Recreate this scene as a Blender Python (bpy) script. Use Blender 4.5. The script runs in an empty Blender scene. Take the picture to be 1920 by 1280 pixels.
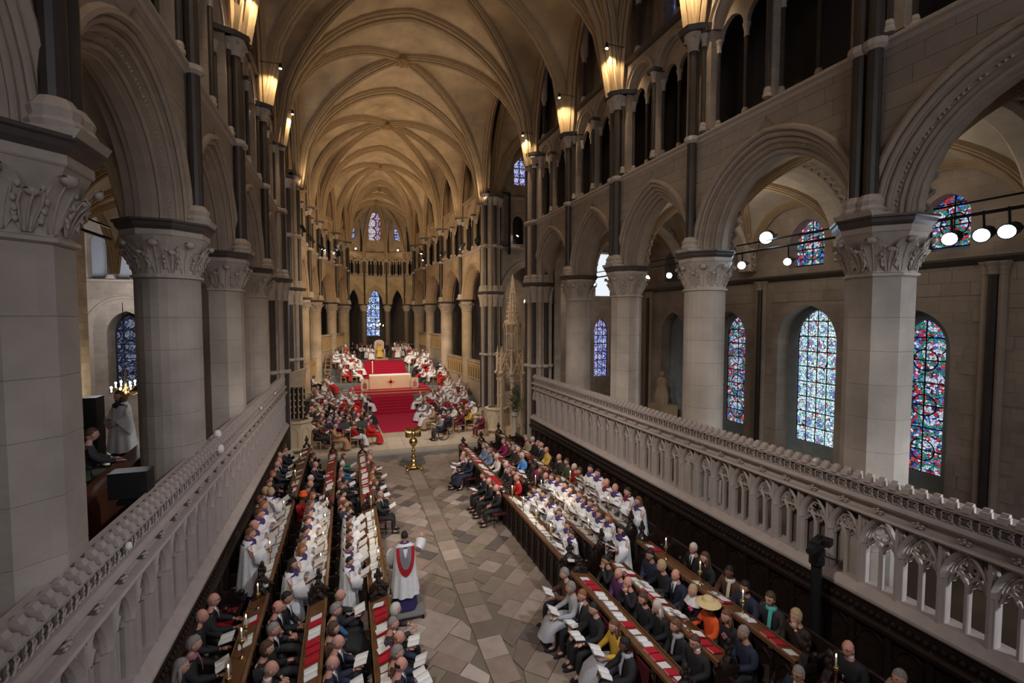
import bpy, bmesh, math, random
from math import pi, sin, cos, sqrt, atan2, acos
from mathutils import Vector, Matrix
random.seed(7)
RND = random.Random(11)
C = bpy.context.scene.collection
SC = bpy.context.scene

# ------------------------------------------------------------------ camera
FPX = 880.0
PIT = math.atan(43 / FPX)
YAW = math.atan(310 / FPX * cos(PIT))
CAM = (-3.1, 0.0, 6.8)
FW = (sin(YAW) * cos(PIT), cos(YAW) * cos(PIT), -sin(PIT))
RT = (cos(YAW), -sin(YAW), 0)
UP = (sin(YAW) * sin(PIT), cos(YAW) * sin(PIT), cos(PIT))
cd = bpy.data.cameras.new('camera'); cam = bpy.data.objects.new('camera', cd); C.objects.link(cam)
cd.sensor_width = 36; cd.lens = 36 * FPX / 1920; cd.clip_end = 300; cd.clip_start = 0.05
cam.matrix_world = Matrix(((RT[0], UP[0], -FW[0], CAM[0]), (RT[1], UP[1], -FW[1], CAM[1]), (RT[2], UP[2], -FW[2], CAM[2]), (0, 0, 0, 1)))
SC.camera = cam

def at(x, y, X=None, Y=None, Z=None):
    a = (x - 960) / FPX; b = (640 - y) / FPX
    d = [FW[i] + a * RT[i] + b * UP[i] for i in range(3)]
    i, v = (0, X) if X is not None else (1, Y) if Y is not None else (2, Z)
    t = (v - CAM[i]) / d[i]
    return tuple(CAM[j] + t * d[j] for j in range(3))

# ------------------------------------------------------------------ world, exposure, main lights
SC.view_settings.view_transform = 'Standard'; SC.view_settings.look = 'None'
SC.view_settings.gamma = 1; SC.view_settings.exposure = 0.14
SC.view_settings.use_curve_mapping = False
w = bpy.data.worlds.new('world'); SC.world = w; w.use_nodes = True
w.node_tree.nodes['Background'].inputs[0].default_value = (0.62, 0.66, 0.75, 1)
w.node_tree.nodes['Background'].inputs[1].default_value = 0.06

def aim(o, tgt):
    d = Vector(tgt) - o.location
    o.rotation_euler = d.to_track_quat('-Z', 'Y').to_euler()

def spot(name, loc, tgt, watt, col, ang=60, blend=0.6, size=0.1):
    l = bpy.data.lights.new(name, 'SPOT'); l.energy = watt; l.color = col
    l.spot_size = math.radians(ang); l.spot_blend = blend; l.shadow_soft_size = size
    o = bpy.data.objects.new(name, l); C.objects.link(o); o.location = loc; aim(o, tgt); return o

def point(name, loc, watt, col, size=0.1):
    l = bpy.data.lights.new(name, 'POINT'); l.energy = watt; l.color = col; l.shadow_soft_size = size
    o = bpy.data.objects.new(name, l); C.objects.link(o); o.location = loc; return o

def area(name, loc, tgt, watt, col, sx, sy):
    l = bpy.data.lights.new(name, 'AREA'); l.energy = watt; l.color = col; l.shape = 'RECTANGLE'; l.size = sx; l.size_y = sy
    o = bpy.data.objects.new(name, l); C.objects.link(o); o.location = loc; aim(o, tgt); return o

WARM = (1.0, 0.73, 0.42); WARM2 = (1.0, 0.74, 0.46); COOL = (0.86, 0.9, 1.0); NEUT = (1.0, 0.93, 0.86)
# added fill spots without fittings at triforium height, shining up across the vault
for y_ in (9, 16, 23.5, 30, 35, 41, 47, 56):
    hw = 5.6 if y_ < 32 else 4.9 if y_ < 38 else 3.9 if y_ < 44 else 3.0
    for s_ in (-1, 1):
        xx = s_ * hw + (0.4 if y_ > 40 else 0)
        spot('vault_fill', (xx, y_, 14.7), (-s_ * 3.2 + .3, y_ + 1.0, 21), 360 if y_ > 20 else 110, WARM2, 125, 1.0, 0.5)
# stage lighting on the choir floor and sanctuary, hung in the triforium
spot('stage_key', (5.6, 2.0, 13.5), (-3.2, 11.5, 1), 2300, COOL, 62, 0.8, 0.4)
spot('stage_key', (-5.4, 2.0, 13.5), (3.0, 11.5, 1), 2600, NEUT, 62, 0.8, 0.4)
spot('stage_key', (5.5, 10.0, 12.5), (-3.0, 17.5, 1), 1900, NEUT, 60, 0.8, 0.4)
spot('stage_key', (-5.5, 10.0, 12.5), (3.0, 17.5, 1), 1900, NEUT, 60, 0.8, 0.4)
spot('stage_key', (5.2, 21.0, 13.0), (-1.5, 30.0, 0.5), 2100, NEUT, 62, 0.7, 0.3)
spot('stage_key', (-5.2, 21.0, 13.0), (2.0, 30.0, 0.5), 2100, NEUT, 62, 0.7, 0.3)
spot('stage_key', (4.9, 34.0, 12.5), (-0.5, 42.0, 2), 2100, NEUT, 60, 0.7, 0.3)
spot('stage_key', (-4.9, 34.0, 12.5), (0.8, 42.0, 2), 2100, NEUT, 60, 0.7, 0.3)
# added area fill behind the camera, standing for daylight in the nave
area('nave_fill', (0, -9, 11), (0, 14, 7), 430, (0.92, 0.92, 1.0), 10, 8)
# added warm wall fills without fittings, and daylight falling through the aisle windows
spot('wall_fill', (4.6, 24.5, 10.5), (-4.6, 40, 8.5), 5200, WARM2, 75, 1.0, 0.4)
spot('wall_fill', (-4.6, 24.5, 10.5), (4.8, 40, 8.5), 5200, WARM2, 75, 1.0, 0.4)
spot('wall_fill', (0.4, 47.0, 10.0), (0.5, 64, 9.5), 2600, WARM2, 90, 1.0, 0.4)
spot('wall_fill', (-5.0, 5.0, 12.6), (6.0, 15.0, 6.0), 480, (1.0, .84, .7), 85, 1.0, 0.4)
spot('wall_fill', (5.2, 5.0, 12.6), (-6.0, 16.0, 7.0), 200, (1.0, .82, .66), 85, 1.0, 0.4)
spot('aisle_day', (8.6, -1.5, 6.4), (6.5, 6.1, 5.0), 900, (0.84, 0.92, 1.0), 48, 0.6, 0.3)
spot('aisle_day', (8.2, -0.5, 4.2), (5.95, 5.2, 2.6), 700, (0.85, 0.92, 1.0), 50, 0.6, 0.25)
point('aisle_fill', (9.5, 12.5, 10.2), 38, (1, .86, .7), .5)
point('aisle_fill', (9.5, 8.0, 10.2), 30, (1, .86, .7), .5)
point('transept_fill', (11.5, 27.0, 8.0), 130, (1, .9, .78), .6)
spot('throne_fill', (2.2, 21.5, 12.5), (5.5, 24.5, 4.5), 420, WARM2, 34, .8, .2)  # added spot without a fitting, to lift the spired throne
point('transept_fill', (-13.5, 27.0, 8.0), 500, (.95, .95, 1), .6)

# ------------------------------------------------------------------ materials
MATS = {}
def nodes(name):
    m = bpy.data.materials.new(name); m.use_nodes = True
    nt = m.node_tree; b = nt.nodes['Principled BSDF']; return m, nt, b
def mat(name, col, rough=0.7, metal=0.0, noise=0.0, scale=6.0, emit=None, es=0, alpha=None, bump=0.0, bscale=None):
    if name in MATS: return MATS[name]
    m, nt, b = nodes(name); MATS[name] = m
    c = (*col, 1)
    b.inputs['Base Color'].default_value = c; b.inputs['Roughness'].default_value = rough; b.inputs['Metallic'].default_value = metal
    m.diffuse_color = c
    if noise or bump:
        tc = nt.nodes.new('ShaderNodeTexCoord'); n = nt.nodes.new('ShaderNodeTexNoise'); n.inputs['Scale'].default_value = scale; n.inputs['Detail'].default_value = 6
        nt.links.new(tc.outputs['Object'], n.inputs['Vector'])
        if noise:
            mx = nt.nodes.new('ShaderNodeMix'); mx.data_type = 'RGBA'
            mx.inputs['A'].default_value = tuple(v * (1 - noise) for v in col) + (1,)
            mx.inputs['B'].default_value = tuple(min(1, v * (1 + noise)) for v in col) + (1,)
            nt.links.new(n.outputs['Fac'], mx.inputs['Factor']); nt.links.new(mx.outputs['Result'], b.inputs['Base Color'])
        if bump:
            bp = nt.nodes.new('ShaderNodeBump'); bp.inputs['Strength'].default_value = bump; bp.inputs['Distance'].default_value = 0.02
            nt.links.new(n.outputs['Fac'], bp.inputs['Height']); nt.links.new(bp.outputs['Normal'], b.inputs['Normal'])
    if emit: b.inputs['Emission Color'].default_value = (*emit, 1); b.inputs['Emission Strength'].default_value = es
    if alpha is not None:
        b.inputs['Transmission Weight'].default_value = 1; b.inputs['IOR'].default_value = 1.1; b.inputs['Alpha'].default_value = alpha
    return m

def stone(name, col, bw=0.62, bh=0.29, mortar=0.010, joint=0.72, var=0.14):
    """ashlar masonry: coordinates run along the wall and up it, in metres"""
    if name in MATS: return MATS[name]
    m, nt, b = nodes(name); MATS[name] = m; m.diffuse_color = (*col, 1)
    N = nt.nodes.new; L = nt.links.new
    g = N('ShaderNodeNewGeometry'); sx = N('ShaderNodeSeparateXYZ'); L(g.outputs['Position'], sx.inputs[0])
    ad = N('ShaderNodeMath'); ad.operation = 'ADD'; L(sx.outputs['X'], ad.inputs[0]); L(sx.outputs['Y'], ad.inputs[1])
    cb = N('ShaderNodeCombineXYZ'); L(ad.outputs[0], cb.inputs[0]); L(sx.outputs['Z'], cb.inputs[1])
    br = N('ShaderNodeTexBrick'); L(cb.outputs[0], br.inputs['Vector'])
    br.inputs['Scale'].default_value = 1; br.inputs['Brick Width'].default_value = bw; br.inputs['Row Height'].default_value = bh
    br.inputs['Mortar Size'].default_value = mortar; br.inputs['Mortar Smooth'].default_value = 0.3
    br.inputs['Color1'].default_value = tuple(v * (1 - var) for v in col) + (1,)
    br.inputs['Color2'].default_value = tuple(min(1, v * (1 + var)) for v in col) + (1,)
    br.inputs['Mortar'].default_value = tuple(v * joint for v in col) + (1,)
    n = N('ShaderNodeTexNoise'); n.inputs['Scale'].default_value = 0.9; n.inputs['Detail'].default_value = 8; L(g.outputs['Position'], n.inputs['Vector'])
    rp = N('ShaderNodeMapRange'); rp.inputs['From Min'].default_value = 0.3; rp.inputs['From Max'].default_value = 0.7
    rp.inputs['To Min'].default_value = 0.74; rp.inputs['To Max'].default_value = 1.2; L(n.outputs['Fac'], rp.inputs['Value'])
    mx = N('ShaderNodeVectorMath'); mx.operation = 'SCALE'; L(br.outputs['Color'], mx.inputs[0]); L(rp.outputs['Result'], mx.inputs['Scale'])
    L(mx.outputs[0], b.inputs['Base Color']); b.inputs['Roughness'].default_value = 0.85
    n2 = N('ShaderNodeTexNoise'); n2.inputs['Scale'].default_value = 14; n2.inputs['Detail'].default_value = 5; L(g.outputs['Position'], n2.inputs['Vector'])
    ma = N('ShaderNodeMath'); ma.operation = 'MULTIPLY_ADD'; ma.inputs[1].default_value = -0.9; L(br.outputs['Fac'], ma.inputs[0]); L(n2.outputs['Fac'], ma.inputs[2])
    bp = N('ShaderNodeBump'); bp.inputs['Strength'].default_value = 0.35; bp.inputs['Distance'].default_value = 0.015
    L(ma.outputs[0], bp.inputs['Height']); L(bp.outputs['Normal'], b.inputs['Normal'])
    return m

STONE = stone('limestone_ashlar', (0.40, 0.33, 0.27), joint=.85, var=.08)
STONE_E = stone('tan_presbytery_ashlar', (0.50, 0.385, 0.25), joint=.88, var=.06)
MOULD_E = mat('tan_moulded_limestone', (0.46, 0.35, 0.23), 0.8, noise=0.2, scale=3, bump=0.3)
STONE_P = stone('pale_pier_limestone', (0.45, 0.385, 0.33), 3.0, 0.62, 0.004, 0.92, 0.04)
MOULD = mat('moulded_limestone', (0.43, 0.35, 0.28), 0.8, noise=0.22, scale=3, bump=0.3)
CARVE = mat('carved_limestone', (0.50, 0.43, 0.37), 0.8, noise=0.2, scale=9, bump=0.4)
VAULT = stone('vault_web_limestone', (0.55, 0.43, 0.29), 0.5, 0.2, 0.004, 0.93, 0.05)
RIB = mat('vault_rib_limestone', (0.42, 0.31, 0.19), 0.8, noise=0.22, scale=4, bump=0.3)
BLOCKS = [mat('ashlar_tone_%d' % i, c, 0.86, noise=0.16, scale=5, bump=0.3) for i, c in enumerate([(0.385, 0.32, 0.26), (0.41, 0.34, 0.28), (0.37, 0.31, 0.255), (0.395, 0.33, 0.27)])]
SCREEN = mat('screen_limestone', (0.45, 0.38, 0.35), 0.82, noise=0.2, scale=5, bump=0.35)
MARBLE = mat('dark_purbeck_marble', (0.055, 0.043, 0.038), 0.42, noise=0.5, scale=3)
MARBLE2 = mat('dark_abacus_marble', (0.085, 0.068, 0.06), 0.5, noise=0.4, scale=5)
DARKW = mat('dark_oak', (0.022, 0.012, 0.009), 0.45, noise=0.5, scale=8, bump=0.3)
BROWNW = mat('polished_brown_oak', (0.17, 0.075, 0.03), 0.35, noise=0.4, scale=10)
MAHOG = mat('mahogany_panel', (0.13, 0.045, 0.022), 0.4, noise=0.3, scale=2)
LIGHTW = mat('light_beech', (0.46, 0.26, 0.13), 0.5, noise=0.2, scale=12)
BRASS = mat('polished_brass', (0.75, 0.55, 0.22), 0.22, 1.0)
GOLD = mat('old_gold_brass', (0.62, 0.47, 0.2), 0.3, 1.0)
BLACK = mat('matt_black', (0.012, 0.012, 0.013), 0.5)
VOID = mat('passage_shade_stone', (0.05, 0.042, 0.038), 0.95)  # near black, so passages and recesses carry their shade in the colour
WHITE = mat('white_paper', (0.82, 0.80, 0.77), 0.7)
PAPER2 = mat('cream_paper', (0.72, 0.68, 0.58), 0.7)
REDBK = mat('red_book_cloth', (0.52, 0.012, 0.03), 0.6)
CARPET = mat('red_carpet', (0.42, 0.004, 0.035), 0.95, noise=0.25, scale=40, bump=0.2)
CARPET2 = mat('deep_red_runner', (0.30, 0.006, 0.016), 0.95)
WAX = mat('candle_wax', (0.85, 0.8, 0.68), 0.5)
FLAME = mat('candle_flame', (1, 0.8, 0.4), 0.5, emit=(1, 0.68, 0.3), es=25)
GLASS = mat('lamp_glass', (1, 1, 1), 0.03, alpha=0.25)
LENS = mat('spotlight_lens', (1, 1, 1), 0.3, emit=(0.85, 0.9, 1.0), es=28)
LENSB = mat('blue_white_spotlight_lens', (1, 1, 1), 0.3, emit=(0.45, 0.78, 1.0), es=60)
BULB = mat('warm_lamp_bulb', (1, 1, 1), 0.3, emit=(1.0, 0.82, 0.55), es=25)
CHAIRRED = mat('dark_red_upholstery', (0.09, 0.008, 0.012), 0.7)
IRON = mat('black_iron', (0.02, 0.02, 0.022), 0.45, 0.6)
LEAD = mat('window_lead', (0.012, 0.012, 0.014), 0.7)

def glass_mat(name, kind, strength=1.0, cw=0.34, ch=0.5):
    """stained glass lit by the day outside: medallions on a mosaic ground"""
    m = bpy.data.materials.new(name); m.use_nodes = True; nt = m.node_tree; MATS[name] = m
    for n in list(nt.nodes): nt.nodes.remove(n)
    N = nt.nodes.new; L = nt.links.new
    def M(op, a, b=None, c=None):
        n = N('ShaderNodeMath'); n.operation = op
        for i, v in enumerate((a, b, c)):
            if v is None: continue
            if isinstance(v, (int, float)): n.inputs[i].default_value = v
            else: L(v, n.inputs[i])
        return n.outputs[0]
    out = N('ShaderNodeOutputMaterial'); em = N('ShaderNodeEmission'); L(em.outputs[0], out.inputs[0]); em.inputs[1].default_value = strength
    g = N('ShaderNodeNewGeometry'); s = N('ShaderNodeSeparateXYZ'); L(g.outputs['Position'], s.inputs[0])
    u = M('ADD', s.outputs['X'], s.outputs['Y']); z = s.outputs['Z']
    cu = M('SUBTRACT', M('FRACT', M('DIVIDE', u, cw)), 0.5); cz = M('SUBTRACT', M('FRACT', M('DIVIDE', z, ch)), 0.5)
    cz2 = M('MULTIPLY', cz, ch / cw)
    r = M('SQRT', M('ADD', M('MULTIPLY', cu, cu), M('MULTIPLY', cz2, cz2)))
    cb = N('ShaderNodeCombineXYZ'); L(u, cb.inputs[0]); L(z, cb.inputs[1])
    v = N('ShaderNodeTexVoronoi'); v.inputs['Scale'].default_value = 14 if kind != 'far' else 4; L(cb.outputs[0], v.inputs['Vector'])
    sc = N('ShaderNodeSeparateColor'); L(v.outputs['Color'], sc.inputs[0])
    cr = N('ShaderNodeValToRGB'); cr.color_ramp.interpolation = 'CONSTANT'; L(sc.outputs[0], cr.inputs[0])
    pal = {'light': [(.75, .9, .95), (.6, .85, .9), (.85, .9, .9), (.35, .6, .85), (.5, .12, .2), (.8, .88, .85), (.3, .62, .6)],
           'red': [(.5, .03, .05), (.05, .12, .42), (.62, .66, .8), (.6, .06, .06), (.04, .2, .16), (.12, .26, .75), (.02, .03, .1), (.45, .03, .05)],
           'blue': [(.1, .2, .7), (.25, .38, .9), (.6, .7, .95), (.05, .08, .35), (.35, .3, .75), (.8, .85, 1), (.3, .05, .15)],
           'dim': [(.04, .06, .16), (.1, .14, .3), (.02, .02, .05), (.2, .25, .4), (.03, .04, .1), (.07, .1, .2), (.12, .1, .2)],
           'far': [(.25, .4, .95), (.45, .6, 1), (.75, .85, 1), (.1, .2, .6), (.3, .5, .9), (.6, .75, 1), (.2, .2, .5)],
           'pink': [(.45, .1, .2), (.75, .5, .6), (.2, .25, .5), (.85, .75, .8), (.55, .12, .2), (.3, .1, .25), (.7, .7, .8)]}[kind]
    e = cr.color_ramp.elements
    while len(e) < len(pal): e.new(0.5)
    for i, c in enumerate(pal): e[i].position = i / len(pal); e[i].color = (*c, 1)
    v2 = N('ShaderNodeTexVoronoi'); v2.feature = 'DISTANCE_TO_EDGE'; v2.inputs['Scale'].default_value = v.inputs['Scale'].default_value; L(cb.outputs[0], v2.inputs['Vector'])
    lead = M('GREATER_THAN', v2.outputs['Distance'], 0.06)
    ring = M('MULTIPLY', M('GREATER_THAN', r, 0.36), M('LESS_THAN', r, 0.44))
    inner = M('LESS_THAN', r, 0.36)
    pm = {'light': ((.2, .25, .5), (.35, .75, .75)), 'red': ((.55, .6, .75), (.04, .26, .2)), 'blue': ((.7, .75, 1), (.1, .1, .4)),
          'dim': ((.3, .34, .45), (.02, .02, .04)), 'far': ((.85, .9, 1), (.15, .25, .6)), 'pink': ((.8, .8, .85), (.03, .02, .04))}[kind]
    m1 = N('ShaderNodeMix'); m1.data_type = 'RGBA'; m1.inputs['B'].default_value = (*pm[0], 1)
    L(M('MULTIPLY', inner, M('GREATER_THAN', sc.outputs[1], 0.45)), m1.inputs['Factor']); L(cr.outputs[0], m1.inputs['A'])
    m2 = N('ShaderNodeMix'); m2.data_type = 'RGBA'; m2.inputs['B'].default_value = (*pm[1], 1); L(ring, m2.inputs['Factor']); L(m1.outputs['Result'], m2.inputs['A'])
    m3 = N('ShaderNodeMix'); m3.data_type = 'RGBA'; m3.inputs['A'].default_value = (0.01, 0.01, 0.015, 1); L(lead, m3.inputs['Factor']); L(m2.outputs['Result'], m3.inputs['B'])
    L(m3.outputs['Result'], em.inputs[0])
    return m
G_LIGHT = glass_mat('pale_stained_glass', 'light', 1.15, 0.45, 0.56)
G_RED = glass_mat('red_blue_stained_glass', 'red', 0.95, 0.9, 0.9)
G_BLUE = glass_mat('blue_stained_glass', 'blue', 0.9, 0.5, 0.6)
G_DIM = glass_mat('dim_blue_stained_glass', 'dim', 0.55, 0.7, 0.62)
G_FAR = glass_mat('far_blue_stained_glass', 'far', 1.2, 1.1, 1.3)
G_PINK = glass_mat('pink_stained_glass', 'pink', 0.9, 1.7, 1.25)

# ------------------------------------------------------------------ mesh helpers
class MB:
    def __init__(s): s.v = []; s.f = []; s.m = []; s.mi = 0
    def add(s, vs, fs):
        o = len(s.v); s.v.extend(vs); s.f.extend([tuple(i + o for i in f) for f in fs]); s.m.extend([s.mi] * len(fs))
    def quad(s, a, b, c, d): s.add([a, b, c, d], [(0, 1, 2, 3)])
    def hexa(s, p):  # 8 corners: bottom 4 (ccw) then top 4
        s.add(p, [(0, 3, 2, 1), (4, 5, 6, 7), (0, 1, 5, 4), (1, 2, 6, 5), (2, 3, 7, 6), (3, 0, 4, 7)])
    def box(s, x0, y0, z0, x1, y1, z1):
        s.hexa([(x0, y0, z0), (x1, y0, z0), (x1, y1, z0), (x0, y1, z0), (x0, y0, z1), (x1, y0, z1), (x1, y1, z1), (x0, y1, z1)])
    def cbox(s, x, y, z, dx, dy, dz, rot=0):
        c_, s_ = cos(rot), sin(rot); P = []
        for zz in (z, z + dz):
            for a, b in ((-1, -1), (1, -1), (1, 1), (-1, 1)):
                u, v = a * dx / 2, b * dy / 2; P.append((x + u * c_ - v * s_, y + u * s_ + v * c_, zz))
        s.hexa(P)
    def lathe(s, prof, n=12, cx=0, cy=0, cz=0, ph=0, cap=True, wave=0, wn=0, sx=1, sy=1):
        vs = []
        for r, z in prof:
            for i in range(n):
                a = ph + 2 * pi * i / n; rr = r * (1 + (wave * cos(wn * a) if wave else 0))
                vs.append((cx + rr * cos(a) * sx, cy + rr * sin(a) * sy, cz + z))
        fs = []
        for j in range(len(prof) - 1):
            for i in range(n):
                k = (i + 1) % n; fs.append((j * n + i, j * n + k, (j + 1) * n + k, (j + 1) * n + i))
        if cap:
            fs.append(tuple(reversed(range(n)))); fs.append(tuple(range((len(prof) - 1) * n, len(prof) * n)))
        s.add(vs, fs)
    def tube(s, pts, r, n=6, closed=False):
        pts = [Vector(p) for p in pts]; m = len(pts); vs = []; rs = r if isinstance(r, (list, tuple)) else [r] * m
        ref = None
        for i, p in enumerate(pts):
            if closed: t = pts[(i + 1) % m] - pts[i - 1]
            else: t = pts[min(i + 1, m - 1)] - pts[max(i - 1, 0)]
            t.normalize()
            if ref is None: ref = Vector((0, 0, 1)) if abs(t.z) < 0.9 else Vector((1, 0, 0))
            a = t.cross(ref); 
            if a.length < 1e-4: a = t.orthogonal()
            a.normalize(); b = a.cross(t).normalized(); ref = b if abs(t.dot(ref)) > 0.95 else ref
            for k in range(n):
                q = 2 * pi * k / n; vs.append(tuple(p + (a * cos(q) + b * sin(q)) * rs[i]))
        fs = []
        for i in range(m if closed else m - 1):
            j = (i + 1) % m
            for k in range(n):
                l = (k + 1) % n; fs.append((i * n + k, i * n + l, j * n + l, j * n + k))
        if not closed: fs.append(tuple(reversed(range(n)))); fs.append(tuple(range((m - 1) * n, m * n)))
        s.add(vs, fs)
    def strip(s, rows, closed=False):
        n = len(rows[0]); vs = [p for r in rows for p in r]; fs = []
        for i in range(len(rows) - 1):
            for k in range(n if closed else n - 1):
                l = (k + 1) % n; fs.append((i * n + k, i * n + l, (i + 1) * n + l, (i + 1) * n + k))
        s.add(vs, fs)
    def sphere(s, c, r, n=8, m=6, sx=1, sy=1, sz=1):
        vs = [(c[0], c[1], c[2] + r * sz)]; fs = []
        for j in range(1, m):
            t = pi * j / m
            for i in range(n):
                a = 2 * pi * i / n; vs.append((c[0] + r * sx * sin(t) * cos(a), c[1] + r * sy * sin(t) * sin(a), c[2] + r * sz * cos(t)))
        vs.append((c[0], c[1], c[2] - r * sz)); L_ = len(vs) - 1
        for i in range(n):
            k = (i + 1) % n; fs.append((0, 1 + i, 1 + k)); fs.append((L_, L_ - n + k, L_ - n + i))
            for j in range(m - 2): fs.append((1 + j * n + i, 1 + (j + 1) * n + i, 1 + (j + 1) * n + k, 1 + j * n + k))
        s.add(vs, fs)
    def mesh(s, name, mats, smooth=False):
        me = bpy.data.meshes.new(name); me.from_pydata(s.v, [], s.f)
        for m_ in (mats if isinstance(mats, (list, tuple)) else [mats]): me.materials.append(m_)
        if any(s.m): me.polygons.foreach_set('material_index', s.m)
        if smooth: me.polygons.foreach_set('use_smooth', [True] * len(s.f))
        me.update(); return me
    def build(s, name, mats, parent=None, smooth=False, loc=None):
        o = bpy.data.objects.new(name, s.mesh(name, mats, smooth)); C.objects.link(o)
        if parent: o.parent = parent
        if loc: o.location = loc
        return o

def tag(o, label=None, cat=None, group=None, kind=None):
    if label: o['label'] = label
    if cat: o['category'] = cat
    if group: o['group'] = group
    if kind: o['kind'] = kind
    return o
def empty(name, loc=(0, 0, 0), rz=0, label=None, cat=None, group=None, kind=None):
    o = bpy.data.objects.new(name, None); C.objects.link(o); o.location = loc; o.rotation_euler = (0, 0, rz); o.empty_display_size = .1
    return tag(o, label, cat, group, kind)
def inst(name, me, parent=None, loc=(0, 0, 0), rz=0, sc=None):
    o = bpy.data.objects.new(name, me); C.objects.link(o); o.location = loc; o.rotation_euler = (0, 0, rz)
    if parent: o.parent = parent
    if sc: o.scale = sc if isinstance(sc, tuple) else (sc, sc, sc)
    return o
def copy_tree(o, parent=None):
    c = o.copy(); C.objects.link(c); c.parent = parent
    for ch in list(o.children): copy_tree(ch, c)
    return c
ORD = ['first', 'second', 'third', 'fourth', 'fifth', 'sixth', 'seventh', 'eighth', 'ninth', 'tenth', 'eleventh', 'twelfth', 'thirteenth', 'fourteenth', 'fifteenth', 'sixteenth', 'seventeenth', 'eighteenth', 'nineteenth', 'twentieth'] + ['%dth' % k for k in range(21, 90)]

class FR:  # a frame along a wall: u along it, n away from the nave, z up
    def __init__(s, p0, p1, out):
        s.o = p0; d = (p1[0] - p0[0], p1[1] - p0[1]); s.L = sqrt(d[0] ** 2 + d[1] ** 2); s.u = (d[0] / s.L, d[1] / s.L)
        n = (s.u[1], -s.u[0])
        if n[0] * out[0] + n[1] * out[1] < 0: n = (-n[0], -n[1])
        s.n = n
    def __call__(s, u, n, z): return (s.o[0] + s.u[0] * u + s.n[0] * n, s.o[1] + s.u[1] * u + s.n[1] * n, z)

def arch_z(dx, a, h):
    R = (a * a + h * h) / (2 * a); x = abs(dx) + R - a
    return sqrt(max(0, R * R - x * x))
def arch_x(dz, a, h, r=0):  # half-width of the curve offset by r at height dz over the springing
    if dz <= 0: return a + r
    R = (a * a + h * h) / (2 * a); q = (R + r) ** 2 - dz * dz
    if q <= 0: return 0
    return max(0, sqrt(q) - (R - a))
def arch_pts(a, h, r=0, k=9):
    R = (a * a + h * h) / (2 * a); th = acos((R - a) / (R + r)); P = []
    for i in range(k + 1):
        t = th * i / k; P.append((-((R + r) * cos(t) - (R - a)), (R + r) * sin(t)))
    return P + [(-x, z) for x, z in reversed(P[:-1])]

def arched_wall(mb, fr, u0, u1, z0, z1, ops, n0, n1, k=8, back=True):
    cuts = [u0]
    ops = sorted(ops); segs = []; cur = u0
    for op in ops:
        uc, a = op[0], op[1]
        if uc - a > cur: segs.append((cur, uc - a, None))
        for i in range(2 * k): 
            t0 = -cos(pi * i / (2 * k)); t1 = -cos(pi * (i + 1) / (2 * k)); segs.append((uc + a * t0, uc + a * t1, op))
        cur = uc + a
    if cur < u1: segs.append((cur, u1, None))
    for a0, a1, op in segs:
        if op is None:
            mb.quad(fr(a0, n0, z0), fr(a1, n0, z0), fr(a1, n0, z1), fr(a0, n0, z1))
            if back: mb.quad(fr(a0, n1, z0), fr(a1, n1, z0), fr(a1, n1, z1), fr(a0, n1, z1))
        else:
            uc, a, zs, h, zb = op; t0 = zs + arch_z(a0 - uc, a, h); t1 = zs + arch_z(a1 - uc, a, h)
            mb.quad(fr(a0, n0, t0), fr(a1, n0, t1), fr(a1, n0, z1), fr(a0, n0, z1))
            if back: mb.quad(fr(a0, n1, t0), fr(a1, n1, t1), fr(a1, n1, z1), fr(a0, n1, z1))
            mb.quad(fr(a0, n0, t0), fr(a1, n0, t1), fr(a1, n1, t1), fr(a0, n1, t0))
            if zb > z0 + 1e-3:
                mb.quad(fr(a0, n0, z0), fr(a1, n0, z0), fr(a1, n0, zb), fr(a0, n0, zb)); mb.quad(fr(a0, n0, zb), fr(a1, n0, zb), fr(a1, n1, zb), fr(a0, n1, zb))
                if back: mb.quad(fr(a0, n1, z0), fr(a1, n1, z0), fr(a1, n1, zb), fr(a0, n1, zb))
    for uc, a, zs, h, zb in ops:
        for sgn in (-1, 1): mb.quad(fr(uc + sgn * a, n0, zb), fr(uc + sgn * a, n1, zb), fr(uc + sgn * a, n1, zs), fr(uc + sgn * a, n0, zs))

def arch_sweep(mb, fr, uc, zs, a, h, prof, k=9, z_low=None):
    """prof: list of (offset outward r, depth n)"""
    cols = [arch_pts(a, h, r, k) for r, n in prof]; rows = []
    if z_low is not None: rows.append([fr(uc + cols[j][0][0], prof[j][1], z_low) for j in range(len(prof))])
    for i in range(2 * k + 1): rows.append([fr(uc + cols[j][i][0], prof[j][1], zs + cols[j][i][1]) for j in range(len(prof))])
    if z_low is not None: rows.append([fr(uc + cols[j][-1][0], prof[j][1], z_low) for j in range(len(prof))])
    mb.strip(rows)
def roll(r, n, q, a0=180, a1=360, k=5):
    return [(r + q * cos(math.radians(a0 + (a1 - a0) * i / k)), n + q * sin(math.radians(a0 + (a1 - a0) * i / k))) for i in range(k + 1)]
def hbar(mb, fr, u0, u1, prof):
    """a horizontal moulding: prof = list of (n, z)"""
    mb.strip([[fr(u, n, z) for n, z in prof] for u in (u0, u1)])
    mb.add([fr(u0, n, z) for n, z in prof], [tuple(range(len(prof)))]); mb.add([fr(u1, n, z) for n, z in prof], [tuple(range(len(prof)))])
# ================================================================== THE SETTING
ZAB, ZSTR, ZSP, ZCL, ZTOP = 8.6, 11.66, 14.42, 15.42, 20.6
RY = [1.5, 6.1, 10.7, 14.6, 18.3, 22.5]
LY = [1.5, 6.3, 11.0, 15.2, 19.6, 23.6]
WX = 6.0
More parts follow.
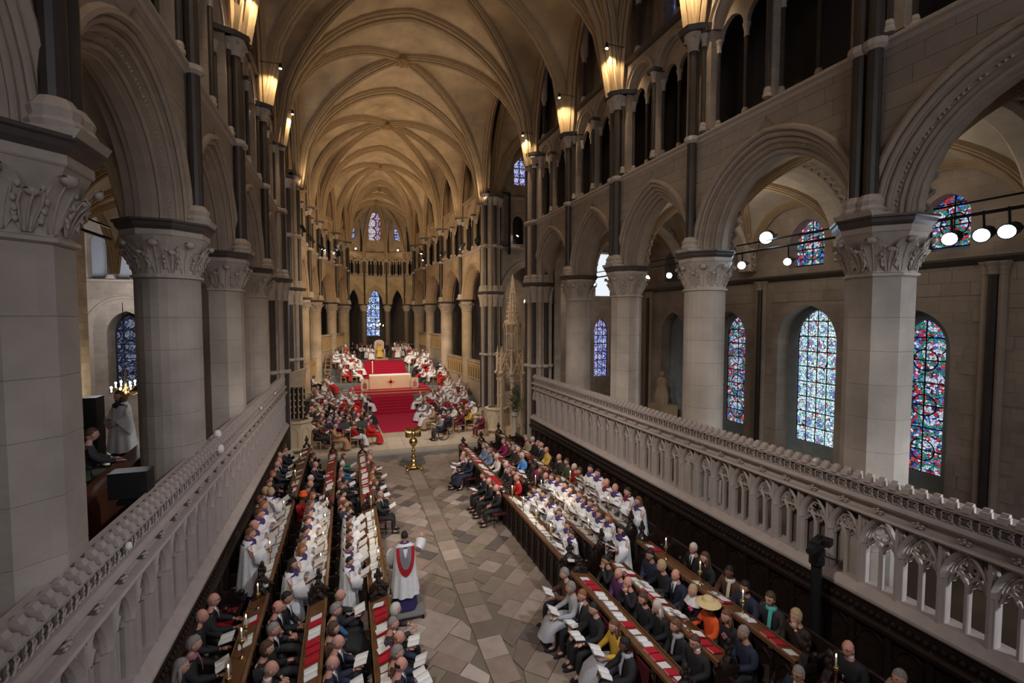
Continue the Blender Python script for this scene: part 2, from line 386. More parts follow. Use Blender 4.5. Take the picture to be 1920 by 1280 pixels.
# ---- choir floor of worn slabs laid on the diagonal
floor = empty('floor', kind='structure'); tag(floor, 'worn grey brown stone slab floor of the choir aisle', 'floor')
mb = MB(); mb.box(-16, -14, -0.3, 16, 23.3, -0.03); mb.build('floor_bed', mat('floor_bed_mortar', (0.20, 0.155, 0.12), 0.9), floor)
SL = [mat('slab_tone_%d' % i, c, 0.45 + .05 * (i % 3), noise=0.3, scale=3.5, bump=0.15) for i, c in enumerate(
    [(0.29, 0.222, 0.178), (0.35, 0.272, 0.222), (0.21, 0.158, 0.128), (0.42, 0.335, 0.28), (0.31, 0.23, 0.186), (0.135, 0.11, 0.10), (0.25, 0.205, 0.15), (0.52, 0.44, 0.38)])]
slabs = []
def slab(pts, z0=-0.03, z1=0.0):
    cx = sum(p[0] for p in pts) / 4; cy = sum(p[1] for p in pts) / 4
    g = 0.011; q = [(p[0] + (cx - p[0]) * g / max(.2, abs(p[0] - cx)) , p[1] + (cy - p[1]) * g / max(.2, abs(p[1] - cy))) for p in pts]
    slabs.append((math.hypot(cx - CAM[0], cy), q, z0, z1 + RND.uniform(-.003, .002)))
sp = 0.0
# central band of squarish slabs running up the aisle
y = 3.2
while y < 23.2:
    h = RND.uniform(.5, .72); slab([(-.62, y), (-.08, y), (-.08, y + h), (-.62, y + h)]); y += h
a45 = math.radians(45)
for side in (-1, 1):
    ca, sa = cos(a45), sin(a45) * side
    v = -22.0
    while v < 22:
        hv = RND.uniform(.36, .56); u = -4.0
        while u < 36:
            wu = RND.choice([.4, .5, .6, .75, .95]) * RND.uniform(.85, 1.1)
            P = []
            for uu, vv in ((u, v), (u + wu, v), (u + wu, v + hv), (u, v + hv)): P.append((side * (uu - vv) * ca, (uu + vv) * ca))
            cx = sum(p[0] for p in P) / 4; cy = sum(p[1] for p in P) / 4
            lo, hi = (-.08, 2.3) if side > 0 else (-3.1, -.62)
            if all(p[1] > 2.6 for p in P) and all(p[1] < 23.25 for p in P) or (2.9 < cy < 23.0):
                if lo < cx < hi:
                    P = [(min(max(p[0], lo), hi), min(max(p[1], 2.5), 23.3)) for p in P]
                    if side < 0: P = P[::-1]
                    slab(P)
            u += wu
        v += hv
slabs.sort(key=lambda s: s[0]); rest = MB()
for i, (d, q, z0, z1) in enumerate(slabs):
    ar = sum(q[k][0] * q[(k + 1) % 4][1] - q[(k + 1) % 4][0] * q[k][1] for k in range(4))
    if ar < 0: q = q[::-1]
    if abs(ar) < 0.02: continue
    b = MB() if i < 300 else rest
    b.hexa([(x, y, z0) for x, y in q] + [(x, y, z1) for x, y in q])
    if i < 300: b.build('floor_slab', RND.choices(SL, [5, 5, 4, 3, 4, 1.6, 3, 0.8])[0], floor)
if rest.v: tag(rest.build('floor_slabs', SL[1], floor), kind='stuff')

# ---- raised presbytery floor, pale paving, steps
pres = empty('floor_presbytery', kind='structure'); tag(pres, 'pale stone presbytery floor raised two steps above the choir', 'floor')
PALE = [mat('pale_paving_%d' % i, c, 0.6, noise=0.12, scale=3) for i, c in enumerate([(0.50, 0.41, 0.31), (0.56, 0.46, 0.35), (0.47, 0.38, 0.285), (0.53, 0.42, 0.31)])]
GREYF = [mat('grey_paving_%d' % i, c, 0.35, noise=0.25, scale=3) for i, c in enumerate([(0.16, 0.165, 0.16), (0.20, 0.2, 0.19), (0.13, 0.135, 0.13)])]
mb = MB(); mb.box(-16, 23.72, -0.3, 16, 60, 0.27); mb.build('platform', PALE[0], pres)
mb = MB(); mb.box(-6.4, 23.3, -0.1, 6.4, 23.72, 0.15); mb.build('step', mat('grey_step_stone', (0.24, 0.22, 0.2), 0.6, noise=.2), pres)
for i in range(15):
    for j in range(11):
        x = -6.0 + i * .8; y = 23.72 + j * .8
        mb = MB(); mb.box(x + .006, y + .006, .26, x + .794, y + .794, .3); mb.build('paving_slab', RND.choice(PALE), pres)
# flights of steps up to the altar and to the throne
ZA, ZT = 1.2, 2.9
def floor_z(y):
    if y < 23.72: return 0.0
    if y < 32.6: return 0.3
    if y < 34.6: return 0.3 + 0.9 * (y - 32.6) / 2.0
    if y < 40.0: return ZA
    if y < 43.4: return ZA + (ZT - ZA) * (y - 40.0) / 3.4
    return ZT
for k in range(6):
    mb = MB(); z = .3 + .15 * (k + 1); y = 32.6 + .34 * k
    mb.box(-7, y, .2, 7, y + .5 if k < 5 else 41, z); mb.build('step', GREYF[k % 3], pres)
for k in range(10):
    mb = MB(); z = ZA + .17 * (k + 1); y = 40.0 + .34 * k
    mb.box(-7, y, 1.0, 7, y + .5 if k < 9 else 70, z); mb.build('step', GREYF[k % 3], pres)
for x0, y0, x1, y1 in ((-5.3, 35.2, -2.4, 36.6), (2.4, 35.2, 5.0, 36.6), (-5.3, 37.2, -2.4, 38.8), (2.4, 37.2, 5, 38.8)):
    mb = MB(); mb.box(x0, y0, ZA, x1, y1, ZA + .012); mb.build('inlaid_border', PALE[1], pres)
    mb = MB(); mb.box(x0 + .2, y0 + .2, ZA, x1 - .2, y1 - .2, ZA + .018); mb.build('inlaid_panel', GREYF[0], pres)
# carpet: one runner over floor and both flights
cp = empty('red_carpet', (0, 27.3, .3)); tag(cp, 'wide crimson carpet running up the steps to the altar and throne', 'carpet')
mb = MB(); mb.hexa([(-1.28, 0, 0), (1.15, 0, 0), (1.3, 5.3, 0), (-1.5, 5.3, 0), (-1.28, 0, .015), (1.15, 0, .015), (1.3, 5.3, .015), (-1.5, 5.3, .015)]); mb.build('carpet_runner', CARPET, cp)
for k in range(6):
    y = 5.3 + .34 * k; z = .15 * (k + 1)
    mb = MB(); mb.box(-1.55, y - .02, z - .16, 1.4, y + .36, z + .02); mb.box(-1.55, y - .045, z - .02, 1.4, y, z + .022); mb.build('stair_tread', CARPET, cp)
mb = MB(); mb.box(-1.55, 7.3, .9, 1.4, 12.7, .92); mb.build('carpet_runner', CARPET, cp)
for k in range(10):
    y = 12.7 + .34 * k; z = .9 + .17 * (k + 1)
    mb = MB(); mb.box(-1.75, y - .02, z - .18, 1.75, y + .36, z + .02); mb.box(-1.75, y - .045, z - .02, 1.75, y, z + .022); mb.build('stair_tread', CARPET, cp)
mb = MB(); mb.box(-1.75, 16.1, 2.6, 1.75, 18.2, 2.62); mb.build('carpet_runner', CARPET, cp)
# altar dais
da = empty('altar_dais', (0, 35.4, ZA)); tag(da, 'low red carpeted dais with gilt edged steps under the altar', 'platform')
for k in range(2):
    mb = MB(); mb.box(-3.0 + .35 * k, .4 * k, .15 * k, 3.0 - .35 * k, 3.4, .15 * (k + 1)); mb.build('dais_step', CARPET, da)
    mb = MB(); mb.box(-3.0 + .35 * k, .4 * k - .03, .15 * k + .09, 3.0 - .35 * k, .4 * k, .15 * (k + 1) + .004); mb.build('step_nosing', mat('gilt_nosing', (0.5, 0.27, 0.14), 0.5), da)

# ---- arcade walls
def shaft(mb_dark, mb_st, fr, u, n, z0, z1, r, ring=None, cap=True, seg=10):
    x, y, _ = fr(u, n, 0)
    mb_dark.lathe([(r, z0 + .22), (r, z1 - (.3 if cap else 0))], seg, x, y)
    mb_st.lathe([(r * 1.75, z0), (r * 1.75, z0 + .07), (r * 1.35, z0 + .11), (r * 1.5, z0 + .15), (r * 1.1, z0 + .22)], seg, x, y)
    if cap: mb_st.lathe([(r * 1.15, z1 - .32), (r * 1.2, z1 - .27), (r * 1.05, z1 - .25), (r * 1.35, z1 - .12), (r * 1.9, z1 - .03), (r * 1.9, z1)], seg, x, y)
    if ring: mb_st.lathe([(r * 1.05, ring - .06), (r * 1.6, ring - .03), (r * 1.6, ring + .03), (r * 1.05, ring + .06)], seg, x, y)

APROF = [(.60, .03), (.60, -.02), (.56, -.08), (.50, -.09), (.47, -.03), (.47, .02)] + roll(.415, .03, .05) + [(.36, .05), (.36, .13)] + roll(.31, .14, .045) + \
        [(.265, .15), (.25, .24), (.20, .24), (.16, .22), (.15, .32)] + roll(.10, .34, .045) + [(.05, .36), (.04, .44), (0, .44), (0, .62), (.04, .62), (.05, .72), (.2, .74), (.2, .92), (.4, .95)]
def dogtooth(mb, fr, uc, zs, a, h, r, n, step=.13, q=.035):
    P = arch_pts(a, h, r, 40); acc = 0; last = P[0]
    for p in P[1:]:
        d = math.hypot(p[0] - last[0], p[1] - last[1]); acc += d; last = p
        if acc >= step:
            acc -= step; x, z = p
            mb.add([fr(uc + x - q, n, zs + z), fr(uc + x, n, zs + z + q), fr(uc + x + q, n, zs + z), fr(uc + x, n, zs + z - q), fr(uc + x, n - q * 1.2, zs + z)], [(0, 1, 4), (1, 2, 4), (2, 3, 4), (3, 0, 4)])

def bay(root, p0, p1, out, near=True, STONE=STONE, MOULD=MOULD, zab=ZAB, zstr=ZSTR, zcl=ZCL, prad=.56, clear=None, cl_glass=None, opening=True, sh=1, cap_nodes=True, ztop=ZTOP, nblk=True):
    fr = FR(p0, p1, out); L = fr.L; uc = L / 2; a = L / 2 - prad; h = max(1.95 if near else 1.9, a * 1.02)
    if zab < 8.5: h = max(a * 1.02, 1.95)
    r = .47; R = (a * a + h * h) / (2 * a); hx = sqrt((R + r) ** 2 - (R - a) ** 2)
    # body of the wall behind the facing
    mb = MB()
    arched_wall(mb, fr, 0, L, zab, zstr + .1, [(uc, a + r, zab, hx, zab)], .03, .10, 8 if near else 5, back=False)
    arched_wall(mb, fr, 0, L, zab, zstr + .1, [(uc, a + .4, zab, sqrt((R + .4) ** 2 - (R - a) ** 2), zab)], .95, .9, 8 if near else 5, back=False)
    mb.build('spandrel', STONE, root)
    mb = MB(); arch_sweep(mb, fr, uc, zab, a, h, APROF, 10 if near else 7); mb.build('arch_moulding', MOULD, root)
    if near:
        mb = MB(); dogtooth(mb, fr, uc, zab, a, h, .225, .235, .11, .03); tag(mb.build('dogtooth_ornament', CARVE, root), kind='stuff')
        # ashlar facing
        z = zab + .02; row = 0
        while z < zstr - .12:
            hh = min(.31, zstr - .08 - z); 
            def hw(zz):
                q = arch_x(zz - zab, a, h, .585); return q
            for sgn in (-1, 1):
                b0, b1 = hw(z), hw(z + hh)
                e0 = L / 2 + .0; lo0, lo1 = b0, b1
                cuts = [.0]; t = RND.uniform(.2, .6)
                end = L / 2
                xs = []
                x = max(0, lo0 if lo0 > 0 else 0)
                start0, start1 = (lo0, lo1)
                pos = max(start0, start1); seq = []
                nx = max(lo0, lo1) + RND.uniform(.25, .6)
                if min(lo0, lo1) >= end - .05: continue
                prev = (lo0, lo1)
                while True:
                    if nx > end - .2: nx = end
                    seq.append((prev, (nx, nx))); prev = (nx, nx)
                    if nx >= end: break
                    nx += RND.uniform(.42, .75)
                for (q0, q1), (w0, w1) in seq:
                    if w0 <= q0 + .01 and w1 <= q1 + .01: continue
                    g = .0035; d = -RND.uniform(0.0, .005)
                    A = (uc + sgn * (q0 + g), uc + sgn * (w0 - g), uc + sgn * (w1 - g), uc + sgn * (q1 + g))
                    zz0, zz1 = z + g, z + hh - g
                    b = MB() if nblk else None
                    bb = b if b else REST
                    bb.add([fr(A[0], d, zz0), fr(A[1], d, zz0), fr(A[2], d, zz1), fr(A[3], d, zz1), fr(A[0], .035, zz0), fr(A[1], .035, zz0), fr(A[2], .035, zz1), fr(A[3], .035, zz1)],
                           [(0, 1, 2, 3), (0, 4, 5, 1), (1, 5, 6, 2), (2, 6, 7, 3), (3, 7, 4, 0)])
                    if b: b.build('ashlar_block', RND.choice(BLOCKS), root)
            z += hh; row += 1
    # string course under the triforium
    mb = MB(); hbar(mb, fr, 0, L, [(.03, zstr - .14), (-.03, zstr - .12), (-.06, zstr - .05), (-.13, zstr - .02), (-.13, zstr + .03), (.10, zstr + .17), (.4, zstr + .17), (.4, zstr - .14)]); mb.build('string_course', CARVE, root)
    # triforium
    zt0 = zstr + .17; zt1 = zcl - .04
    e = .36; w = (L - 2 * e) / 2; ra = w / 2 - .1; zs = min(ZSP, zt1 - .16 - ra)
    mb = MB(); ops = [(e + w * .5, ra, zs, ra * 1.02, zt0), (e + w * 1.5, ra, zs, ra * 1.02, zt0)]
    arched_wall(mb, fr, 0, L, zt0, zt1, ops, .06, .36, 6 if near else 4, back=False); mb.build('triforium_wall', STONE, root)
    mb = MB(); md = MB(); ms = MB()
    for o in ops:
        uo = o[0]; 
        if near:
            arch_sweep(mb, fr, uo, zs, ra - .11, (ra - .11) * 1.08, [(.22, .05), (.2, .0), (.15, -.02), (.12, .05)] + roll(.075, .07, .035, k=4) + [(.03, .1), (.03, .2), (0, .22), (0, .4)], 6)
        s2 = ra / 2 - .055
        arched_wall(mb, fr, uo - ra, uo + ra, zs - .25, zs + ra * 1.02, [(uo - ra / 2, s2, zs - .25, s2 * 1.15, zs - .25), (uo + ra / 2, s2, zs - .25, s2 * 1.15, zs - .25)], .3, .42, 5, back=False)
        for q in (-1, 0, 1): shaft(md, ms, fr, uo + q * (ra - .02), .3 if q else .36, zt0, zs - .25, .055 if near else .06, seg=8 if near else 6)
    for u in (e - .12, L / 2, L - e + .12): shaft(md, ms, fr, u, .02, zt0, zs, .06 if near else .07, seg=8 if near else 6)
    mb.build('triforium_arches', MOULD, root); md.build('triforium_shafts', MARBLE, root); ms.build('triforium_capitals', CARVE, root)
    mb = MB(); 
    for u0, u1 in ((0, e + .1), (L / 2 - .2, L / 2 + .2), (L - e - .1, L)): hbar(mb, fr, u0, u1, [(.2, zs), (-.08, zs), (-.11, zs + .09), (.2, zs + .09)])
    mb.build('triforium_abacus', MARBLE2, root)
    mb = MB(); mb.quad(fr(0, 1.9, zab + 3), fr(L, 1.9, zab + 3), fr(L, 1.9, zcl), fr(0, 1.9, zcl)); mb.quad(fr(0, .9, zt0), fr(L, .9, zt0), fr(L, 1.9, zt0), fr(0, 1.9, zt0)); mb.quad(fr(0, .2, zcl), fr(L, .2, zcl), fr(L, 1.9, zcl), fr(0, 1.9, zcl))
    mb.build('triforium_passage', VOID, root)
    # clerestory
    mb = MB(); hbar(mb, fr, 0, L, [(.06, zcl - .06), (-.02, zcl - .04), (-.1, zcl + .0), (-.1, zcl + .06), (.0, zcl + .12), (.9, zcl + .12), (.9, zcl - .06)]); mb.build('clerestory_string', MARBLE2 if near else MOULD, root)
    mb = MB(); wa = min(.62, L * .16); zw0, zw1 = (zcl + .9, zcl + 2.9)
    if cl_glass: zw0, zw1, wa = cl_glass[1], cl_glass[2], cl_glass[3]
    arched_wall(mb, fr, 0, L, zcl, ztop, [(uc, wa, zw1, wa * 1.4, zw0)], .8, 1.3, 6, back=False)
    mb.build('clerestory_wall', STONE, root)
    mb = MB(); mb.quad(fr(uc - wa, 1.15, zw0), fr(uc + wa, 1.15, zw0), fr(uc + wa, 1.15, zw1 + wa * 1.4), fr(uc - wa, 1.15, zw1 + wa * 1.4)); mb.build('clerestory_glass', cl_glass[0] if cl_glass else G_DIM, root)
    if cl_glass:
        mb = MB()
        for k in range(5): zz = zw0 + (zw1 + wa - zw0) * k / 4; mb.box(*fr(uc - wa, 1.10, zz - .03), *fr(uc + wa, 1.14, zz + .03))
        mb.build('glazing_bars', LEAD, root)
    md = MB(); ms = MB()
    if near:
        for q in (.24, .76):
            shaft(md, ms, fr, L * q, .12, zcl + .12, zcl + 2.0, .08)
            x, y, _ = fr(L * q, .12, 0); ms.lathe([(.16, zcl + 2.0), (.16, zcl + 2.6), (.22, zcl + 4.6)], 8, x, y)
        md.build('clerestory_shafts', MARBLE, root); ms.build('clerestory_caps', CARVE, root)
    return fr

def vault_shaft(root, x, y, sgn, ux, pair, zb=ZAB, zstr=ZSTR, zc=ZSP, off=.13):
    """marble shafts standing on the pier's abacus, up to the vault springing"""
    md = MB(); ms = MB(); ma = MB(); D = (-.13, .13) if pair else (0,)
    r = .12
    for d in D:
        px_, py_ = x - sgn * off, y + d
        md.lathe([(r, zb + .42), (r, zc - .42)], 12, px_, py_)
        ms.lathe([(r * 1.15, zc - .44), (r * 1.3, zc - .4), (r * 1.1, zc - .37), (r * 1.4, zc - .2), (r * 2.1, zc - .05), (r * 2.1, zc)], 12, px_, py_)
        for k in range(6):
            t = pi / 3 * k; ms.sphere((px_ + cos(t) * r * 1.9, py_ + sin(t) * r * 1.9, zc - .1), .05, 6, 4)
        ms.lathe([(.2, zb + .05), (.24, zb + .16), (.2, zb + .22), (.22, zb + .3), (.14, zb + .42)], 12, px_, py_)
        ma.lathe([(.13, zstr - .1), (.2, zstr - .04), (.2, zstr + .06), (.13, zstr + .09)], 12, px_, py_)
    hw = .42 if pair else .3
    ms.hexa([(x, y - hw, zb), (x - sgn * .36, y - hw * .8, zb), (x - sgn * .36, y + hw * .8, zb), (x, y + hw, zb), (x, y - hw, zb + .08), (x - sgn * .42, y - hw * .8, zb + .1), (x - sgn * .42, y + hw * .8, zb + .1), (x, y + hw, zb + .08)])
    md.build('marble_shaft', MARBLE, root); ms.build('shaft_capital_and_base', CARVE, root); ma.build('shaft_ring', CARVE, root)
    mb = MB(); q = .46 if pair else .36
    mb.add([(x + sgn * .3, y - q - .2, zc), (x - sgn * .2, y - q, zc), (x - sgn * .45, y - q * .5, zc), (x - sgn * .45, y + q * .5, zc), (x - sgn * .2, y + q, zc), (x + sgn * .3, y + q + .2, zc)] +
           [(x + sgn * .3, y - q - .24, zc + .12), (x - sgn * .22, y - q - .04, zc + .12), (x - sgn * .5, y - q * .55, zc + .12), (x - sgn * .5, y + q * .55, zc + .12), (x - sgn * .22, y + q + .04, zc + .12), (x + sgn * .3, y + q + .24, zc + .12)],
           [(5, 4, 3, 2, 1, 0), (6, 7, 8, 9, 10, 11)] + [(i, (i + 1) % 6, 6 + (i + 1) % 6, 6 + i) for i in range(6)])
    mb.build('abacus', MARBLE2, root)

WR = empty('wall_right', kind='structure'); tag(WR, 'right arcade wall of the choir with pointed arches, triforium and clerestory', 'wall')
WL = empty('wall_left', kind='structure'); tag(WL, 'left arcade wall of the choir with pointed arches, triforium and clerestory', 'wall')
REST = MB()
for i in range(5):
    bay(WR, (WX, RY[i]), (WX, RY[i + 1]), (1, 0), nblk=i < 4)
    bay(WL, (-WX, LY[i]), (-WX, LY[i + 1]), (-1, 0), nblk=i < 4)
for i in range(0, 5):
    vault_shaft(WR, WX, RY[i], 1, 0, i % 2 == 1); vault_shaft(WL, -WX, LY[i], -1, 0, i % 2 == 1)
if REST.v: tag(REST.build('ashlar_blocks', BLOCKS[0], WR), kind='stuff')
# eastern bays
E_R = [(5.75, 30.7), (5.4, 35.9), (4.85, 41.0), (4.2, 46.0), (3.85, 51.0)]
E_L = [(-5.8, 30.7), (-5.6, 35.9), (-5.2, 41.0), (-4.0, 45.8), (-3.0, 51.0)]
WE = empty('wall_presbytery', kind='structure'); tag(WE, 'narrowing presbytery walls beyond the crossing, warmly lit', 'wall')
for P_, s in ((E_R, 1), (E_L, -1)):
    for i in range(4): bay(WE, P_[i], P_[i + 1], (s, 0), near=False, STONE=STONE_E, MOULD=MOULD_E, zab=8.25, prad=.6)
    for i in range(1, 5): vault_shaft(WE, P_[i][0], P_[i][1], s, 0, i % 2 == 0, zb=8.25)
AP = [(-4.6, 55.0), (-4.5, 59.8), (-3.05, 62.9), (-.87, 64.2), (1.95, 64.2), (4.15, 62.9), (5.6, 59.8), (5.7, 55.0)]
WA = empty('wall_apse', kind='structure'); tag(WA, 'curved apse wall with pointed arches, dark gallery and stained windows', 'wall')
AZ = dict(zab=8.67, zstr=12.25, zcl=15.3)
for i in range(7):
    p0, p1 = AP[i], AP[i + 1]; out = ((p0[0] + p1[0]) / 2 - .5, (p0[1] + p1[1]) / 2 - 57)
    g = {2: (G_BLUE, 17.1, 19.6, .62), 3: (G_PINK, 17.1, 20.0, .75), 4: (G_BLUE, 17.1, 19.6, .62)}.get(i, (G_DIM, 17.1, 19.6, .6))
    bay(WA, p0, p1, out, near=False, STONE=STONE_E, MOULD=MOULD_E, prad=.5, cl_glass=g, ztop=22, **AZ)
for i in range(1, 7):
    x, y = AP[i]; mb = MB(); d = Vector((x - .5, y - 58, 0)).normalized(); cx, cy = x - d.x * .1, y - d.y * .1
    mb.lathe([(.11, 8.7), (.11, 14.3)], 8, cx, cy); mb.build('marble_shaft', MARBLE, WA)
    mb = MB(); mb.lathe([(.12, 14.2), (.24, 14.45), (.24, 14.6)], 8, cx, cy); mb.build('shaft_capital', CARVE, WA)

# ---- piers
def leaf_mesh(h=.62, wd=.3):
    mb = MB(); rows = []
    prof = [(0, 0, .28), (.03, .2, .62), (.07, .42, .95), (.15, .62, 1.0), (.27, .8, .75), (.36, .86, .42), (.37, .76, .2), (.31, .70, .08)]
    for o, z, ww in prof:
        rows.append([((o + .015 * (1 - abs(k)) * 1.5) * h * 1.1 + (0.018 if abs(k) == .6 else 0), k * ww * wd, z * h) for k in (-1, -.6, -.3, 0, .3, .6, 1)])
    mb.strip(rows)
    mb.sphere((.33 * h * 1.1, 0, .80 * h), .055 * h / .62, 7, 5, 1, 1.6, 1)
    for s in (-1, 0, 1):
        mb.tube([(.015, s * wd * .22, 0), (.045, s * wd * .4, .3 * h), (.11, s * wd * .6, .58 * h), (.2 - .03 * abs(s), s * wd * .55, .76 * h)], [.010, .014, .014, .008], 4)
    for s in (-1, 1):
        for q in range(3): mb.sphere((.05 + .035 * q, s * wd * (.62 + .1 * q), h * (.24 + .2 * q)), .028, 5, 4, .6, 1, 1.3)
    return mb
LEAFM = leaf_mesh(.62, .2).mesh('capital_leaf', CARVE, True)
LEAFS = leaf_mesh(.46, .15).mesh('capital_leaf_small', CARVE, True)
def pier(x, y, z0, zneck, zab_, r, n, ph, label, near=True, sides8=False, matp=None):
    t = empty('pier', (x, y, 0)); tag(t, label, 'pier', kind='structure')
    mp = matp or STONE_P; z = z0
    hd = .62
    while z < zneck - .05:
        z2 = min(z + hd, zneck) if zneck - z - hd > .2 else zneck
        mb = MB(); mb.lathe([(r - .008, z), (r, z + .008), (r, z2 - .008), (r - .008, z2)], n, ph=ph); mb.build('drum', mp, t, smooth=False); z = z2
    H = zab_ - zneck
    mb = MB(); mb.lathe([(r, zneck - .0), (r + .05, zneck + .02), (r + .05, zneck + .06), (r, zneck + .08), (r * 1.0, zneck + .1), (r * 1.05, zneck + H * .45), (r * 1.28, zneck + H * .72), (r * 1.3, zneck + H * .74)], n, ph=ph, cap=False); cbell = mb.build('capital_bell', CARVE, t)
    nl = 8
    if near:
        for k in range(nl * 2):
            a = 2 * pi * k / (nl * 2) + ph; big = k % 2 == 0
            inst('capital_leaf', LEAFM if big else LEAFS, cbell, ((r - .02) * cos(a), (r - .02) * sin(a), zneck + .1), a, (1, 1, H * .88 / .86) if big else (1, 1, 1))
    mb = MB(); R1 = r * 1.32
    mb.lathe([(R1, zneck + H * .74), (R1 * 1.02, zneck + H * .76), (R1 * 1.02, zab_ - .16)], 8, ph=pi / 8, cap=True); mb.build('capital_block', CARVE, t)
    mb = MB(); mb.lathe([(R1 * 1.03, zab_ - .16), (R1 * 1.1, zab_ - .1), (R1 * 1.12, zab_ - .04), (R1 * 1.17, zab_ - .02), (R1 * 1.17, zab_ + .02)], 8, ph=pi / 8); mb.build('abacus', MARBLE2, t)
    mb = MB(); mb.lathe([(r + .2, z0), (r + .2, z0 + .2), (r + .08, z0 + .3), (r + .1, z0 + .36), (r, z0 + .42)], n, ph=ph); mb.build('pier_base', mp, t)
    return t
RN = ['nearest octagonal pier of the right arcade, brightly lit on one face', 'second pier of the right arcade, round with a leafy capital', 'third pier of the right arcade, octagonal with a leafy capital', 'fourth pier of the right arcade, round and tan, beside the crossing shafts']
LN = ['huge nearest octagonal pier of the left arcade with carved capital', 'round second pier of the left arcade with a curling leaf capital', 'octagonal third pier of the left arcade behind the round one', 'fourth slim looking round pier of the left arcade near the crossing']
for i in range(4):
    pier(6.4, RY[i + 1], 0, 7.55, ZAB, .54, 8 if i % 2 == 0 else 24, pi / 8 if i % 2 == 0 else 0, RN[i])
    pier(-6.4, LY[i + 1], 0, 7.55, ZAB, .54, 8 if i % 2 == 0 else 24, pi / 8 if i % 2 == 0 else 0, LN[i])
TAN = stone('tan_pier_limestone', (0.52, 0.42, 0.30), 3.0, .6, .006, .88, .05)
for P_, s, nm in ((E_R, 1, 'right'), (E_L, -1, 'left')):
    for i in range(1, 5):
        px_, py_ = P_[i]
        pier(px_ + s * .4, py_, .3 if py_ < 34 else ZA if py_ < 42 else ZT, 7.35, 8.25, .42 if i % 2 else .55, 16, 0, '%s round tan pier of the %s presbytery arcade beyond the crossing' % (ORD[i - 1], nm), matp=TAN)
for i in range(1, 7):
    x, y = AP[i]; d = Vector((x - .5, y - 58, 0)).normalized()
    pier(x + d.x * .4, y + d.y * .4, ZT, 7.75, 8.67, .36, 12, 0, '%s slender dark pier of the apse counting from the left' % ORD[i - 1], matp=mat('grey_marble_pier', (0.17, 0.135, 0.11), .5, noise=.3))
# crossing piers: clustered shafts
def cluster(x, y, s, label, r=.62, top=14.9):
    t = empty('crossing_pier', (x, y, 0)); tag(t, label, 'pier', kind='structure')
    mb = MB(); mb.lathe([(r, .0), (r, ZAB - .2)], 12); mb.lathe([(r + .0, ZAB), (r, top)], 12); mb.build('core', STONE, t)
    for k in range(12):
        a = 2 * pi * k / 12 + .2; rr = .125 if k % 2 else .1; m_ = MARBLE if k % 2 else MOULD
        for z0, z1 in ((.5, 4.3), (4.45, 7.6), (ZAB + .4, 11.5), (11.8, top - .6)):
            mb = MB(); mb.lathe([(rr, z0), (rr, z1)], 10, cos(a) * r, sin(a) * r); mb.build('shaft', m_, t)
        mb = MB()
        for z in (4.37, 11.66): mb.lathe([(rr, z - .09), (rr * 1.6, z - .04), (rr * 1.6, z + .04), (rr, z + .1)], 10, cos(a) * r, sin(a) * r)
        mb.build('shaft_ring', CARVE, t)
        mb = MB()
        for z in (8.0, top - .6):
            mb.lathe([(rr * 1.1, z - .4 if z < 9 else z), (rr * 1.3, z - .36 if z < 9 else z + .03), (rr, z - .3 if z < 9 else z + .06), (rr * 1.4, z + .1 if z < 9 else z + .3), (rr * 2.2, z + .35 if z < 9 else z + .48), (rr * 2.2, z + .42 if z < 9 else z + .52)], 10, cos(a) * r, sin(a) * r)
        for z in (.3, ZAB): mb.lathe([(rr * 1.8, z), (rr * 1.8, z + .16), (rr * 1.4, z + .22), (rr * 1.6, z + .3), (rr, z + .42)], 10, cos(a) * r, sin(a) * r)
        mb.build('shaft_capital', CARVE, t)
    mb = MB()
    for z in (ZAB - .2, top - .08): mb.lathe([(r + .22, z), (r + .3, z + .08), (r + .34, z + .2), (r + .2, z + .22)], 12)
    mb.build('abacus', MARBLE2, t)
    return t
cluster(6.35, 22.6, 1, 'clustered marble shaft pier on the near right corner of the crossing')
cluster(-6.35, 23.9, -1, 'clustered marble shaft pier on the near left corner of the crossing')
cluster(6.2, 30.8, 1, 'clustered shaft pier on the far right corner of the crossing behind the spire')
cluster(-6.3, 30.8, -1, 'clustered shaft pier on the far left corner of the crossing')

# ---- vaults
class V_:
    pass
NODES = [((-5.9, -3.0), (5.9, -3.0)), ((-5.9, 1.5), (5.9, 1.5)), ((-5.9, 6.3), (5.9, 6.1)), ((-5.9, 11.0), (5.9, 10.7)), ((-5.9, 15.2), (5.9, 14.6)), ((-5.9, 19.6), (5.9, 18.3)), ((-5.9, 23.4), (5.9, 22.4)),
         ((-5.7, 30.7), (5.65, 30.7)), ((-5.5, 35.9), (5.3, 35.9)), ((-5.1, 41.0), (4.75, 41.0)), ((-3.95, 45.9), (4.1, 46.0)), ((-2.95, 51.0), (3.75, 51.0)), ((-4.4, 56.2), (5.5, 56.2))]
VZ = 14.5; VH = 6.55
def PT(v, s, zz=None, bulge=0, nodes=NODES, vz=VZ, vh=VH, a=5.9):
    i = int(min(max(v, 0), len(nodes) - 1.001)); f = v - i
    (l0, r0), (l1, r1) = nodes[i], nodes[i + 1]
    lx, ly = l0[0] + (l1[0] - l0[0]) * f, l0[1] + (l1[1] - l0[1]) * f
    rx, ry = r0[0] + (r1[0] - r0[0]) * f, r0[1] + (r1[1] - r0[1]) * f
    q = (s + 1) / 2; z = vz + arch_z(s * a, a, vh) if zz is None else zz
    return Vector((lx + (rx - lx) * q, ly + (ry - ly) * q, z + bulge))
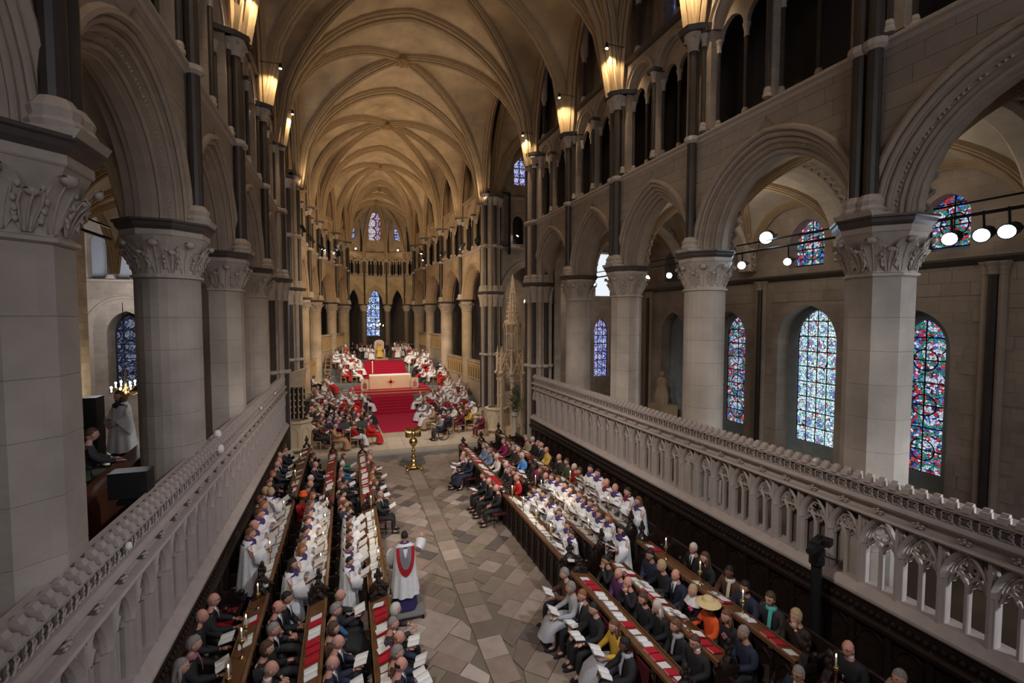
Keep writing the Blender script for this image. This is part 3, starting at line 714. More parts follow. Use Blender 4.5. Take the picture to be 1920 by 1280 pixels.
def rib_sweep(mb, pts, prof):
    m = len(pts); rows = []
    for i, p in enumerate(pts):
        t = (pts[min(i + 1, m - 1)] - pts[max(i - 1, 0)]).normalized()
        hor = Vector((pts[-1].x - pts[0].x, pts[-1].y - pts[0].y, 0)).normalized(); sd = hor.cross(Vector((0, 0, 1))).normalized()
        dn = t.cross(sd).normalized()
        if dn.z > 0 or (abs(dn.z) < .02 and dn.dot(hor) * (1 if i < m / 2 else -1) < 0): dn = -dn
        rows.append([tuple(p + sd * a + dn * b) for a, b in prof])
    mb.strip(rows)
RP1 = [(-.17, -.08), (-.17, .1), (-.13, .12), (-.13, .17), (-.08, .2), (-.05, .17), (-.05, .24), (0, .29), (.05, .24), (.05, .17), (.08, .2), (.13, .17), (.13, .12), (.17, .1), (.17, -.08)]
RP0 = RP1; RP1 = [(a * 1.3, b * 1.25) for a, b in RP0]; RP2 = [(a * 2.1, b * 1.45) for a, b in RP0]
def vault(root, bays, nodes=NODES, vz=VZ, vh=VH, a=5.9, zform=4.7, K=14, kw=8, rp1=RP1, rp2=RP2, vmat=VAULT, boss=.38, tooth=False):
    P = lambda v, s, zz=None, b=0: PT(v, s, zz, b, nodes, vz, vh, a)
    for v0, v1 in bays:
        vm = (v0 + v1) / 2; six = (v1 - v0) == 2
        web = MB()
        for sgn, va in ((1, v0), (-1, v1)):
            rows = []
            for j in range(9):
                f = j / 8 * .995; sm = 1 - f; rows.append([tuple(P(va + (vm - va) * f, sm * (-1 + 2 * i / K))) for i in range(K + 1)])
            web.strip(rows)
        for side in (-1, 1):
            for half in ((0, 1) if six else (0,)):
                rows = []
                for j in range(11):
                    s_ = 1 - j / 10 * .99; zt = vz + arch_z(s_ * a, a, vh); ridge = vz + zform + (vh - zform) * (1 - s_); B = max(0, ridge - zt)
                    if six: A_, B_ = (v0 + (vm - v0) * (1 - s_), vm) if half == 0 else (vm, v1 - (v1 - vm) * (1 - s_))
                    else: A_, B_ = v0 + (vm - v0) * (1 - s_), v1 - (v1 - vm) * (1 - s_)
                    rows.append([tuple(P(A_ + (B_ - A_) * i / kw, side * s_, zt + B * (1 - abs(2 * i / kw - 1) ** 2.4) ** .62)) for i in range(kw + 1)])
                web.strip(rows)
        web.build('vault_web', vmat, root, smooth=True)
        rb = MB(); rib_sweep(rb, [P(v0, -1 + 2 * i / 28) for i in range(29)], rp2); rb.build('transverse_rib', RIB, root)
        for side in (-1, 1):
            rb = MB(); rib_sweep(rb, [P(v0 + (v1 - v0) * i / 28, side * (-1 + 2 * i / 28)) for i in range(29)], rp1); rb.build('diagonal_rib', RIB, root)
            if tooth:
                tb = MB()
                for i in range(70):
                    f = i / 70; p = P(v0 + (v1 - v0) * f, side * (-1 + 2 * f)) 
                    for o in (-.1, .1): tb.sphere((p.x + o, p.y, p.z - .17), .028, 4, 3)
                tag(tb.build('dogtooth_studs', CARVE, root), kind='stuff')
            for A_, B_ in (((v0, vm), (vm, v1)) if six else ((v0, v1),)):
                fb = MB(); pts = []
                for i in range(17):
                    w_ = i / 16; pts.append(P(A_ + (B_ - A_) * w_, side * 1.0, vz + zform * (1 - abs(2 * w_ - 1) ** 2.4) ** .62))
                rib_sweep(fb, pts, rp1); fb.build('wall_rib', RIB, root)
        if six:
            rb = MB(); rib_sweep(rb, [P(vm, -1 + 2 * i / 28) for i in range(29)], rp1); rb.build('cross_rib', RIB, root)
        if boss:
            p = P(vm, 0); bb = MB(); bb.lathe([(.05, -.5), (boss * .6, -.42), (boss, -.25), (boss * .9, -.05), (boss * .5, 0)], 12, p.x, p.y, p.z - .05)
            for k in range(8): bb.sphere((p.x + cos(k * pi / 4) * boss, p.y + sin(k * pi / 4) * boss, p.z - .33), .1, 6, 4)
            bb.build('roof_boss', mat('gilt_boss', (0.33, 0.2, 0.09), .5, noise=.4), root)
CE = empty('ceiling', kind='structure'); tag(CE, 'ribbed stone vault over choir, crossing and presbytery with carved bosses', 'ceiling')
vault(CE, [(0, 2), (2, 4)], K=10)
vault(CE, [(4, 6)], tooth=True)
vault(CE, [(6, 7)], zform=6.3, tooth=True)
vault(CE, [(7, 9), (9, 11)])
vault(CE, [(11, 12)], K=10, boss=.2)
# apse vault
bo = Vector((.5, 60.0, 21.15)); AN = [(-4.4, 56.2)] + AP[1:7] + [(5.5, 56.2)]
def apr(p, t): 
    q = arch_z((1 - t) * 5.0, 5.0, 6.5) if t < 1 else 6.5
    return Vector((p[0] + (bo.x - p[0]) * t, p[1] + (bo.y - p[1]) * t, 14.65 + q))
web = MB()
for i in range(7):
    rows = []
    for j in range(11):
        t = j / 10 * .99; A_, B_ = apr(AN[i], t), apr(AN[i + 1], t); rid = 20.6 + .5 * t; Bq = max(0, rid - A_.z)
        rows.append([tuple(A_ + (B_ - A_) * (k / 6) + Vector((0, 0, Bq * (1 - abs(k / 3 - 1) ** 2.4) ** .6))) for k in range(7)])
    web.strip(rows)
web.build('apse_vault_web', VAULT, CE, smooth=True)
mb = MB(); mb.strip([[tuple(PT(12, -1 + i / 12)), tuple(apr(AN[0] if i <= 12 else AN[-1], 1 - abs(-1 + i / 12)))] for i in range(25)]); mb.build('apse_vault_web', VAULT, CE)
for p in AN:
    rb = MB(); rib_sweep(rb, [apr(p, i / 14) for i in range(15)], RP1); rb.build('apse_rib', RIB, CE)
rb = MB(); rib_sweep(rb, [PT(12, -1 + 2 * i / 24) for i in range(25)], RP2); rb.build('transverse_rib', RIB, CE)
bb = MB(); bb.lathe([(.1, -.5), (.45, -.3), (.4, 0)], 12, bo.x, bo.y, bo.z); bb.build('roof_boss', MATS['gilt_boss'], CE)
mb = MB(); mb.quad((-22, -14, 22.6), (22, -14, 22.6), (22, 66, 22.6), (-22, 66, 22.6)); mb.build('roof_deck', VOID, CE)

# ---- aisles
AX = 12.0
WO = empty('wall_aisle', kind='structure'); tag(WO, 'outer wall of the right aisle with deep stained glass windows', 'wall')
fr = FR((AX, 0.0), (AX, 22.6), (1, 0))
WIN = [(5.3, .62), (8.75, .5), (12.05, .73), (15.6, .56)]
mb = MB()
arched_wall(mb, fr, 0, 22.6, 0, 8.3, [(y, a + .38, 6.0, a + .55, 1.9) for y, a in WIN] + [(19.15, .85, 6.0, 1.1, 1.6)], 0, .55, 8, back=False); mb.build('wall_face', STONE, WO)
mb = MB()
for y, a in WIN: arched_wall(mb, fr, y - a - .5, y + a + .5, 1.5, 8.2, [(y, a, 6.05, a * 1.45, 2.35)], .55, .75, 8, back=False)
mb.quad(fr(18, .5, 0), fr(20.4, .5, 0), fr(20.4, .5, 8.2), fr(18, .5, 8.2)); mb.build('window_reveal', mat('blue_grey_reveal_stone', (0.27, 0.31, 0.32), .85, noise=.3, scale=3), WO)  # reveals in a blue grey, darker than the wall face
mb = MB(); hbar(mb, fr, 0, 22.6, [(0, 8.15), (-.1, 8.2), (-.18, 8.3), (-.18, 8.36), (.6, 8.42)]); mb.build('string_course', MARBLE2, WO)
UP_ = [(4.2, .5), (8.15, .55), (12.2, .66), (16.0, .55), (19.4, .55)]
mb = MB(); arched_wall(mb, fr, 0, 22.6, 8.36, 12.2, [(y, a, 9.5, a * 1.15, 8.62) for y, a in UP_], .1, .7, 8, back=False); mb.build('upper_wall_face', STONE, WO)
# facing blocks on the near part of the outer wall
z = 2.3; cnt = 0
while z < 8.1:
    hh = .34; y = 1.2 + RND.uniform(0, .4)
    while y < 17.4:
        L_ = RND.uniform(.5, .85); y2 = y + L_
        ok = all(y2 < wy - a - .42 or y > wy + a + .42 or z > 6.1 + sqrt(max(0, (a + .55) ** 2)) for wy, a in WIN)
        if ok and cnt < 290:
            mb = MB(); mb.add([fr(y, -.02, z), fr(y2 - .008, -.02, z), fr(y2 - .008, -.02, z + hh - .008), fr(y, -.02, z + hh - .008), fr(y, 0, z), fr(y2 - .008, 0, z), fr(y2 - .008, 0, z + hh - .008), fr(y, 0, z + hh - .008)], [(0, 1, 2, 3), (0, 4, 5, 1), (1, 5, 6, 2), (2, 6, 7, 3), (3, 7, 4, 0)])
            mb.build('ashlar_block', RND.choice(BLOCKS), WO); cnt += 1
        y = y2
    z += hh
def glazed(name, fr, uc, a, zs, h, zb, n, g, ncol, nrow, label=None, bars=.02, kind='structure', med=True):
    t = empty(name, fr(uc, n, zb)); tag(t, label, 'window', kind=kind); o = fr(uc, n, zb)
    loc = lambda u, nn, z: tuple(Vector(fr(u, nn, z)) - Vector(o))
    top = lambda u: zs + arch_z(u - uc, a, h)
    H = zs + h - zb
    for i in range(ncol):
        u0 = uc - a + 2 * a * i / ncol; u1 = uc - a + 2 * a * (i + 1) / ncol
        for j in range(nrow):
            z0 = zb + H * j / nrow; z1 = zb + H * (j + 1) / nrow
            K = 4; us = [u0 + (u1 - u0) * k / K for k in range(K + 1)]
            if max(top(u) for u in us) <= z0 + .01: continue
            mb = MB()
            for k in range(K):
                t0, t1 = max(z0, min(z1, top(us[k]))), max(z0, min(z1, top(us[k + 1])))
                mb.add([loc(us[k], n, z0), loc(us[k + 1], n, z0), loc(us[k + 1], n, t1), loc(us[k], n, t0)], [(0, 1, 2, 3)])
            mb.build('glass_pane', g, t)
    mb = MB()
    for i in range(1, ncol):
        u = uc - a + 2 * a * i / ncol; mb.tube([loc(u, n - .02, zb), loc(u, n - .02, top(u))], bars, 4)
    for j in range(0, nrow):
        z = zb + H * j / nrow; w_ = a
        if z > zs: w_ = arch_x(z - zs, a, h)
        mb.tube([loc(uc - w_, n - .02, z), loc(uc + w_, n - .02, z)], bars, 4)
    pts = [loc(uc - a, n - .02, zb)] + [loc(uc + x, n - .02, zs + zz) for x, zz in arch_pts(a, h)] + [loc(uc + a, n - .02, zb)]
    mb.tube(pts, bars * 1.3, 4); mb.build('glazing_bars', LEAD, t)
    if med:
        mb = MB()
        for j in range(int(nrow / 2)):
            zc = zb + H * (2 * j + 1) / nrow
            if zc + .3 > zs + h: continue
            rr = min(a * .62, H / nrow * .85); mb.tube([loc(uc + rr * cos(k * pi / 8), n - .025, zc + rr * sin(k * pi / 8)) for k in range(16)], bars * .9, 4, closed=True)
        mb.build('medallion_leads', LEAD, t)
    return t
glazed('window_1', fr, 8.75, .5, 6.05, .85, 2.35, .62, G_RED, 2, 7, 'tall red and blue medallion window behind the nearest right pier')
glazed('window_2', fr, 12.05, .73, 6.05, 1.2, 2.35, .62, G_LIGHT, 4, 9, 'tall pale turquoise stained glass window between the right piers', med=False)
glazed('window_3', fr, 15.6, .56, 6.05, .85, 2.35, .62, G_RED, 2, 8, 'sliver of orange red stained glass window beside the second right pier')
glazed('window_4', fr, 8.15, .52, 9.75, .75, 8.75, .5, G_RED, 2, 3, 'upper round headed window with a blue medallion above the spotlight bar')
glazed('window_5', fr, 12.25, .64, 9.6, .78, 8.7, .5, G_LIGHT if 0 else G_RED, 2, 3, 'upper red and blue window seen through the right arch by the bright lamp')
glazed('window_6', fr, 5.3, .62, 6.05, .9, 2.35, .62, G_RED, 2, 7, 'tall medallion window nearest the camera in the right aisle wall')
mb = MB(); md = MB()
for y in (7.0, 10.35, 13.9, 17.3, 21.0):
    for d in (-.16, 0, .16): shaft(md if d == 0 else mb, mb, fr, y + d, -.12 if d == 0 else -.04, 0, 8.2, .09)
md.build('wall_shaft', MARBLE, WO); mb.build('wall_shaft', MOULD, WO)
# left aisle outer wall
LA = 21.3
WQ = empty('wall_aisle_left', kind='structure'); tag(WQ, 'outer wall of the left aisle seen between the left piers', 'wall')
frL = FR((-AX, 0.0), (-AX, LA), (-1, 0)); mb = MB()
arched_wall(mb, frL, 0, LA, 0, 8.4, [(19.5, .8, 5.8, 1, 2.6)], 0, .5, 8, back=False)
arched_wall(mb, frL, 0, LA, 8.4, 12.2, [], .0, .5, 6, back=False); mb.build('wall_face', stone('pale_aisle_stone', (0.50, 0.45, 0.38)), WQ)
fq = FR((-6.6, 31.15), (-20.5, 31.15), (0, 1)); uq = lambda x: -6.6 - x
glazed('window_7', fq, uq(-14.45), .62, 6.0, .95, 3.0, .45, G_DIM, 1, 5, 'dark blue roundel window glimpsed behind the left chandelier', bars=.03)
mb = MB(); mb.quad(fq(0, 1.2, 8.9), fq(13.9, 1.2, 8.9), fq(13.9, 1.2, 12), fq(0, 1.2, 12)); mb.build('gallery_back', mat('pale_gallery_stone', (0.55, 0.58, 0.64), .9), WQ)
md = MB(); ms = MB()
for u in (12.9, 14.0, 15.1): shaft(md, ms, fq, uq(-u), .1, 8.95, 11.0, .13)
md.build('gallery_shafts', MARBLE, WQ); ms.build('gallery_capitals', CARVE, WQ)
mb = MB(); arch_sweep(mb, fq, uq(-14.45), 6.2, 1.5, 1.5, [(.35, 0), (.3, -.07), (.22, -.05), (.15, .02), (0, .05), (0, .3)], 9, 1.5); hbar(mb, fq, 4, 13.9, [(0, 8.75), (-.12, 8.8), (-.12, 8.9), (.1, 8.95)]); mb.build('arch_moulding', MOULD, WQ)
# aisle vaults, flooring
CR = empty('ceiling_aisle', kind='structure'); tag(CR, 'low ribbed vaults over the side aisles seen through the arches', 'ceiling')
AV = stone('cream_aisle_vault', (0.60, 0.53, 0.44), .5, .2, .004, .93, .05)
RPa = [(a * .75, b * .7) for a, b in RP0]; RPb = [(a * 1.2, b * .8) for a, b in RP0]
nR = [((6.9, y), (AX, y)) for y in [-3] + RY]; nL = [((-AX, y), (-6.9, y)) for y in [-3] + LY]
vault(CR, [(i, i + 1) for i in range(6)], nR, 8.65, 2.75, 2.55, 2.3, 10, 8, RPa, RPb, AV, .14)
vault(CR, [(i, i + 1) for i in range(6)], nL, 8.65, 2.75, 2.55, 2.3, 10, 8, RPa, RPb, AV, .14)
# zigzag transverse arches
for y in RY[1:5]:
    f2 = FR((6.9, y), (AX, y), (0, 1)); mb = MB(); P = arch_pts(2.5, 2.7, -.05, 26)
    for i, (x, z) in enumerate(P[:-1]):
        x2, z2 = P[i + 1]; q = .16 if i % 2 else -.02; q2 = -.02 if i % 2 else .16
        for nn in (-.3,):
            mb.tube([f2(2.55 + x, nn - q, 8.65 + z), f2(2.55 + x2, nn - q2, 8.65 + z2)], .045, 5)
    tag(mb.build('zigzag_moulding', CARVE, CR), kind='stuff')
    mb = MB(); arch_sweep(mb, f2, 2.55, 8.65, 2.3, 2.45, [(.4, -.32), (.3, -.36), (.2, -.28), (.1, -.3), (0, -.22), (0, .22), (.1, .3), (.4, .32)], 10); mb.build('zigzag_arch', AV, CR)

# ---- transept beyond the crossing, right and left
WT = empty('wall_transept', kind='structure'); tag(WT, 'transept east walls with gallery arches seen past the crossing', 'wall')
for s in (1, -1):
    XE = 18.6 if s > 0 else 20.5; f3 = FR((s * 6.6, 31.2), (s * XE, 31.2), (0, 1)); mb = MB(); yb = 22.6 if s > 0 else 23.9; LE = XE - 6.6
    U = lambda x: x - 6.6
    arched_wall(mb, f3, 0, LE, 0, 8.9 if s < 0 else 11.7, [(U(9.0), 1.6, 8.3, 2.2, 0), (U(15.05), .62, 5.9, .9, 2.4)] if s > 0 else [(U(14.45), .9, 6.0, 1.2, 2.7)], 0, 1.0, 8, back=False)
    if s < 0: arched_wall(mb, f3, 0, LE, 8.9, 11.7, [(U(q), .42, 10.9, .5, 8.95) for q in (12.35, 13.45, 14.55, 15.65)], 0, .5, 6, back=False)
    else: arched_wall(mb, f3, 0, LE, 8.3, 11.65, [(U(15.1), .5, 10.2, .6, 8.4)], -.02, .3, 6, back=False) if 0 else None
    arched_wall(mb, f3, 0, LE, 11.7, 15.2, [(U(8.35), .42, 13.5, .5, 12.0), (U(9.35), .42, 13.5, .5, 12.0), (U(11.8), .42, 13.5, .5, 12.0), (U(12.8), .42, 13.5, .5, 12.0)], 0, .6, 6, back=False)
    arched_wall(mb, f3, 0, LE, 15.2, 21, [(U(8.75), .72, 18.0, 1.2, 16.1), (U(12.3), .72, 18.0, 1.2, 16.1)], 0, .5, 8, back=False)
    mb.build('wall_face', STONE, WT)
    mb = MB(); arch_sweep(mb, f3, U(9.0), 8.3, 1.6, 2.2, [(.5, 0), (.45, -.08), (.38, -.08), (.3, .03), (.22, .0), (.2, .15), (.1, .12), (.1, .3), (0, .3), (0, .5)], 10); 
    for q in (8.35, 9.35): arch_sweep(mb, f3, U(q), 13.5, .42, .5, [(.14, 0), (.1, -.05), (.04, -.02), (0, .1)], 6)
    for z in (11.75, 15.2): hbar(mb, f3, 0, 8.9, [(0, z - .12), (-.1, z - .04), (-.1, z + .04), (0, z + .1)])
    mb.build('arch_moulding', MOULD, WT)
    mb = MB(); mb.quad(f3(0, 3.5, 0), f3(LE, 3.5, 0), f3(LE, 3.5, 15), f3(0, 3.5, 15)); mb.quad((s * XE, yb, 0), (s * XE, 34.7, 0), (s * XE, 34.7, 21), (s * XE, yb, 21)); mb.build('wall_back', STONE, WT)
    fw_top = 0
    mb = MB(); fw = FR((s * 6.9, yb - .2), (s * 15.5, yb - .2), (0, -1)); arched_wall(mb, fw, 0, 8.6, 0 if s > 0 else 12.2, 21, [(2.55, 2.2, 8.5, 2.5, 0)] if s > 0 else [], 0, .5, 8); mb.build('wall_west', STONE, WT)
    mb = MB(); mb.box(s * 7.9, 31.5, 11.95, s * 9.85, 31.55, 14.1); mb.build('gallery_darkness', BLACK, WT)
    nT = [((s * a, yb), (s * a, 31.0)) for a in (6.4, XE - .3)]
    vault(CE, [(0, 1)], nT, VZ, VH * 1.0, 5.9, 5.2, 10, 8, RP1, RP1, VAULT, .2)
glazed('window_8', FR((6.6, 31.2), (15.5, 31.2), (0, 1)), 2.15, .68, 18.0, 1.15, 16.1, .3, G_BLUE, 3, 5, 'high blue pointed transept window right of the vault', bars=.03, med=False)
glazed('window_9', FR((6.6, 31.2), (18.6, 31.2), (0, 1)), 8.45, .6, 5.9, .88, 2.4, .25, G_BLUE, 3, 7, 'blue aisle window between the third and fourth right piers', bars=.03, med=False)
mb = MB(); fz_ = FR((6.6, 31.17), (18.6, 31.17), (0, 1)); arched_wall(mb, fz_, 7.9, 9.1, 8.5, 11.6, [], 0, .1, 6, back=False); o = mb.build('window_13', mat('white_daylit_glass', (.8, .85, .9), .5, emit=(.85, .93, 1.0), es=.8)); tag(o, 'bright white daylit window glimpsed between the far right piers', 'window', kind='structure')
# corona window behind the apse
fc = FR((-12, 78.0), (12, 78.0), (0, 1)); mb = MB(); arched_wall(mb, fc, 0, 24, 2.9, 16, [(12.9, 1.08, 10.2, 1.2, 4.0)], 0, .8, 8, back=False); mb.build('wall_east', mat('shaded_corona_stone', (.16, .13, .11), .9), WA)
glazed('window_10', fc, 12.9, 1.05, 10.2, 1.15, 4.0, .3, G_FAR, 3, 7, 'tall bright blue stained glass window at the far east end', bars=.05)
fc2 = FR((5.9, 52.5), (5.9, 56), (1, 0)); glazed('window_11', FR((9.0, 44), (9.0, 54), (1, 0)), 3.2, .75, 8.0, 1.1, 4.3, 0, G_FAR, 2, 6, 'narrow bright blue window behind the right presbytery piers', bars=.04)
glazed('window_12', FR((9.6, 40), (9.6, 50), (1, 0)), 1.4, .7, 8.2, 1.0, 4.6, 0, mat('grey_green_glass', (.1, .14, .15), .4, emit=(.25, .33, .36), es=.28), 2, 5, 'dull grey green window behind the right presbytery arcade', bars=.03, med=False)
mb = MB()
for s in (-1, 1): mb.quad((s * 10.5, 31, 0), (s * 10.5, 80, 0), (s * 10.5, 80, 21), (s * 10.5, 31, 21))
mb.quad((-16, 79, 0), (16, 79, 0), (16, 79, 21), (-16, 79, 21)); mb.build('ambulatory_wall', STONE, WA)
# presbytery side screens with gilt arcading
GILT = mat('gilt_arcading', (0.50, 0.34, 0.15), .5, noise=.3)
for P_, s, nm in ((E_R, 1, 'right'), (E_L, -1, 'left')):
    for i in range(0, 4):
        p0, p1 = P_[i], P_[i + 1]; f4 = FR(p0, p1, (s, 0)); zf = ZA if i < 2 else ZT
        t = empty('presbytery_screen'); tag(t, 'stone screen with gilt arcading, %s between the %s presbytery piers' % (ORD[i], nm), 'screen', kind='structure')
        mb = MB(); mb.hexa([f4(.5, .3, .3), f4(f4.L - .5, .3, .3), f4(f4.L - .5, .55, .3), f4(.5, .55, .3), f4(.5, .3, zf + 2.4), f4(f4.L - .5, .3, zf + 2.4), f4(f4.L - .5, .55, zf + 2.4), f4(.5, .55, zf + 2.4)]); mb.build('screen_wall', TAN, t)
        n_ = 7; w_ = (f4.L - 1.2) / n_
        for k in range(n_):
            mb = MB(); u = .6 + w_ * (k + .5); mb2 = arch_sweep(mb, f4, u, zf + 1.9, w_ * .36, w_ * .5, [(.07, .3), (.06, .22), (.02, .2), (0, .3)], 5, zf + 1.2); mb.build('arcade_arch', GILT, t); mb = MB(); mb.quad(f4(u - w_ * .34, .29, zf + 1.2), f4(u + w_ * .34, .29, zf + 1.2), f4(u + w_ * .34, .29, zf + 1.95), f4(u - w_ * .34, .29, zf + 1.95)); mb.build('recess_shade', VOID, t)  # dark quad in each arch paints recess shade on the flat wall
        mb = MB(); hbar(mb, f4, .4, f4.L - .4, [(.3, zf + 2.3), (.18, zf + 2.36), (.18, zf + 2.5), (.6, zf + 2.5)]); hbar(mb, f4, .4, f4.L - .4, [(.3, zf + 1.05), (.22, zf + 1.08), (.22, zf + 1.16), (.3, zf + 1.2)]); mb.build('screen_cornice', TAN, t)
# nave side closure far behind the camera (open to daylight)
mb = MB(); mb.box(-16, -14.2, -.3, -6.5, -14, 22); mb.box(6.5, -14.2, -.3, 16, -14, 22); mb.build('wall_west', STONE, None); bpy.data.objects['wall_west']['kind'] = 'structure'
mb = MB()
for s in (-1, 1): mb.quad((s * 16, -14, 0), (s * 16, 1.0, 0), (s * 16, 1.0, 22), (s * 16, -14, 22))
tag(mb.build('wall_outer', STONE), kind='structure')
# ================================================================== TRACERIED STONE SCREENS
SY0, SY1 = 22.1, 0.9
BW = 0.62
def screen_bay():
    """one bay, local: u along (0..BW), n depth (0 nave side .. .3), z from sill"""
    mb = MB(); f = lambda u, n, z: (n, u, z)
    J = [(-.07, .21), (-.07, .12), (-.05, .06), (-.03, .06), (-.02, .0), (.02, .0), (.03, .06), (.05, .06), (.07, .12), (.07, .21)]
    for u in (0,):
        mb.strip([[(n, u + a, z) for a, n in J] for z in (0, 1.3)])
    # mullion
    M_ = [(-.035, .19), (-.035, .12), (-.012, .085), (.012, .085), (.035, .12), (.035, .19)]
    mb.strip([[(n, BW / 2 + a, z) for a, n in M_] for z in (0, .80)])
    zs, a, h = .78, BW / 2 - .06, .50
    arch_sweep(mb, f, BW / 2, zs, a, h, [(.07, .04), (.05, .0), (.02, .03), (.0, .05), (-.02, .1), (-.02, .16), (-.045, .17), (-.045, .20)], 8)
    for q in (-1, 1):
        arch_sweep(mb, f, BW / 2 + q * a / 2, zs - .06, a / 2 - .03, .19, [(.035, .14), (.01, .1), (-.01, .14), (-.01, .26)], 5)
        for s in (-1, 1): mb.tube([(.17, BW / 2 + q * a / 2 + s * (a / 2 - .04), zs - .02), (.17, BW / 2 + q * a / 2 + s * .035, zs + .03), (.17, BW / 2 + q * a / 2, zs + .075)], [.02, .022, .01], 4)
    # ring with cusps
    zc = zs + .235
    mb.tube([(.15, BW / 2 + .125 * cos(k * pi / 7), zc + .125 * sin(k * pi / 7)) for k in range(14)], .022, 5, closed=True)
    for k in range(5):
        t = pi / 2 + k * 2 * pi / 5 + pi / 5
        mb.tube([(.16, BW / 2 + .12 * cos(t - .3), zc + .12 * sin(t - .3)), (.16, BW / 2 + .06 * cos(t), zc + .06 * sin(t)), (.16, BW / 2 + .12 * cos(t + .3), zc + .12 * sin(t + .3))], .014, 4)
    # spandrels with pierced trefoils: rim only at the nave face, plate set back
    arched_wall(mb, f, 0, BW, .78, 1.34, [(BW / 2, a + .05, zs, h + .06, .78)], .16, .2, 6, back=False)
    for u in (.0, BW): 
        mb.tube([(.1, u + .05 * cos(k * pi / 3) * (1 if u == 0 else -1), 1.17 + .07 * sin(k * pi / 3)) for k in range(6)], .014, 4, closed=True)
    return mb
def fleuron(r=.06):
    mb = MB()
    for k in range(5):
        t = 2 * pi * k / 5 + .3; mb.add([(0, 0, 0), (-.035, cos(t - .5) * r * .7, sin(t - .5) * r * .7), (-.02, cos(t) * r * 1.1, sin(t) * r * 1.1), (-.035, cos(t + .5) * r * .7, sin(t + .5) * r * .7)], [(0, 1, 2, 3)])
        mb.sphere((-.03, cos(t) * r * .65, sin(t) * r * .65), .018, 5, 3)
    mb.sphere((-.03, 0, 0), .022, 5, 4); return mb
BAYM = screen_bay().mesh('tracery_bay', SCREEN)
FLM = fleuron().mesh('fleuron', SCREEN, True)
mq = MB()
for k in range(4):
    t = pi / 4 + k * pi / 2; mq.tube([(0, .05 * cos(t) + .042 * cos(t + q), .05 * sin(t) + .042 * sin(t + q)) for q in (-1.6, -.8, 0, .8, 1.6)], .012, 4)
mq.tube([(0, -.11, -.095), (0, -.02, .0), (0, -.1, .1)], .010, 4)
QFM = mq.mesh('frieze_quatrefoil', SCREEN)
mm = MB(); mm.hexa([(-.02, -.055, 0), (.14, -.055, 0), (.14, .055, 0), (-.02, .055, 0), (.01, -.055, .085), (.13, -.055, .10), (.13, .055, .10), (.01, .055, .085)]); mm.hexa([(.05, -.045, .09), (.14, -.045, .09), (.14, .045, .09), (.05, .045, .09), (.08, -.045, .14), (.13, -.045, .14), (.13, .045, .14), (.08, .045, .14)])
MEM = mm.mesh('crest_block', SCREEN)
def stone_screen(side, z0, label, ys0, ys1, nb):
    """z0: height of the sill's top"""
    x = 5.72 * side; t = empty('stone_screen', (x, ys1, z0), 0, label, 'stone screen')
    sx = side; Ltot = ys0 - ys1
    fr_ = lambda u, n, z: (n * sx, u, z)
    def hb(prof, name, m=SCREEN, u0=0, u1=Ltot):
        mb = MB(); hbar(mb, fr_, u0, u1, prof); return mb.build(name, m, t)
    hb([(.36, -.24), (-.02, -.24), (-.04, -.2), (-.10, -.19), (-.13, -.15), (-.13, -.1), (.02, .03), (.36, .03)], 'sill')
    hb([(.34, 1.30), (.02, 1.30), (-.01, 1.32), (-.07, 1.34), (-.09, 1.37), (-.07, 1.40), (.05, 1.41), (.11, 1.45), (.11, 1.50), (.05, 1.54), (.34, 1.54)], 'lower_cornice')
    hb([(.34, 1.54), (.01, 1.54), (-.03, 1.57), (-.06, 1.61), (-.05, 1.645), (.0, 1.67), (.34, 1.67)], 'cornice_roll')
    hb([(.36, 1.66), (.09, 1.66), (.09, 1.86), (.36, 1.86)], 'frieze_back', mat('screen_shadow_stone', (0.17, .14, .125), .85, noise=.2))  # frieze ground darkened to paint the shade behind the quatrefoils
    hb([(.36, 1.85), (.05, 1.85), (.01, 1.87), (.01, 1.90), (.03, 1.93), (.36, 1.95)], 'parapet_string')
    step = Ltot / nb
    for i in range(nb):
        o = inst('tracery_bay', BAYM, t, (0, i * step, 0), 0, (sx, step / BW, 1))
        inst('fleuron', FLM, t, (.05 * sx, (i + .5) * step, 1.477), 0, (sx * 1.7, 1.7, 1.05))
    n2 = int(Ltot / .235)
    for i in range(n2): inst('frieze_quatrefoil', QFM, t, (.05 * sx, (i + .5) * Ltot / n2, 1.76), 0, (sx, 1, 1))
    n3 = int(Ltot / .205)
    for i in range(n3): inst('crest_block', MEM, t, (0 if sx > 0 else 0, (i + .5) * Ltot / n3, 1.93), 0, (sx, 1, 1))
    return t
# panels behind the blind bays: stone behind part of the tracery, its shade painted dark
SR = stone_screen(1, 1.92, 'long pierced stone screen running above the right hand stalls', 21.95, .9, 34)
SLf = stone_screen(-1, 2.16, 'long pierced stone screen running above the left hand stalls', 22.9, .9, 35)
mb = MB(); mb.box(-.34, 4.8, 0, -.3, 22.0, 1.3); mb.build('blind_panel', mat('screen_shaded_backing', (0.07, .06, .055), .85, noise=.2), SLf)
mb = MB(); mb.box(.3, 4.95, 0, .34, 6.6, 1.3); mb.box(.3, 13.5, 0, .34, 21.0, 1.3); mb.build('blind_panel', mat('screen_blind_shade', (0.15, .125, .115), .85, noise=.2), SR)
for side, z0 in ((1, 1.92), (-1, 2.16)):   # small white sensor boxes and lamps clipped on the crests
    pass
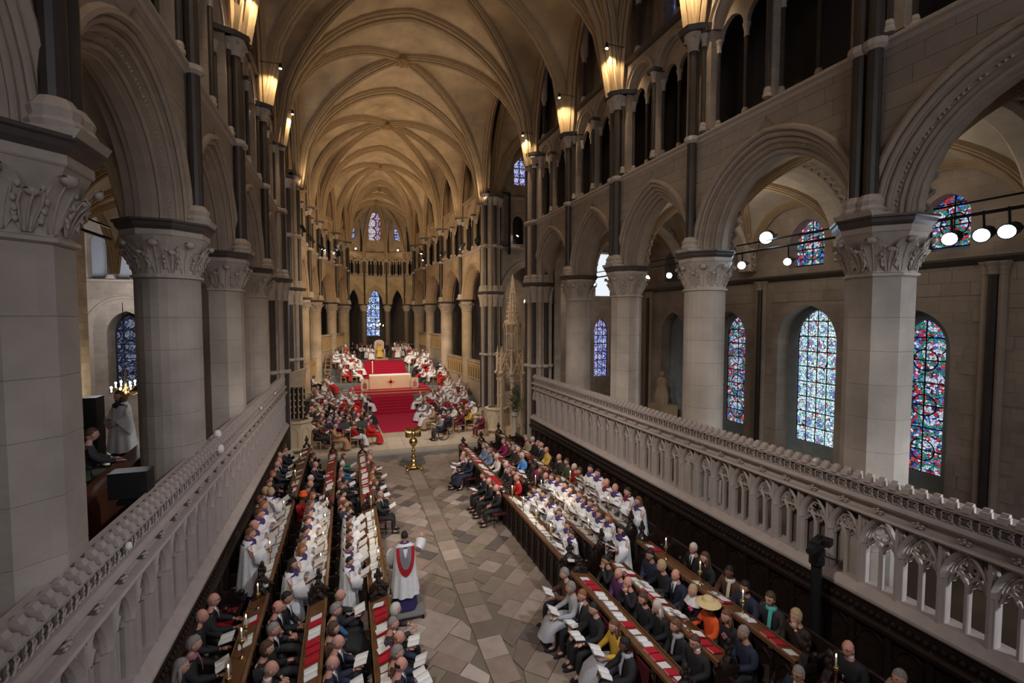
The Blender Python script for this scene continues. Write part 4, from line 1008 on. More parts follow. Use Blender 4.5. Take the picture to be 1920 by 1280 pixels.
# ================================================================== PANELLED STALL BACKS
def stall_back(side, z1, y0, y1, label):
    x = side * 5.72; t = empty('oak_panelling', (x, y0, 0), 0, label, 'panelling'); n = int((y1 - y0) / .62); st = (y1 - y0) / n
    mp = MB(); mp.box(-.02, .05, 0, .04, st - .05, z1 - .42); mp.hexa([(-.045, .1, .25), (-.02, .1, .25), (-.02, st - .1, .25), (-.045, st - .1, .25), (-.045, .1, z1 - .7), (-.02, .1, z1 - .7), (-.02, st - .1, z1 - .7), (-.045, st - .1, z1 - .7)])
    fz = lambda u, n_, z: (n_, u, z)
    arch_sweep(mp, fz, st / 2, z1 - .75, st / 2 - .09, .26, [(.03, -.03), (.02, -.07), (-.02, -.06), (-.02, -.02)], 5); PM = mp.mesh('wall_panel', DARKW)
    ms_ = MB(); ms_.box(-.1, -.045, 0, .04, .045, z1 - .4); ms_.lathe([(.05, z1 - .4), (.075, z1 - .3), (.03, z1 - .2)], 6, -.06, 0); SM = ms_.mesh('panel_stile', DARKW)
    for i in range(n):
        inst('wall_panel', PM, t, (0, i * st, 0), 0, (side, 1, 1)); inst('panel_stile', SM, t, (0, i * st, 0), 0, (side, 1, 1))
    mb = MB(); f = lambda u, n_, z: (n_ * side, u, z); hbar(mb, f, 0, y1 - y0, [(.05, z1 - .42), (-.12, z1 - .42), (-.16, z1 - .36), (-.16, z1 - .3), (-.1, z1 - .26), (-.1, z1 - .03), (.05, z1 - .03)]); mb.build('cornice', DARKW, t)
    mb = MB()
    for i in range(int((y1 - y0) / .12)): mb.sphere((-.12 * side, .06 + i * .12, z1 - .14), .055, 5, 4, .7, .8, 1)
    tag(mb.build('carved_cresting', DARKW, t), kind='stuff')
stall_back(1, 1.72, .9, 22.0, 'dark carved oak panelling under the right stone screen')
stall_back(-1, 1.96, .9, 22.0, 'dark carved oak panelling under the left stone screen')

# ================================================================== STALLS AND DESKS
def poppy_mesh():
    mb = MB(); mb.box(-.22, -.05, 0, .22, .05, .98); mb.box(-.25, -.065, 0, .25, .065, .12); mb.box(-.24, -.06, .86, .24, .06, .96)
    mb.tube([(-.18, 0, .96), (-.1, 0, 1.06), (0, 0, 1.12), (.1, 0, 1.06), (.18, 0, .96)], .055, 6)
    for x, z, r in ((0, 1.16, .08), (-.07, 1.24, .06), (.07, 1.24, .06), (0, 1.33, .065), (0, 1.25, .06), (-.19, 1.0, .06), (.19, 1.0, .06)): mb.sphere((x, 0, z), r, 7, 5, 1, .7, 1)
    return mb
POPM = poppy_mesh().mesh('poppyhead_end', DARKW, False)
FRONTM = {}
def choir_desk(side, x0, x1, y0, y1, zt, zf, label, lit=False, topm=BROWNW, carved=True):
    """x0: edge on the aisle side, x1: edge on the reader's side, as distances from the axis; zt height of the top"""
    t = empty('choir_desk', (side * (x0 + x1) / 2, y0, zf), 0, label, 'desk'); L = y1 - y0; hx = (x1 - x0) / 2; s = side
    f = lambda u, n, z: (n * s, u, z)
    mb = MB(); H = zt - zf
    mb.hexa([f(0, -hx, H + .0), f(0, hx, H - .10), f(L, hx, H - .10), f(L, -hx, H + .0), f(0, -hx, H + .035), f(0, hx, H - .065), f(L, hx, H - .065), f(L, -hx, H + .035)]); mb.build('desk_top', topm, t)
    mb = MB(); mb.hexa([f(0, -hx - .02, H - .02), f(0, -hx + .03, H - .02), f(L, -hx + .03, H - .02), f(L, -hx - .02, H - .02), f(0, -hx - .02, H + .05), f(0, -hx + .03, H + .05), f(L, -hx + .03, H + .05), f(L, -hx - .02, H + .05)])
    mb.hexa([f(0, hx, H - .11), f(0, hx + .025, H - .11), f(L, hx + .025, H - .11), f(L, hx, H - .11), f(0, hx, H - .03), f(0, hx + .025, H - .03), f(L, hx + .025, H - .03), f(L, hx, H - .03)])
    mb.build('desk_moulding', topm, t)
    mb = MB(); mb.hexa([f(0, -hx + .06, 0), f(0, -hx + .12, 0), f(L, -hx + .12, 0), f(L, -hx + .06, 0), f(0, -hx + .06, H - .02), f(0, -hx + .12, H - .02), f(L, -hx + .12, H - .02), f(L, -hx + .06, H - .02)]); mb.build('front_board', DARKW, t)
    n = max(1, int(L / .42)); st = L / n
    for i in range(n):
        mb = MB(); u = i * st
        mb.tube([f(u + .02, -hx + .03, .06), f(u + .02, -hx + .0, .3), f(u + .02, -hx + .02, H - .1), f(u + .02, -hx - .02, H - .02)], [.035, .026, .026, .04], 6)
        arch_sweep(mb, f, u + st / 2, H - .42, st / 2 - .05, .22, [(.03, -hx + .06), (.02, -hx + .03), (-.02, -hx + .035), (-.02, -hx + .06)], 4, .1)
        mb.build('blind_arch', DARKW, t)
    mb = MB(); mb.hexa([f(0, hx - .15, .12), f(0, hx + .02, .12), f(L, hx + .02, .12), f(L, hx - .15, .12), f(0, hx - .15, .17), f(0, hx + .02, .17), f(L, hx + .02, .17), f(L, hx - .15, .17)]); mb.build('kneeler_shelf', DARKW, t)
    for u in (-.04, L + .04): inst('poppyhead_end', POPM, t, f(u, .0, 0), 0, (max(.6, hx * 4), 1, H / .98))
    return t
def bench(side, x, y0, y1, zf, label, red=False):
    t = empty('stall_bench', (side * x, y0, zf), 0, label, 'bench'); L = y1 - y0; s = side
    f = lambda u, n, z: (n * s, u, z)
    mb = MB(); mb.hexa([f(0, -.2, .38), f(0, .22, .38), f(L, .22, .38), f(L, -.2, .38), f(0, -.2, .43), f(0, .22, .43), f(L, .22, .43), f(L, -.2, .43)]); mb.build('seat', CHAIRRED if red else DARKW, t)
    mb = MB(); mb.hexa([f(0, .24, 0), f(0, .3, 0), f(L, .3, 0), f(L, .24, 0), f(0, .27, .86), f(0, .33, .86), f(L, .33, .86), f(L, .27, .86)]); mb.build('backrest', DARKW, t)
    n = int(L / .66); st = L / n; am = MB()
    am.box(-.22 * 1, -.03, 0, .28, .03, .45); am.hexa([(-.16, -.03, .45), (.28, -.03, .45), (.28, .03, .45), (-.16, .03, .45), (-.05, -.03, .66), (.28, -.03, .7), (.28, .03, .7), (-.05, .03, .66)]); am.sphere((-.14, 0, .62), .07, 7, 5, 1, .7, 1); am.sphere((.0, 0, .72), .06, 7, 5, 1, .8, .8)
    AM = am.mesh('arm_divider', DARKW)
    for i in range(n + 1): inst('arm_divider', AM, t, f(i * st, 0, 0), 0, (s, 1, 1))
    return t
def platform(side, x0, x1, y0, y1, z, label, m=DARKW):
    mb = MB(); a, b = sorted((side * x0, side * x1)); mb.box(a, y0, -.02, b, y1, z); o = mb.build('trim_1', m); tag(o, label, kind='structure'); return o
BROWNF = mat('stall_floor_boards', (0.09, 0.055, 0.03), .6, noise=.3)
platform(1, 2.0, 2.85, 3.0, 21.5, .08, 'low boarded floor of the first right row'); platform(1, 2.85, 3.65, 3.0, 21.5, .28, 'boarded floor of the second right row'); platform(1, 3.65, 5.75, .9, 21.9, .50, 'boarded floor of the back right row')
platform(-1, 3.0, 3.75, 3.0, 21.5, .08, 'low boarded floor of the first left row'); platform(-1, 3.75, 4.75, 3.0, 21.5, .28, 'boarded floor of the second left row'); platform(-1, 4.75, 5.75, .9, 21.9, .50, 'boarded floor of the back left row')
BL = [(5.4, 9.45, 'near'), (10.0, 14.4, 'choristers'), (14.9, 20.9, 'far')]
DSK = []
RROW = [('front', 1.66, 2.10, .95, 0), ('middle', 2.56, 2.92, 1.12, .08), ('back', 3.42, 3.76, 1.42, .28)]
LROW = [('front', 2.36, 2.74, .95, 0), ('middle', 3.58, 3.9, 1.12, .08), ('back', 4.62, 4.92, 1.42, .28)]
for bi, (y0, y1, nm) in enumerate(BL):
    for ri, (rn, a, b, zt, zf) in enumerate(RROW):
        if bi == 0: y0_ = 5.9 if ri < 2 else 5.2
        elif bi == 2: y0_ = y0
        else: y0_ = y0
        zz = zt + (.06 if bi == 1 else 0)
        t = choir_desk(1, a, b, y0_, y1, zz, zf, '%s oak desk of the right stalls, %s block' % (rn, {'near': 'nearest', 'choristers': 'choristers', 'far': 'farthest'}[nm])); DSK.append((t, 1, ri, bi, a, b, y0_, y1, zz))
    for ri, (rn, a, b, zt, zf) in enumerate(LROW):
        y0_ = 6.6 if bi == 0 else y0 + .3
        zz = zt + (.06 if bi == 1 else 0); y1_ = y1 + (.5 if bi == 0 else .3)
        t = choir_desk(-1, a, b, y0_, y1_, zz, zf, '%s oak desk of the left stalls, %s block' % (rn, {'near': 'nearest', 'choristers': 'choristers', 'far': 'farthest'}[nm])); DSK.append((t, -1, ri, bi, a, b, y0_, y1_, zz))
# an extra short desk at the right foot of the picture
t = choir_desk(1, 3.42, 3.76, 3.2, 4.75, 1.42, .28, 'short oak desk at the bottom right corner with open booklets'); DSK.append((t, 1, 2, 3, 3.42, 3.76, 3.2, 4.75, 1.42))
for s, xs, nm in ((1, (2.42, 3.22, 4.15), 'right'), (-1, (3.42, 4.42, 5.4), 'left')):
    for ri, x in enumerate(xs):
        for bi, (y0, y1, bn) in enumerate(BL):
            bench(s, x, (4.0 if bi == 0 else y0) + .1, y1, (.08, .28, .5)[ri], '%s row bench of the %s stalls, %s block' % (('first', 'second', 'back')[ri], nm, ('nearest', 'choristers', 'farthest')[bi]))
# red runners between the chorister rows
for x0, x1, z, lb in ((3.0, 3.56, .085, 'red carpet strip between the left front and middle desks'), (3.95, 4.6, .285, 'dark red carpet strip before the left back desk')):
    mb = MB(); mb.box(-x1, 9.9, z, -x0, 15, z + .012); tag(mb.build('carpet_strip', CARPET2), lb, 'carpet')
mb = MB(); mb.box(2.15, 9.0, .085, 2.55, 14.4, .097); tag(mb.build('carpet_strip', CARPET2), 'red carpet strip behind the right front desk', 'carpet')

# books and sheets on the desks
def book_mesh(w=.16, d=.23, h=.03):
    mb = MB(); mb.box(-d / 2, -w / 2, 0, d / 2, w / 2, h * .18); mb.box(-d / 2, -w / 2, h * .82, d / 2, w / 2, h); mb.box(-d / 2, -w / 2, 0, d / 2, -w / 2 + .008, h)
    mb.mi = 1; mb.box(-d / 2 + .006, -w / 2 + .008, h * .18, d / 2 - .006, w / 2 - .006, h * .82); return mb.mesh('book', [REDBK, WHITE])
def open_mesh(w=.30, d=.21):
    mb = MB(); rows = []
    for k, (u, z) in enumerate(((-1, .012), (-.6, .03), (-.2, .026), (0, .008), (.2, .026), (.6, .03), (1, .012))): rows.append([(-d / 2, u * w / 2, z), (d / 2, u * w / 2, z)])
    mb.strip(rows); mb.box(-d / 2, -w / 2, 0, d / 2, w / 2, .008); return mb.mesh('open_booklet', [WHITE])
def flat_mesh(w=.15, d=.21):
    mb = MB(); mb.box(-d / 2, -w / 2, 0, d / 2, w / 2, .007); return mb.mesh('service_sheet', [WHITE])
BKM, OPM, SHM = book_mesh(), open_mesh(), flat_mesh()
RB = random.Random(3)
BN = {(1, 0): 'right front desk', (1, 1): 'right middle desk', (1, 2): 'right back desk', (-1, 0): 'left front desk', (-1, 1): 'left middle desk', (-1, 2): 'left back desk'}
for t, s, ri, bi, a, b, y0, y1, zt in DSK:
    xm = (a + b) / 2; tilt = math.atan2(.10, b - a); n = 0; y = y1 - .2; cnts = {}
    dens = (1.0, .8, .45)[ri] if bi != 1 else 1.0
    while y > y0 + .12:
        if RB.random() < dens:
            if bi == 1: k = 2 if RB.random() < .8 else 1
            else: k = RB.choices([0, 1, 2], [6, 3, 3])[0]
            me, nm, wd = ((BKM, 'red_book', .17), (SHM, 'service_sheet', .16), (OPM, 'open_booklet', .31))[k]
            if s > 0 and ri == 2 and k == 2 and bi == 0: me = OPM
            o = inst(nm, me, None, (s * (xm + RB.uniform(-.02, .02)), y - wd / 2, zt - .05 + .037), 0)
            o.rotation_euler = (RB.uniform(-.02, .02), s * tilt, RB.uniform(-.12, .12))
            cnts[nm] = cnts.get(nm, 0) + 1; bn = ('near', 'choir', 'far', 'corner')[bi]
            lab = {'red_book': 'red hymn book', 'service_sheet': 'white service sheet', 'open_booklet': 'open white booklet'}[nm]
            tag(o, '%s on the %s, %s block, %s from far end' % (lab, BN[(s, ri)], bn, ORD[cnts[nm] - 1]), 'book' if k == 0 else 'booklet', 'books and sheets on the %s' % BN[(s, ri)])
            y -= wd + RB.uniform(.005, .06)
            if RB.random() < .45 and bi != 1 and k == 0:
                o = inst('service_sheet', SHM, None, (s * (xm + .03), y + wd / 2 + .05, zt - .05 + .072), 0); o.rotation_euler = (0, s * tilt, RB.uniform(-.3, .3)); cnts['service_sheet'] = cnts.get('service_sheet', 0) + 1
                tag(o, 'white service sheet on the %s, %s block, %s from far end' % (BN[(s, ri)], bn, ORD[cnts['service_sheet'] - 1]), 'booklet', 'books and sheets on the %s' % BN[(s, ri)])
        else: y -= .25
# candle lamps
def candle_lamp(x, y, z, label):
    t = empty('candle_lamp', (x, y, z), 0, label, 'candle', 'brass candle lamps on the desks')
    mb = MB(); mb.lathe([(.055, 0), (.05, .012), (.02, .02), (.012, .05), (.018, .1), (.010, .14), (.010, .2), (.022, .22), (.042, .25), (.046, .29), (.03, .31)], 10); mb.build('brass_stem', BRASS, t, True)
    mb = MB(); mb.lathe([(.013, .29), (.013, .44), (.004, .445)], 8); cdl = mb.build('candle', WAX, t, True)
    mb = MB(); mb.lathe([(.003, .445), (.009, .46), (.007, .475), (.001, .495)], 6); mb.build('flame', FLAME, cdl, True)
    mb = MB(); mb.lathe([(.036, .30), (.044, .33), (.044, .50), (.040, .54)], 12, cap=False); mb.build('glass_shade', GLASS, t, True)
    return t
cl = [(3.58, 8.57, 'right back desk, farthest of the nearest block'), (3.58, 7.49, 'right back desk beside the long haired woman'), (3.60, 6.42, 'right back desk before the woman in teal'), (3.60, 4.70, 'bottom right corner desk by the bespectacled cleric'),
      (-4.74, 9.58, 'left back desk, top end beside the open book'), (-4.76, 8.61, 'left back desk beside the second red book'), (-4.76, 8.25, 'left back desk middle of the nearest block'), (-4.77, 7.42, 'left back desk at the bottom edge')]
for y in (10.9, 11.9, 12.9, 13.9): cl.append((1.80, y, 'right front choristers desk, %s from the near end' % ORD[int(y - 10.9)]))
for y in (10.5, 11.6, 12.6, 13.6, 14.1): cl.append((2.68, y, 'right middle choristers desk, %s from the near end' % ORD[[10.5, 11.6, 12.6, 13.6, 14.1].index(y)]))
for y in (11.0, 13.3): cl.append((3.55, y, 'right back choristers desk, %s from the near end' % ORD[int(y > 12)]))
for y in (11.0, 12.2, 13.4, 14.5): cl.append((-2.5, y, 'left front choristers desk, %s from the near end' % ORD[[11.0, 12.2, 13.4, 14.5].index(y)]))
for y in (10.9, 12.0, 13.1, 14.3): cl.append((-3.72, y, 'left middle choristers desk, %s from the near end' % ORD[[10.9, 12.0, 13.1, 14.3].index(y)]))
for y in (11.2, 13.6, 16.5, 18.5): cl.append((-4.76, y, 'left back desk beyond the gap, %s from the near end' % ORD[[11.2, 13.6, 16.5, 18.5].index(y)]))
for x, y, lb in cl:
    r = 0 if abs(x) < (2.3 if x > 0 else 3) else 1 if abs(x) < (3.2 if x > 0 else 4.2) else 2
    z = (.95, 1.12, 1.42)[r] + (.06 if 9.9 < y < 14.9 else 0) - .02
    candle_lamp(x, y, z, 'brass candle lamp on the ' + lb)
for s, x in ((1, 2.0), (-1, -2.6), (1, 2.85), (-1, -3.7)): point('candle_glow', (x, 12.3, 1.8), 4, (1, .75, .45), .2)
# ================================================================== PEOPLE
def skin_data(verts, edges, radii, sub=1):
    me = bpy.data.meshes.new('tmp'); me.from_pydata(verts, edges, []); o = bpy.data.objects.new('tmp', me); C.objects.link(o)
    o.modifiers.new('s', 'SKIN'); sv = me.skin_vertices[0].data
    for i, r in enumerate(radii): sv[i].radius = r if isinstance(r, tuple) else (r, r)
    sv[0].use_root = True
    if sub: m = o.modifiers.new('u', 'SUBSURF'); m.levels = sub
    dg = bpy.context.evaluated_depsgraph_get(); dg.update(); ev = o.evaluated_get(dg); em = ev.to_mesh()
    vs = [tuple(v.co) for v in em.vertices]; fs = [tuple(p.vertices) for p in em.polygons]
    ev.to_mesh_clear(); bpy.data.objects.remove(o); bpy.data.meshes.remove(me); return vs, fs
HC = {'sit': (.05, 0, 1.235), 'stand': (.03, 0, 1.60)}
SK = mat('skin_fair', (0.60, 0.34, 0.25), .55); SK2 = mat('skin_pink', (0.62, 0.30, 0.23), .55); SK3 = mat('skin_brown', (0.16, 0.075, 0.045), .5); SK4 = mat('skin_tan', (0.42, 0.23, 0.15), .5)
EYE = mat('eye_dark', (0.03, 0.02, 0.02), .3); LIP = mat('lip', (0.4, 0.13, 0.11), .5)
SKINS = {'f': SK, 'p': SK2, 'd': SK3, 't': SK4}
def head_geom(mb, c):
    n, m = 16, 12; vs = []; cx, cy, cz = c
    def pt(t, a):
        x, y, z = sin(t) * cos(a), sin(t) * sin(a), cos(t)
        X, Y, Z = .098 * x, .076 * y, .122 * z
        if z < 0: Y *= 1 + .28 * z; X = X * (1 + .12 * z) + (.012 * -z if x > 0 else .02 * z)
        if x > .6:
            if abs(y) < .26 and -.42 < z < .12: X += .022 * (1 - abs(y) / .26) * (1 - abs(z + .18) / .35)
            if .18 < abs(y) < .6 and -.05 < z < .25: X -= .008
            if .2 < z < .4: X += .004
        return (cx + X, cy + Y, cz + Z)
    rows = []
    mb.add([pt(pi * j / m + .001, 2 * pi * i / n) for j in range(m + 1) for i in range(n)], [(j * n + i, (j + 1) * n + i, (j + 1) * n + (i + 1) % n, j * n + (i + 1) % n) for j in range(m) for i in range(n)])
    for s in (-1, 1): mb.sphere((cx - .005, cy + s * .078, cz - .012), .022, 6, 5, .9, .45, 1.4)
    mb.mi = 1
    for s in (-1, 1): mb.sphere((cx + .083, cy + s * .03, cz + .01), .011, 6, 4, .7, 1.2, .7)
    mb.mi = 2; mb.sphere((cx + .088, cy, cz - .062), .018, 6, 4, .5, 1.2, .35); mb.mi = 0
def hand_geom(mb, p, d, side, curl=.5):
    """a palm with four fingers of different lengths and a thumb from its side; d = pointing direction"""
    p = Vector(p); d = Vector(d).normalized(); up = Vector((0, 0, 1)); sd = d.cross(up).normalized(); nn = sd.cross(d).normalized()
    pal = [p + d * a + sd * b + nn * c_ for a, b, c_ in ((0, -.03, -.014), (0, .03, -.014), (.09, .042, -.012), (.09, -.042, -.012), (0, -.03, .014), (0, .03, .014), (.09, .042, .012), (.09, -.042, .012))]
    mb.hexa([tuple(v) for v in pal])
    for k, (o, l) in enumerate(((-.032, .062), (-.011, .075), (.011, .07), (.032, .052))):
        b = p + d * .088 + sd * o; m_ = b + d * l * .55 - nn * l * .2 * curl; e = m_ + d * l * .35 - nn * l * .6 * curl
        mb.tube([tuple(b), tuple(m_), tuple(e)], [.0105, .0095, .007], 5)
    b = p + d * .02 + sd * (-side) * .03; mb.tube([tuple(b), tuple(b + d * .03 - sd * side * .028), tuple(b + d * .062 - sd * side * .03 - nn * .012)], [.014, .012, .009], 5)
def arms_of(pose):
    P = {'lap': ((-.0, .235, .80), (.26, .055, .66)), 'read': ((.05, .25, .80), (.33, .12, .80)), 'low': ((.06, .25, .79), (.38, .15, .70)),
         'music': ((.06, .26, 1.15), (.34, .13, 1.20)), 'down': ((.02, .26, 1.13), (.17, .13, .98)), 'conduct': ((.16, .34, 1.22), (.42, .33, 1.44)), 'chin': None}
    return P[pose]
def skeleton(kind, pose):
    """returns joints: pelvis, waist, chest, neck, shoulders, elbows, wrists, legs"""
    J = {}
    if kind == 'sit':
        J = dict(pel=(0, 0, .53), wai=(-.02, 0, .70), che=(-.03, 0, .92), nck=(-.005, 0, 1.08), hd=(.03, 0, 1.17))
        sh = .175; shz = 1.0; shx = -.025
        J['hip'] = [(.04, s * .09, .52) for s in (1, -1)]; J['kn'] = [(.44, s * .13, .50) for s in (1, -1)]; J['an'] = [(.43, s * .13, .10) for s in (1, -1)]; J['to'] = [(.58, s * .15, .04) for s in (1, -1)]
    else:
        J = dict(pel=(0, 0, .92), wai=(0, 0, 1.08), che=(-.01, 0, 1.30), nck=(-.01, 0, 1.46), hd=(.01, 0, 1.54))
        sh = .185; shz = 1.385; shx = -.01
        J['hip'] = [(0, s * .09, .9) for s in (1, -1)]; J['kn'] = [(.02, s * .1, .48) for s in (1, -1)]; J['an'] = [(0, s * .1, .09) for s in (1, -1)]; J['to'] = [(.16, s * .12, .03) for s in (1, -1)]
    J['sh'] = [(shx, s * sh, shz) for s in (1, -1)]
    if pose == 'chin': e = [(.12, .22, .82), (.05, -.25, .80)]; w = [(.15, .07, 1.08), (.26, -.06, .66)]
    elif pose == 'conduct': e = [(.12, .29, 1.15), (.14, -.34, 1.18)]; w = [(.36, .24, 1.12), (.34, -.42, 1.40)]
    else:
        a = arms_of(pose); e = [(a[0][0], s * a[0][1], a[0][2]) for s in (1, -1)]; w = [(a[1][0], s * a[1][1], a[1][2]) for s in (1, -1)]
    J['el'] = e; J['wr'] = w; return J
PM = {}
def body_mesh(kind, pose):
    k = ('body', kind, pose)
    if k in PM: return PM[k]
    J = skeleton(kind, pose); V = [J['pel'], J['wai'], J['che'], J['nck'], J['hd']]; E = [(0, 1), (1, 2), (2, 3), (3, 4)]; R = [(.12, .09), (.11, .085), (.13, .09), .052, .05]
    for i in range(2):
        b = len(V); V += [J['sh'][i], J['el'][i], J['wr'][i]]; E += [(2, b), (b, b + 1), (b + 1, b + 2)]; R += [.055, .042, .028]
        b = len(V); V += [J['hip'][i], J['kn'][i], J['an'][i], J['to'][i]]; E += [(0, b), (b, b + 1), (b + 1, b + 2), (b + 2, b + 3)]; R += [.08, .058, .04, .03]
    vs, fs = skin_data(V, E, R, 1); mb = MB(); mb.add(vs, fs); head_geom(mb, HC[kind])
    for i, s in enumerate((1, -1)):
        d = Vector(J['wr'][i]) - Vector(J['el'][i]); d.z *= .5
        if pose == 'chin' and i == 0: d = Vector((-.1, -.2, .9))
        hand_geom(mb, J['wr'][i], (d.x, d.y - s * .06, d.z), s, .8 if pose in ('lap', 'chin') else .5)
    PM[k] = mb.mesh('body', [SK, EYE, LIP], True); return PM[k]
def top_mesh(kind, pose, style='jacket'):
    k = ('top', kind, pose, style)
    if k in PM: return PM[k]
    J = skeleton(kind, pose); f = {'jacket': 1, 'slim': .9, 'robe': 1.05}[style]
    zb = J['pel']; V = [(zb[0], 0, zb[2] + .02), J['wai'], J['che'], (J['nck'][0], 0, J['nck'][2] - .045)]; E = [(0, 1), (1, 2), (2, 3)]
    R = [(.165 * f, .135 * f), (.15 * f, .12 * f), (.17 * f, .125 * f), (.075, .075)]
    if style == 'robe': R[0] = (.2, .17); R[1] = (.18, .14)
    for i in range(2):
        e, w_ = Vector(J['el'][i]), Vector(J['wr'][i]); w2 = e + (w_ - e) * .92
        b = len(V); V += [J['sh'][i], tuple(e), tuple(w2)]; E += [(2, b), (b, b + 1), (b + 1, b + 2)]
        R += [.085 * f, .07 * f, .048 * f] if style != 'robe' else [.09, .095, (.085, .11)]
    vs, fs = skin_data(V, E, R, 1); mb = MB(); mb.add(vs, fs)
    PM[k] = mb.mesh('top', [BLACK], True); return PM[k]
def legs_mesh():
    k = 'legs'
    if k in PM: return PM[k]
    J = skeleton('sit', 'lap'); V = [(0, 0, .53)]; E = []; R = [(.16, .12)]
    for i in range(2):
        b = len(V); V += [J['hip'][i], J['kn'][i], J['an'][i]]; E += [(0, b), (b, b + 1), (b + 1, b + 2)]; R += [.095, .078, .062]
    vs, fs = skin_data(V, E, R, 1); mb = MB(); mb.add(vs, fs); PM[k] = mb.mesh('trousers', [BLACK], True); return PM[k]
def skirt_mesh(full=False):
    k = ('skirt', full)
    if k in PM: return PM[k]
    mb = MB(); rows = []; N = 20
    path = [(-.06, .62, .16, .17), (.02, .60, .21, .20), (.2, .56, .23, .15), (.38, .55, .25, .13), (.50, .47, .26, .13), (.53, .33, .27, .15), (.55, .12 if full else .26, .31 if full else .25, .19)]
    for j, (x, z, wy, th) in enumerate(path):
        tilt = [0.2, .5, 1.45, 1.4, .85, .1, 0][j]; r = []
        for i in range(N):
            a = 2 * pi * i / N; q = 1 + .06 * cos(6 * a) * (j / 6); u = cos(a) * th * q; v = sin(a) * wy * q
            r.append((x + u * cos(tilt), v, z + u * sin(tilt)))
        rows.append(r)
    mb.strip(rows, closed=True); PM[k] = mb.mesh('skirt', [BLACK], True); return PM[k]
def shoes_mesh(kind, side=1):
    k = ('shoes', kind, side)
    if k in PM: return PM[k]
    J = skeleton(kind, 'lap' if kind == 'sit' else 'down'); mb = MB()
    for i, s in enumerate((1, -1)):
        if s != side: continue
        a = J['an'][i]; mb.sphere((a[0] + .09, a[1] + s * .01, .045), .05, 8, 6, 2.4, .9, .9); mb.sphere((a[0] - .01, a[1], .06), .05, 6, 5, 1, .85, 1.2)
    PM[k] = mb.mesh('shoe', [BLACK], True); return PM[k]
def hair_mesh(style):
    k = ('hair', style)
    if k in PM: return PM[k]
    mb = MB(); n, m = 16, 12
    def pt(t, a):
        x, y, z = sin(t) * cos(a), sin(t) * sin(a), cos(t); s = 1.065 + (.035 * sin(9 * a + 5 * t) if style in ('curly', 'long', 'bob') else .012 * sin(7 * a + 9 * t))
        if style in ('curly',): s += .09
        if style == 'bob': s += .06
        lowz = {'short': -.15, 'bald': -.15, 'bun': -.15, 'bob': -.9, 'long': -.8, 'curly': -.35, 'crop': -.1}[style]
        face = x > .28 and z < .42 - .15 * abs(y)
        if face or z < lowz or (x > -.1 and abs(y) > .5 and z < (-.2 if style in ('bob', 'long') else .1) and x > (.35 if style in ('bob', 'long') else -.1)): s = .88
        if style == 'bald' and (z > .28 or x > -.05): s = .88
        if style == 'crop': s = min(s, 1.06)
        return (.098 * x * s - .004, .077 * y * s * (1.05 if style == 'bob' else 1), .122 * z * s + .004)
    mb.add([pt(pi * j / m + .001, 2 * pi * i / n) for j in range(m + 1) for i in range(n)], [(j * n + i, (j + 1) * n + i, (j + 1) * n + (i + 1) % n, j * n + (i + 1) % n) for j in range(m) for i in range(n)])
    if style == 'long':
        rows = []
        for x, z, wy, th in ((-.05, .04, .08, .05), (-.075, -.08, .088, .045), (-.09, -.2, .10, .04), (-.11, -.32, .095, .035), (-.12, -.40, .06, .02)):
            rows.append([(x + cos(2 * pi * i / 12) * th, sin(2 * pi * i / 12) * wy * (1 + .08 * cos(i * 2.5)), z) for i in range(12)])
        mb.strip(rows, closed=True)
        for s in (-1, 1): mb.tube([(.0, s * .078, .0), (.0, s * .09, -.12), (-.02, s * .1, -.25)], [.025, .03, .012], 6)
    if style == 'bun': mb.sphere((-.11, 0, .02), .045, 8, 6)
    PM[k] = mb.mesh('hair', [BLACK], True); return PM[k]
def hat_mesh(style):
    k = ('hat', style)
    if k in PM: return PM[k]
    mb = MB()
    if style == 'straw': mb.lathe([(.23, .03), (.225, .04), (.15, .065), (.105, .07), (.1, .11), (.075, .15), (.0, .16)], 18, cap=False); mb.lathe([(.23, .028), (.105, .055), (.09, .06)], 18, cap=False)
    elif style == 'mitre': mb.lathe([(.1, .05), (.108, .14), (.07, .25), (.0, .31)], 10, sx=.7, cap=False)
    elif style == 'cap': mb.lathe([(.085, .065), (.07, .1), (.035, .125), (0, .13)], 12, cap=False)
    elif style == 'round': mb.lathe([(.10, .03), (.115, .07), (.11, .13), (.08, .155), (0, .16)], 14, cap=False)
    elif style == 'turban':
        for j in range(4): mb.tube([(.1 * cos(i * pi / 6) * (1 - .12 * j), .095 * sin(i * pi / 6) * (1 - .12 * j), .04 + j * .033 + .012 * sin(i)) for i in range(12)], .032, 6, closed=True)
        mb.sphere((0, 0, .13), .055, 8, 5)
    elif style == 'peaked': mb.lathe([(.1, .05), (.1, .09), (.135, .12), (.12, .135), (0, .14)], 14, cap=False)
    elif style == 'kamil': mb.lathe([(.1, .04), (.1, .2), (0, .2)], 14, cap=False); mb.lathe([(.1, .05), (.12, -.1), (.1, -.3)], 12, cx=-.03, cap=False)
    PM[k] = mb.mesh('hat', [BLACK], True); return PM[k]
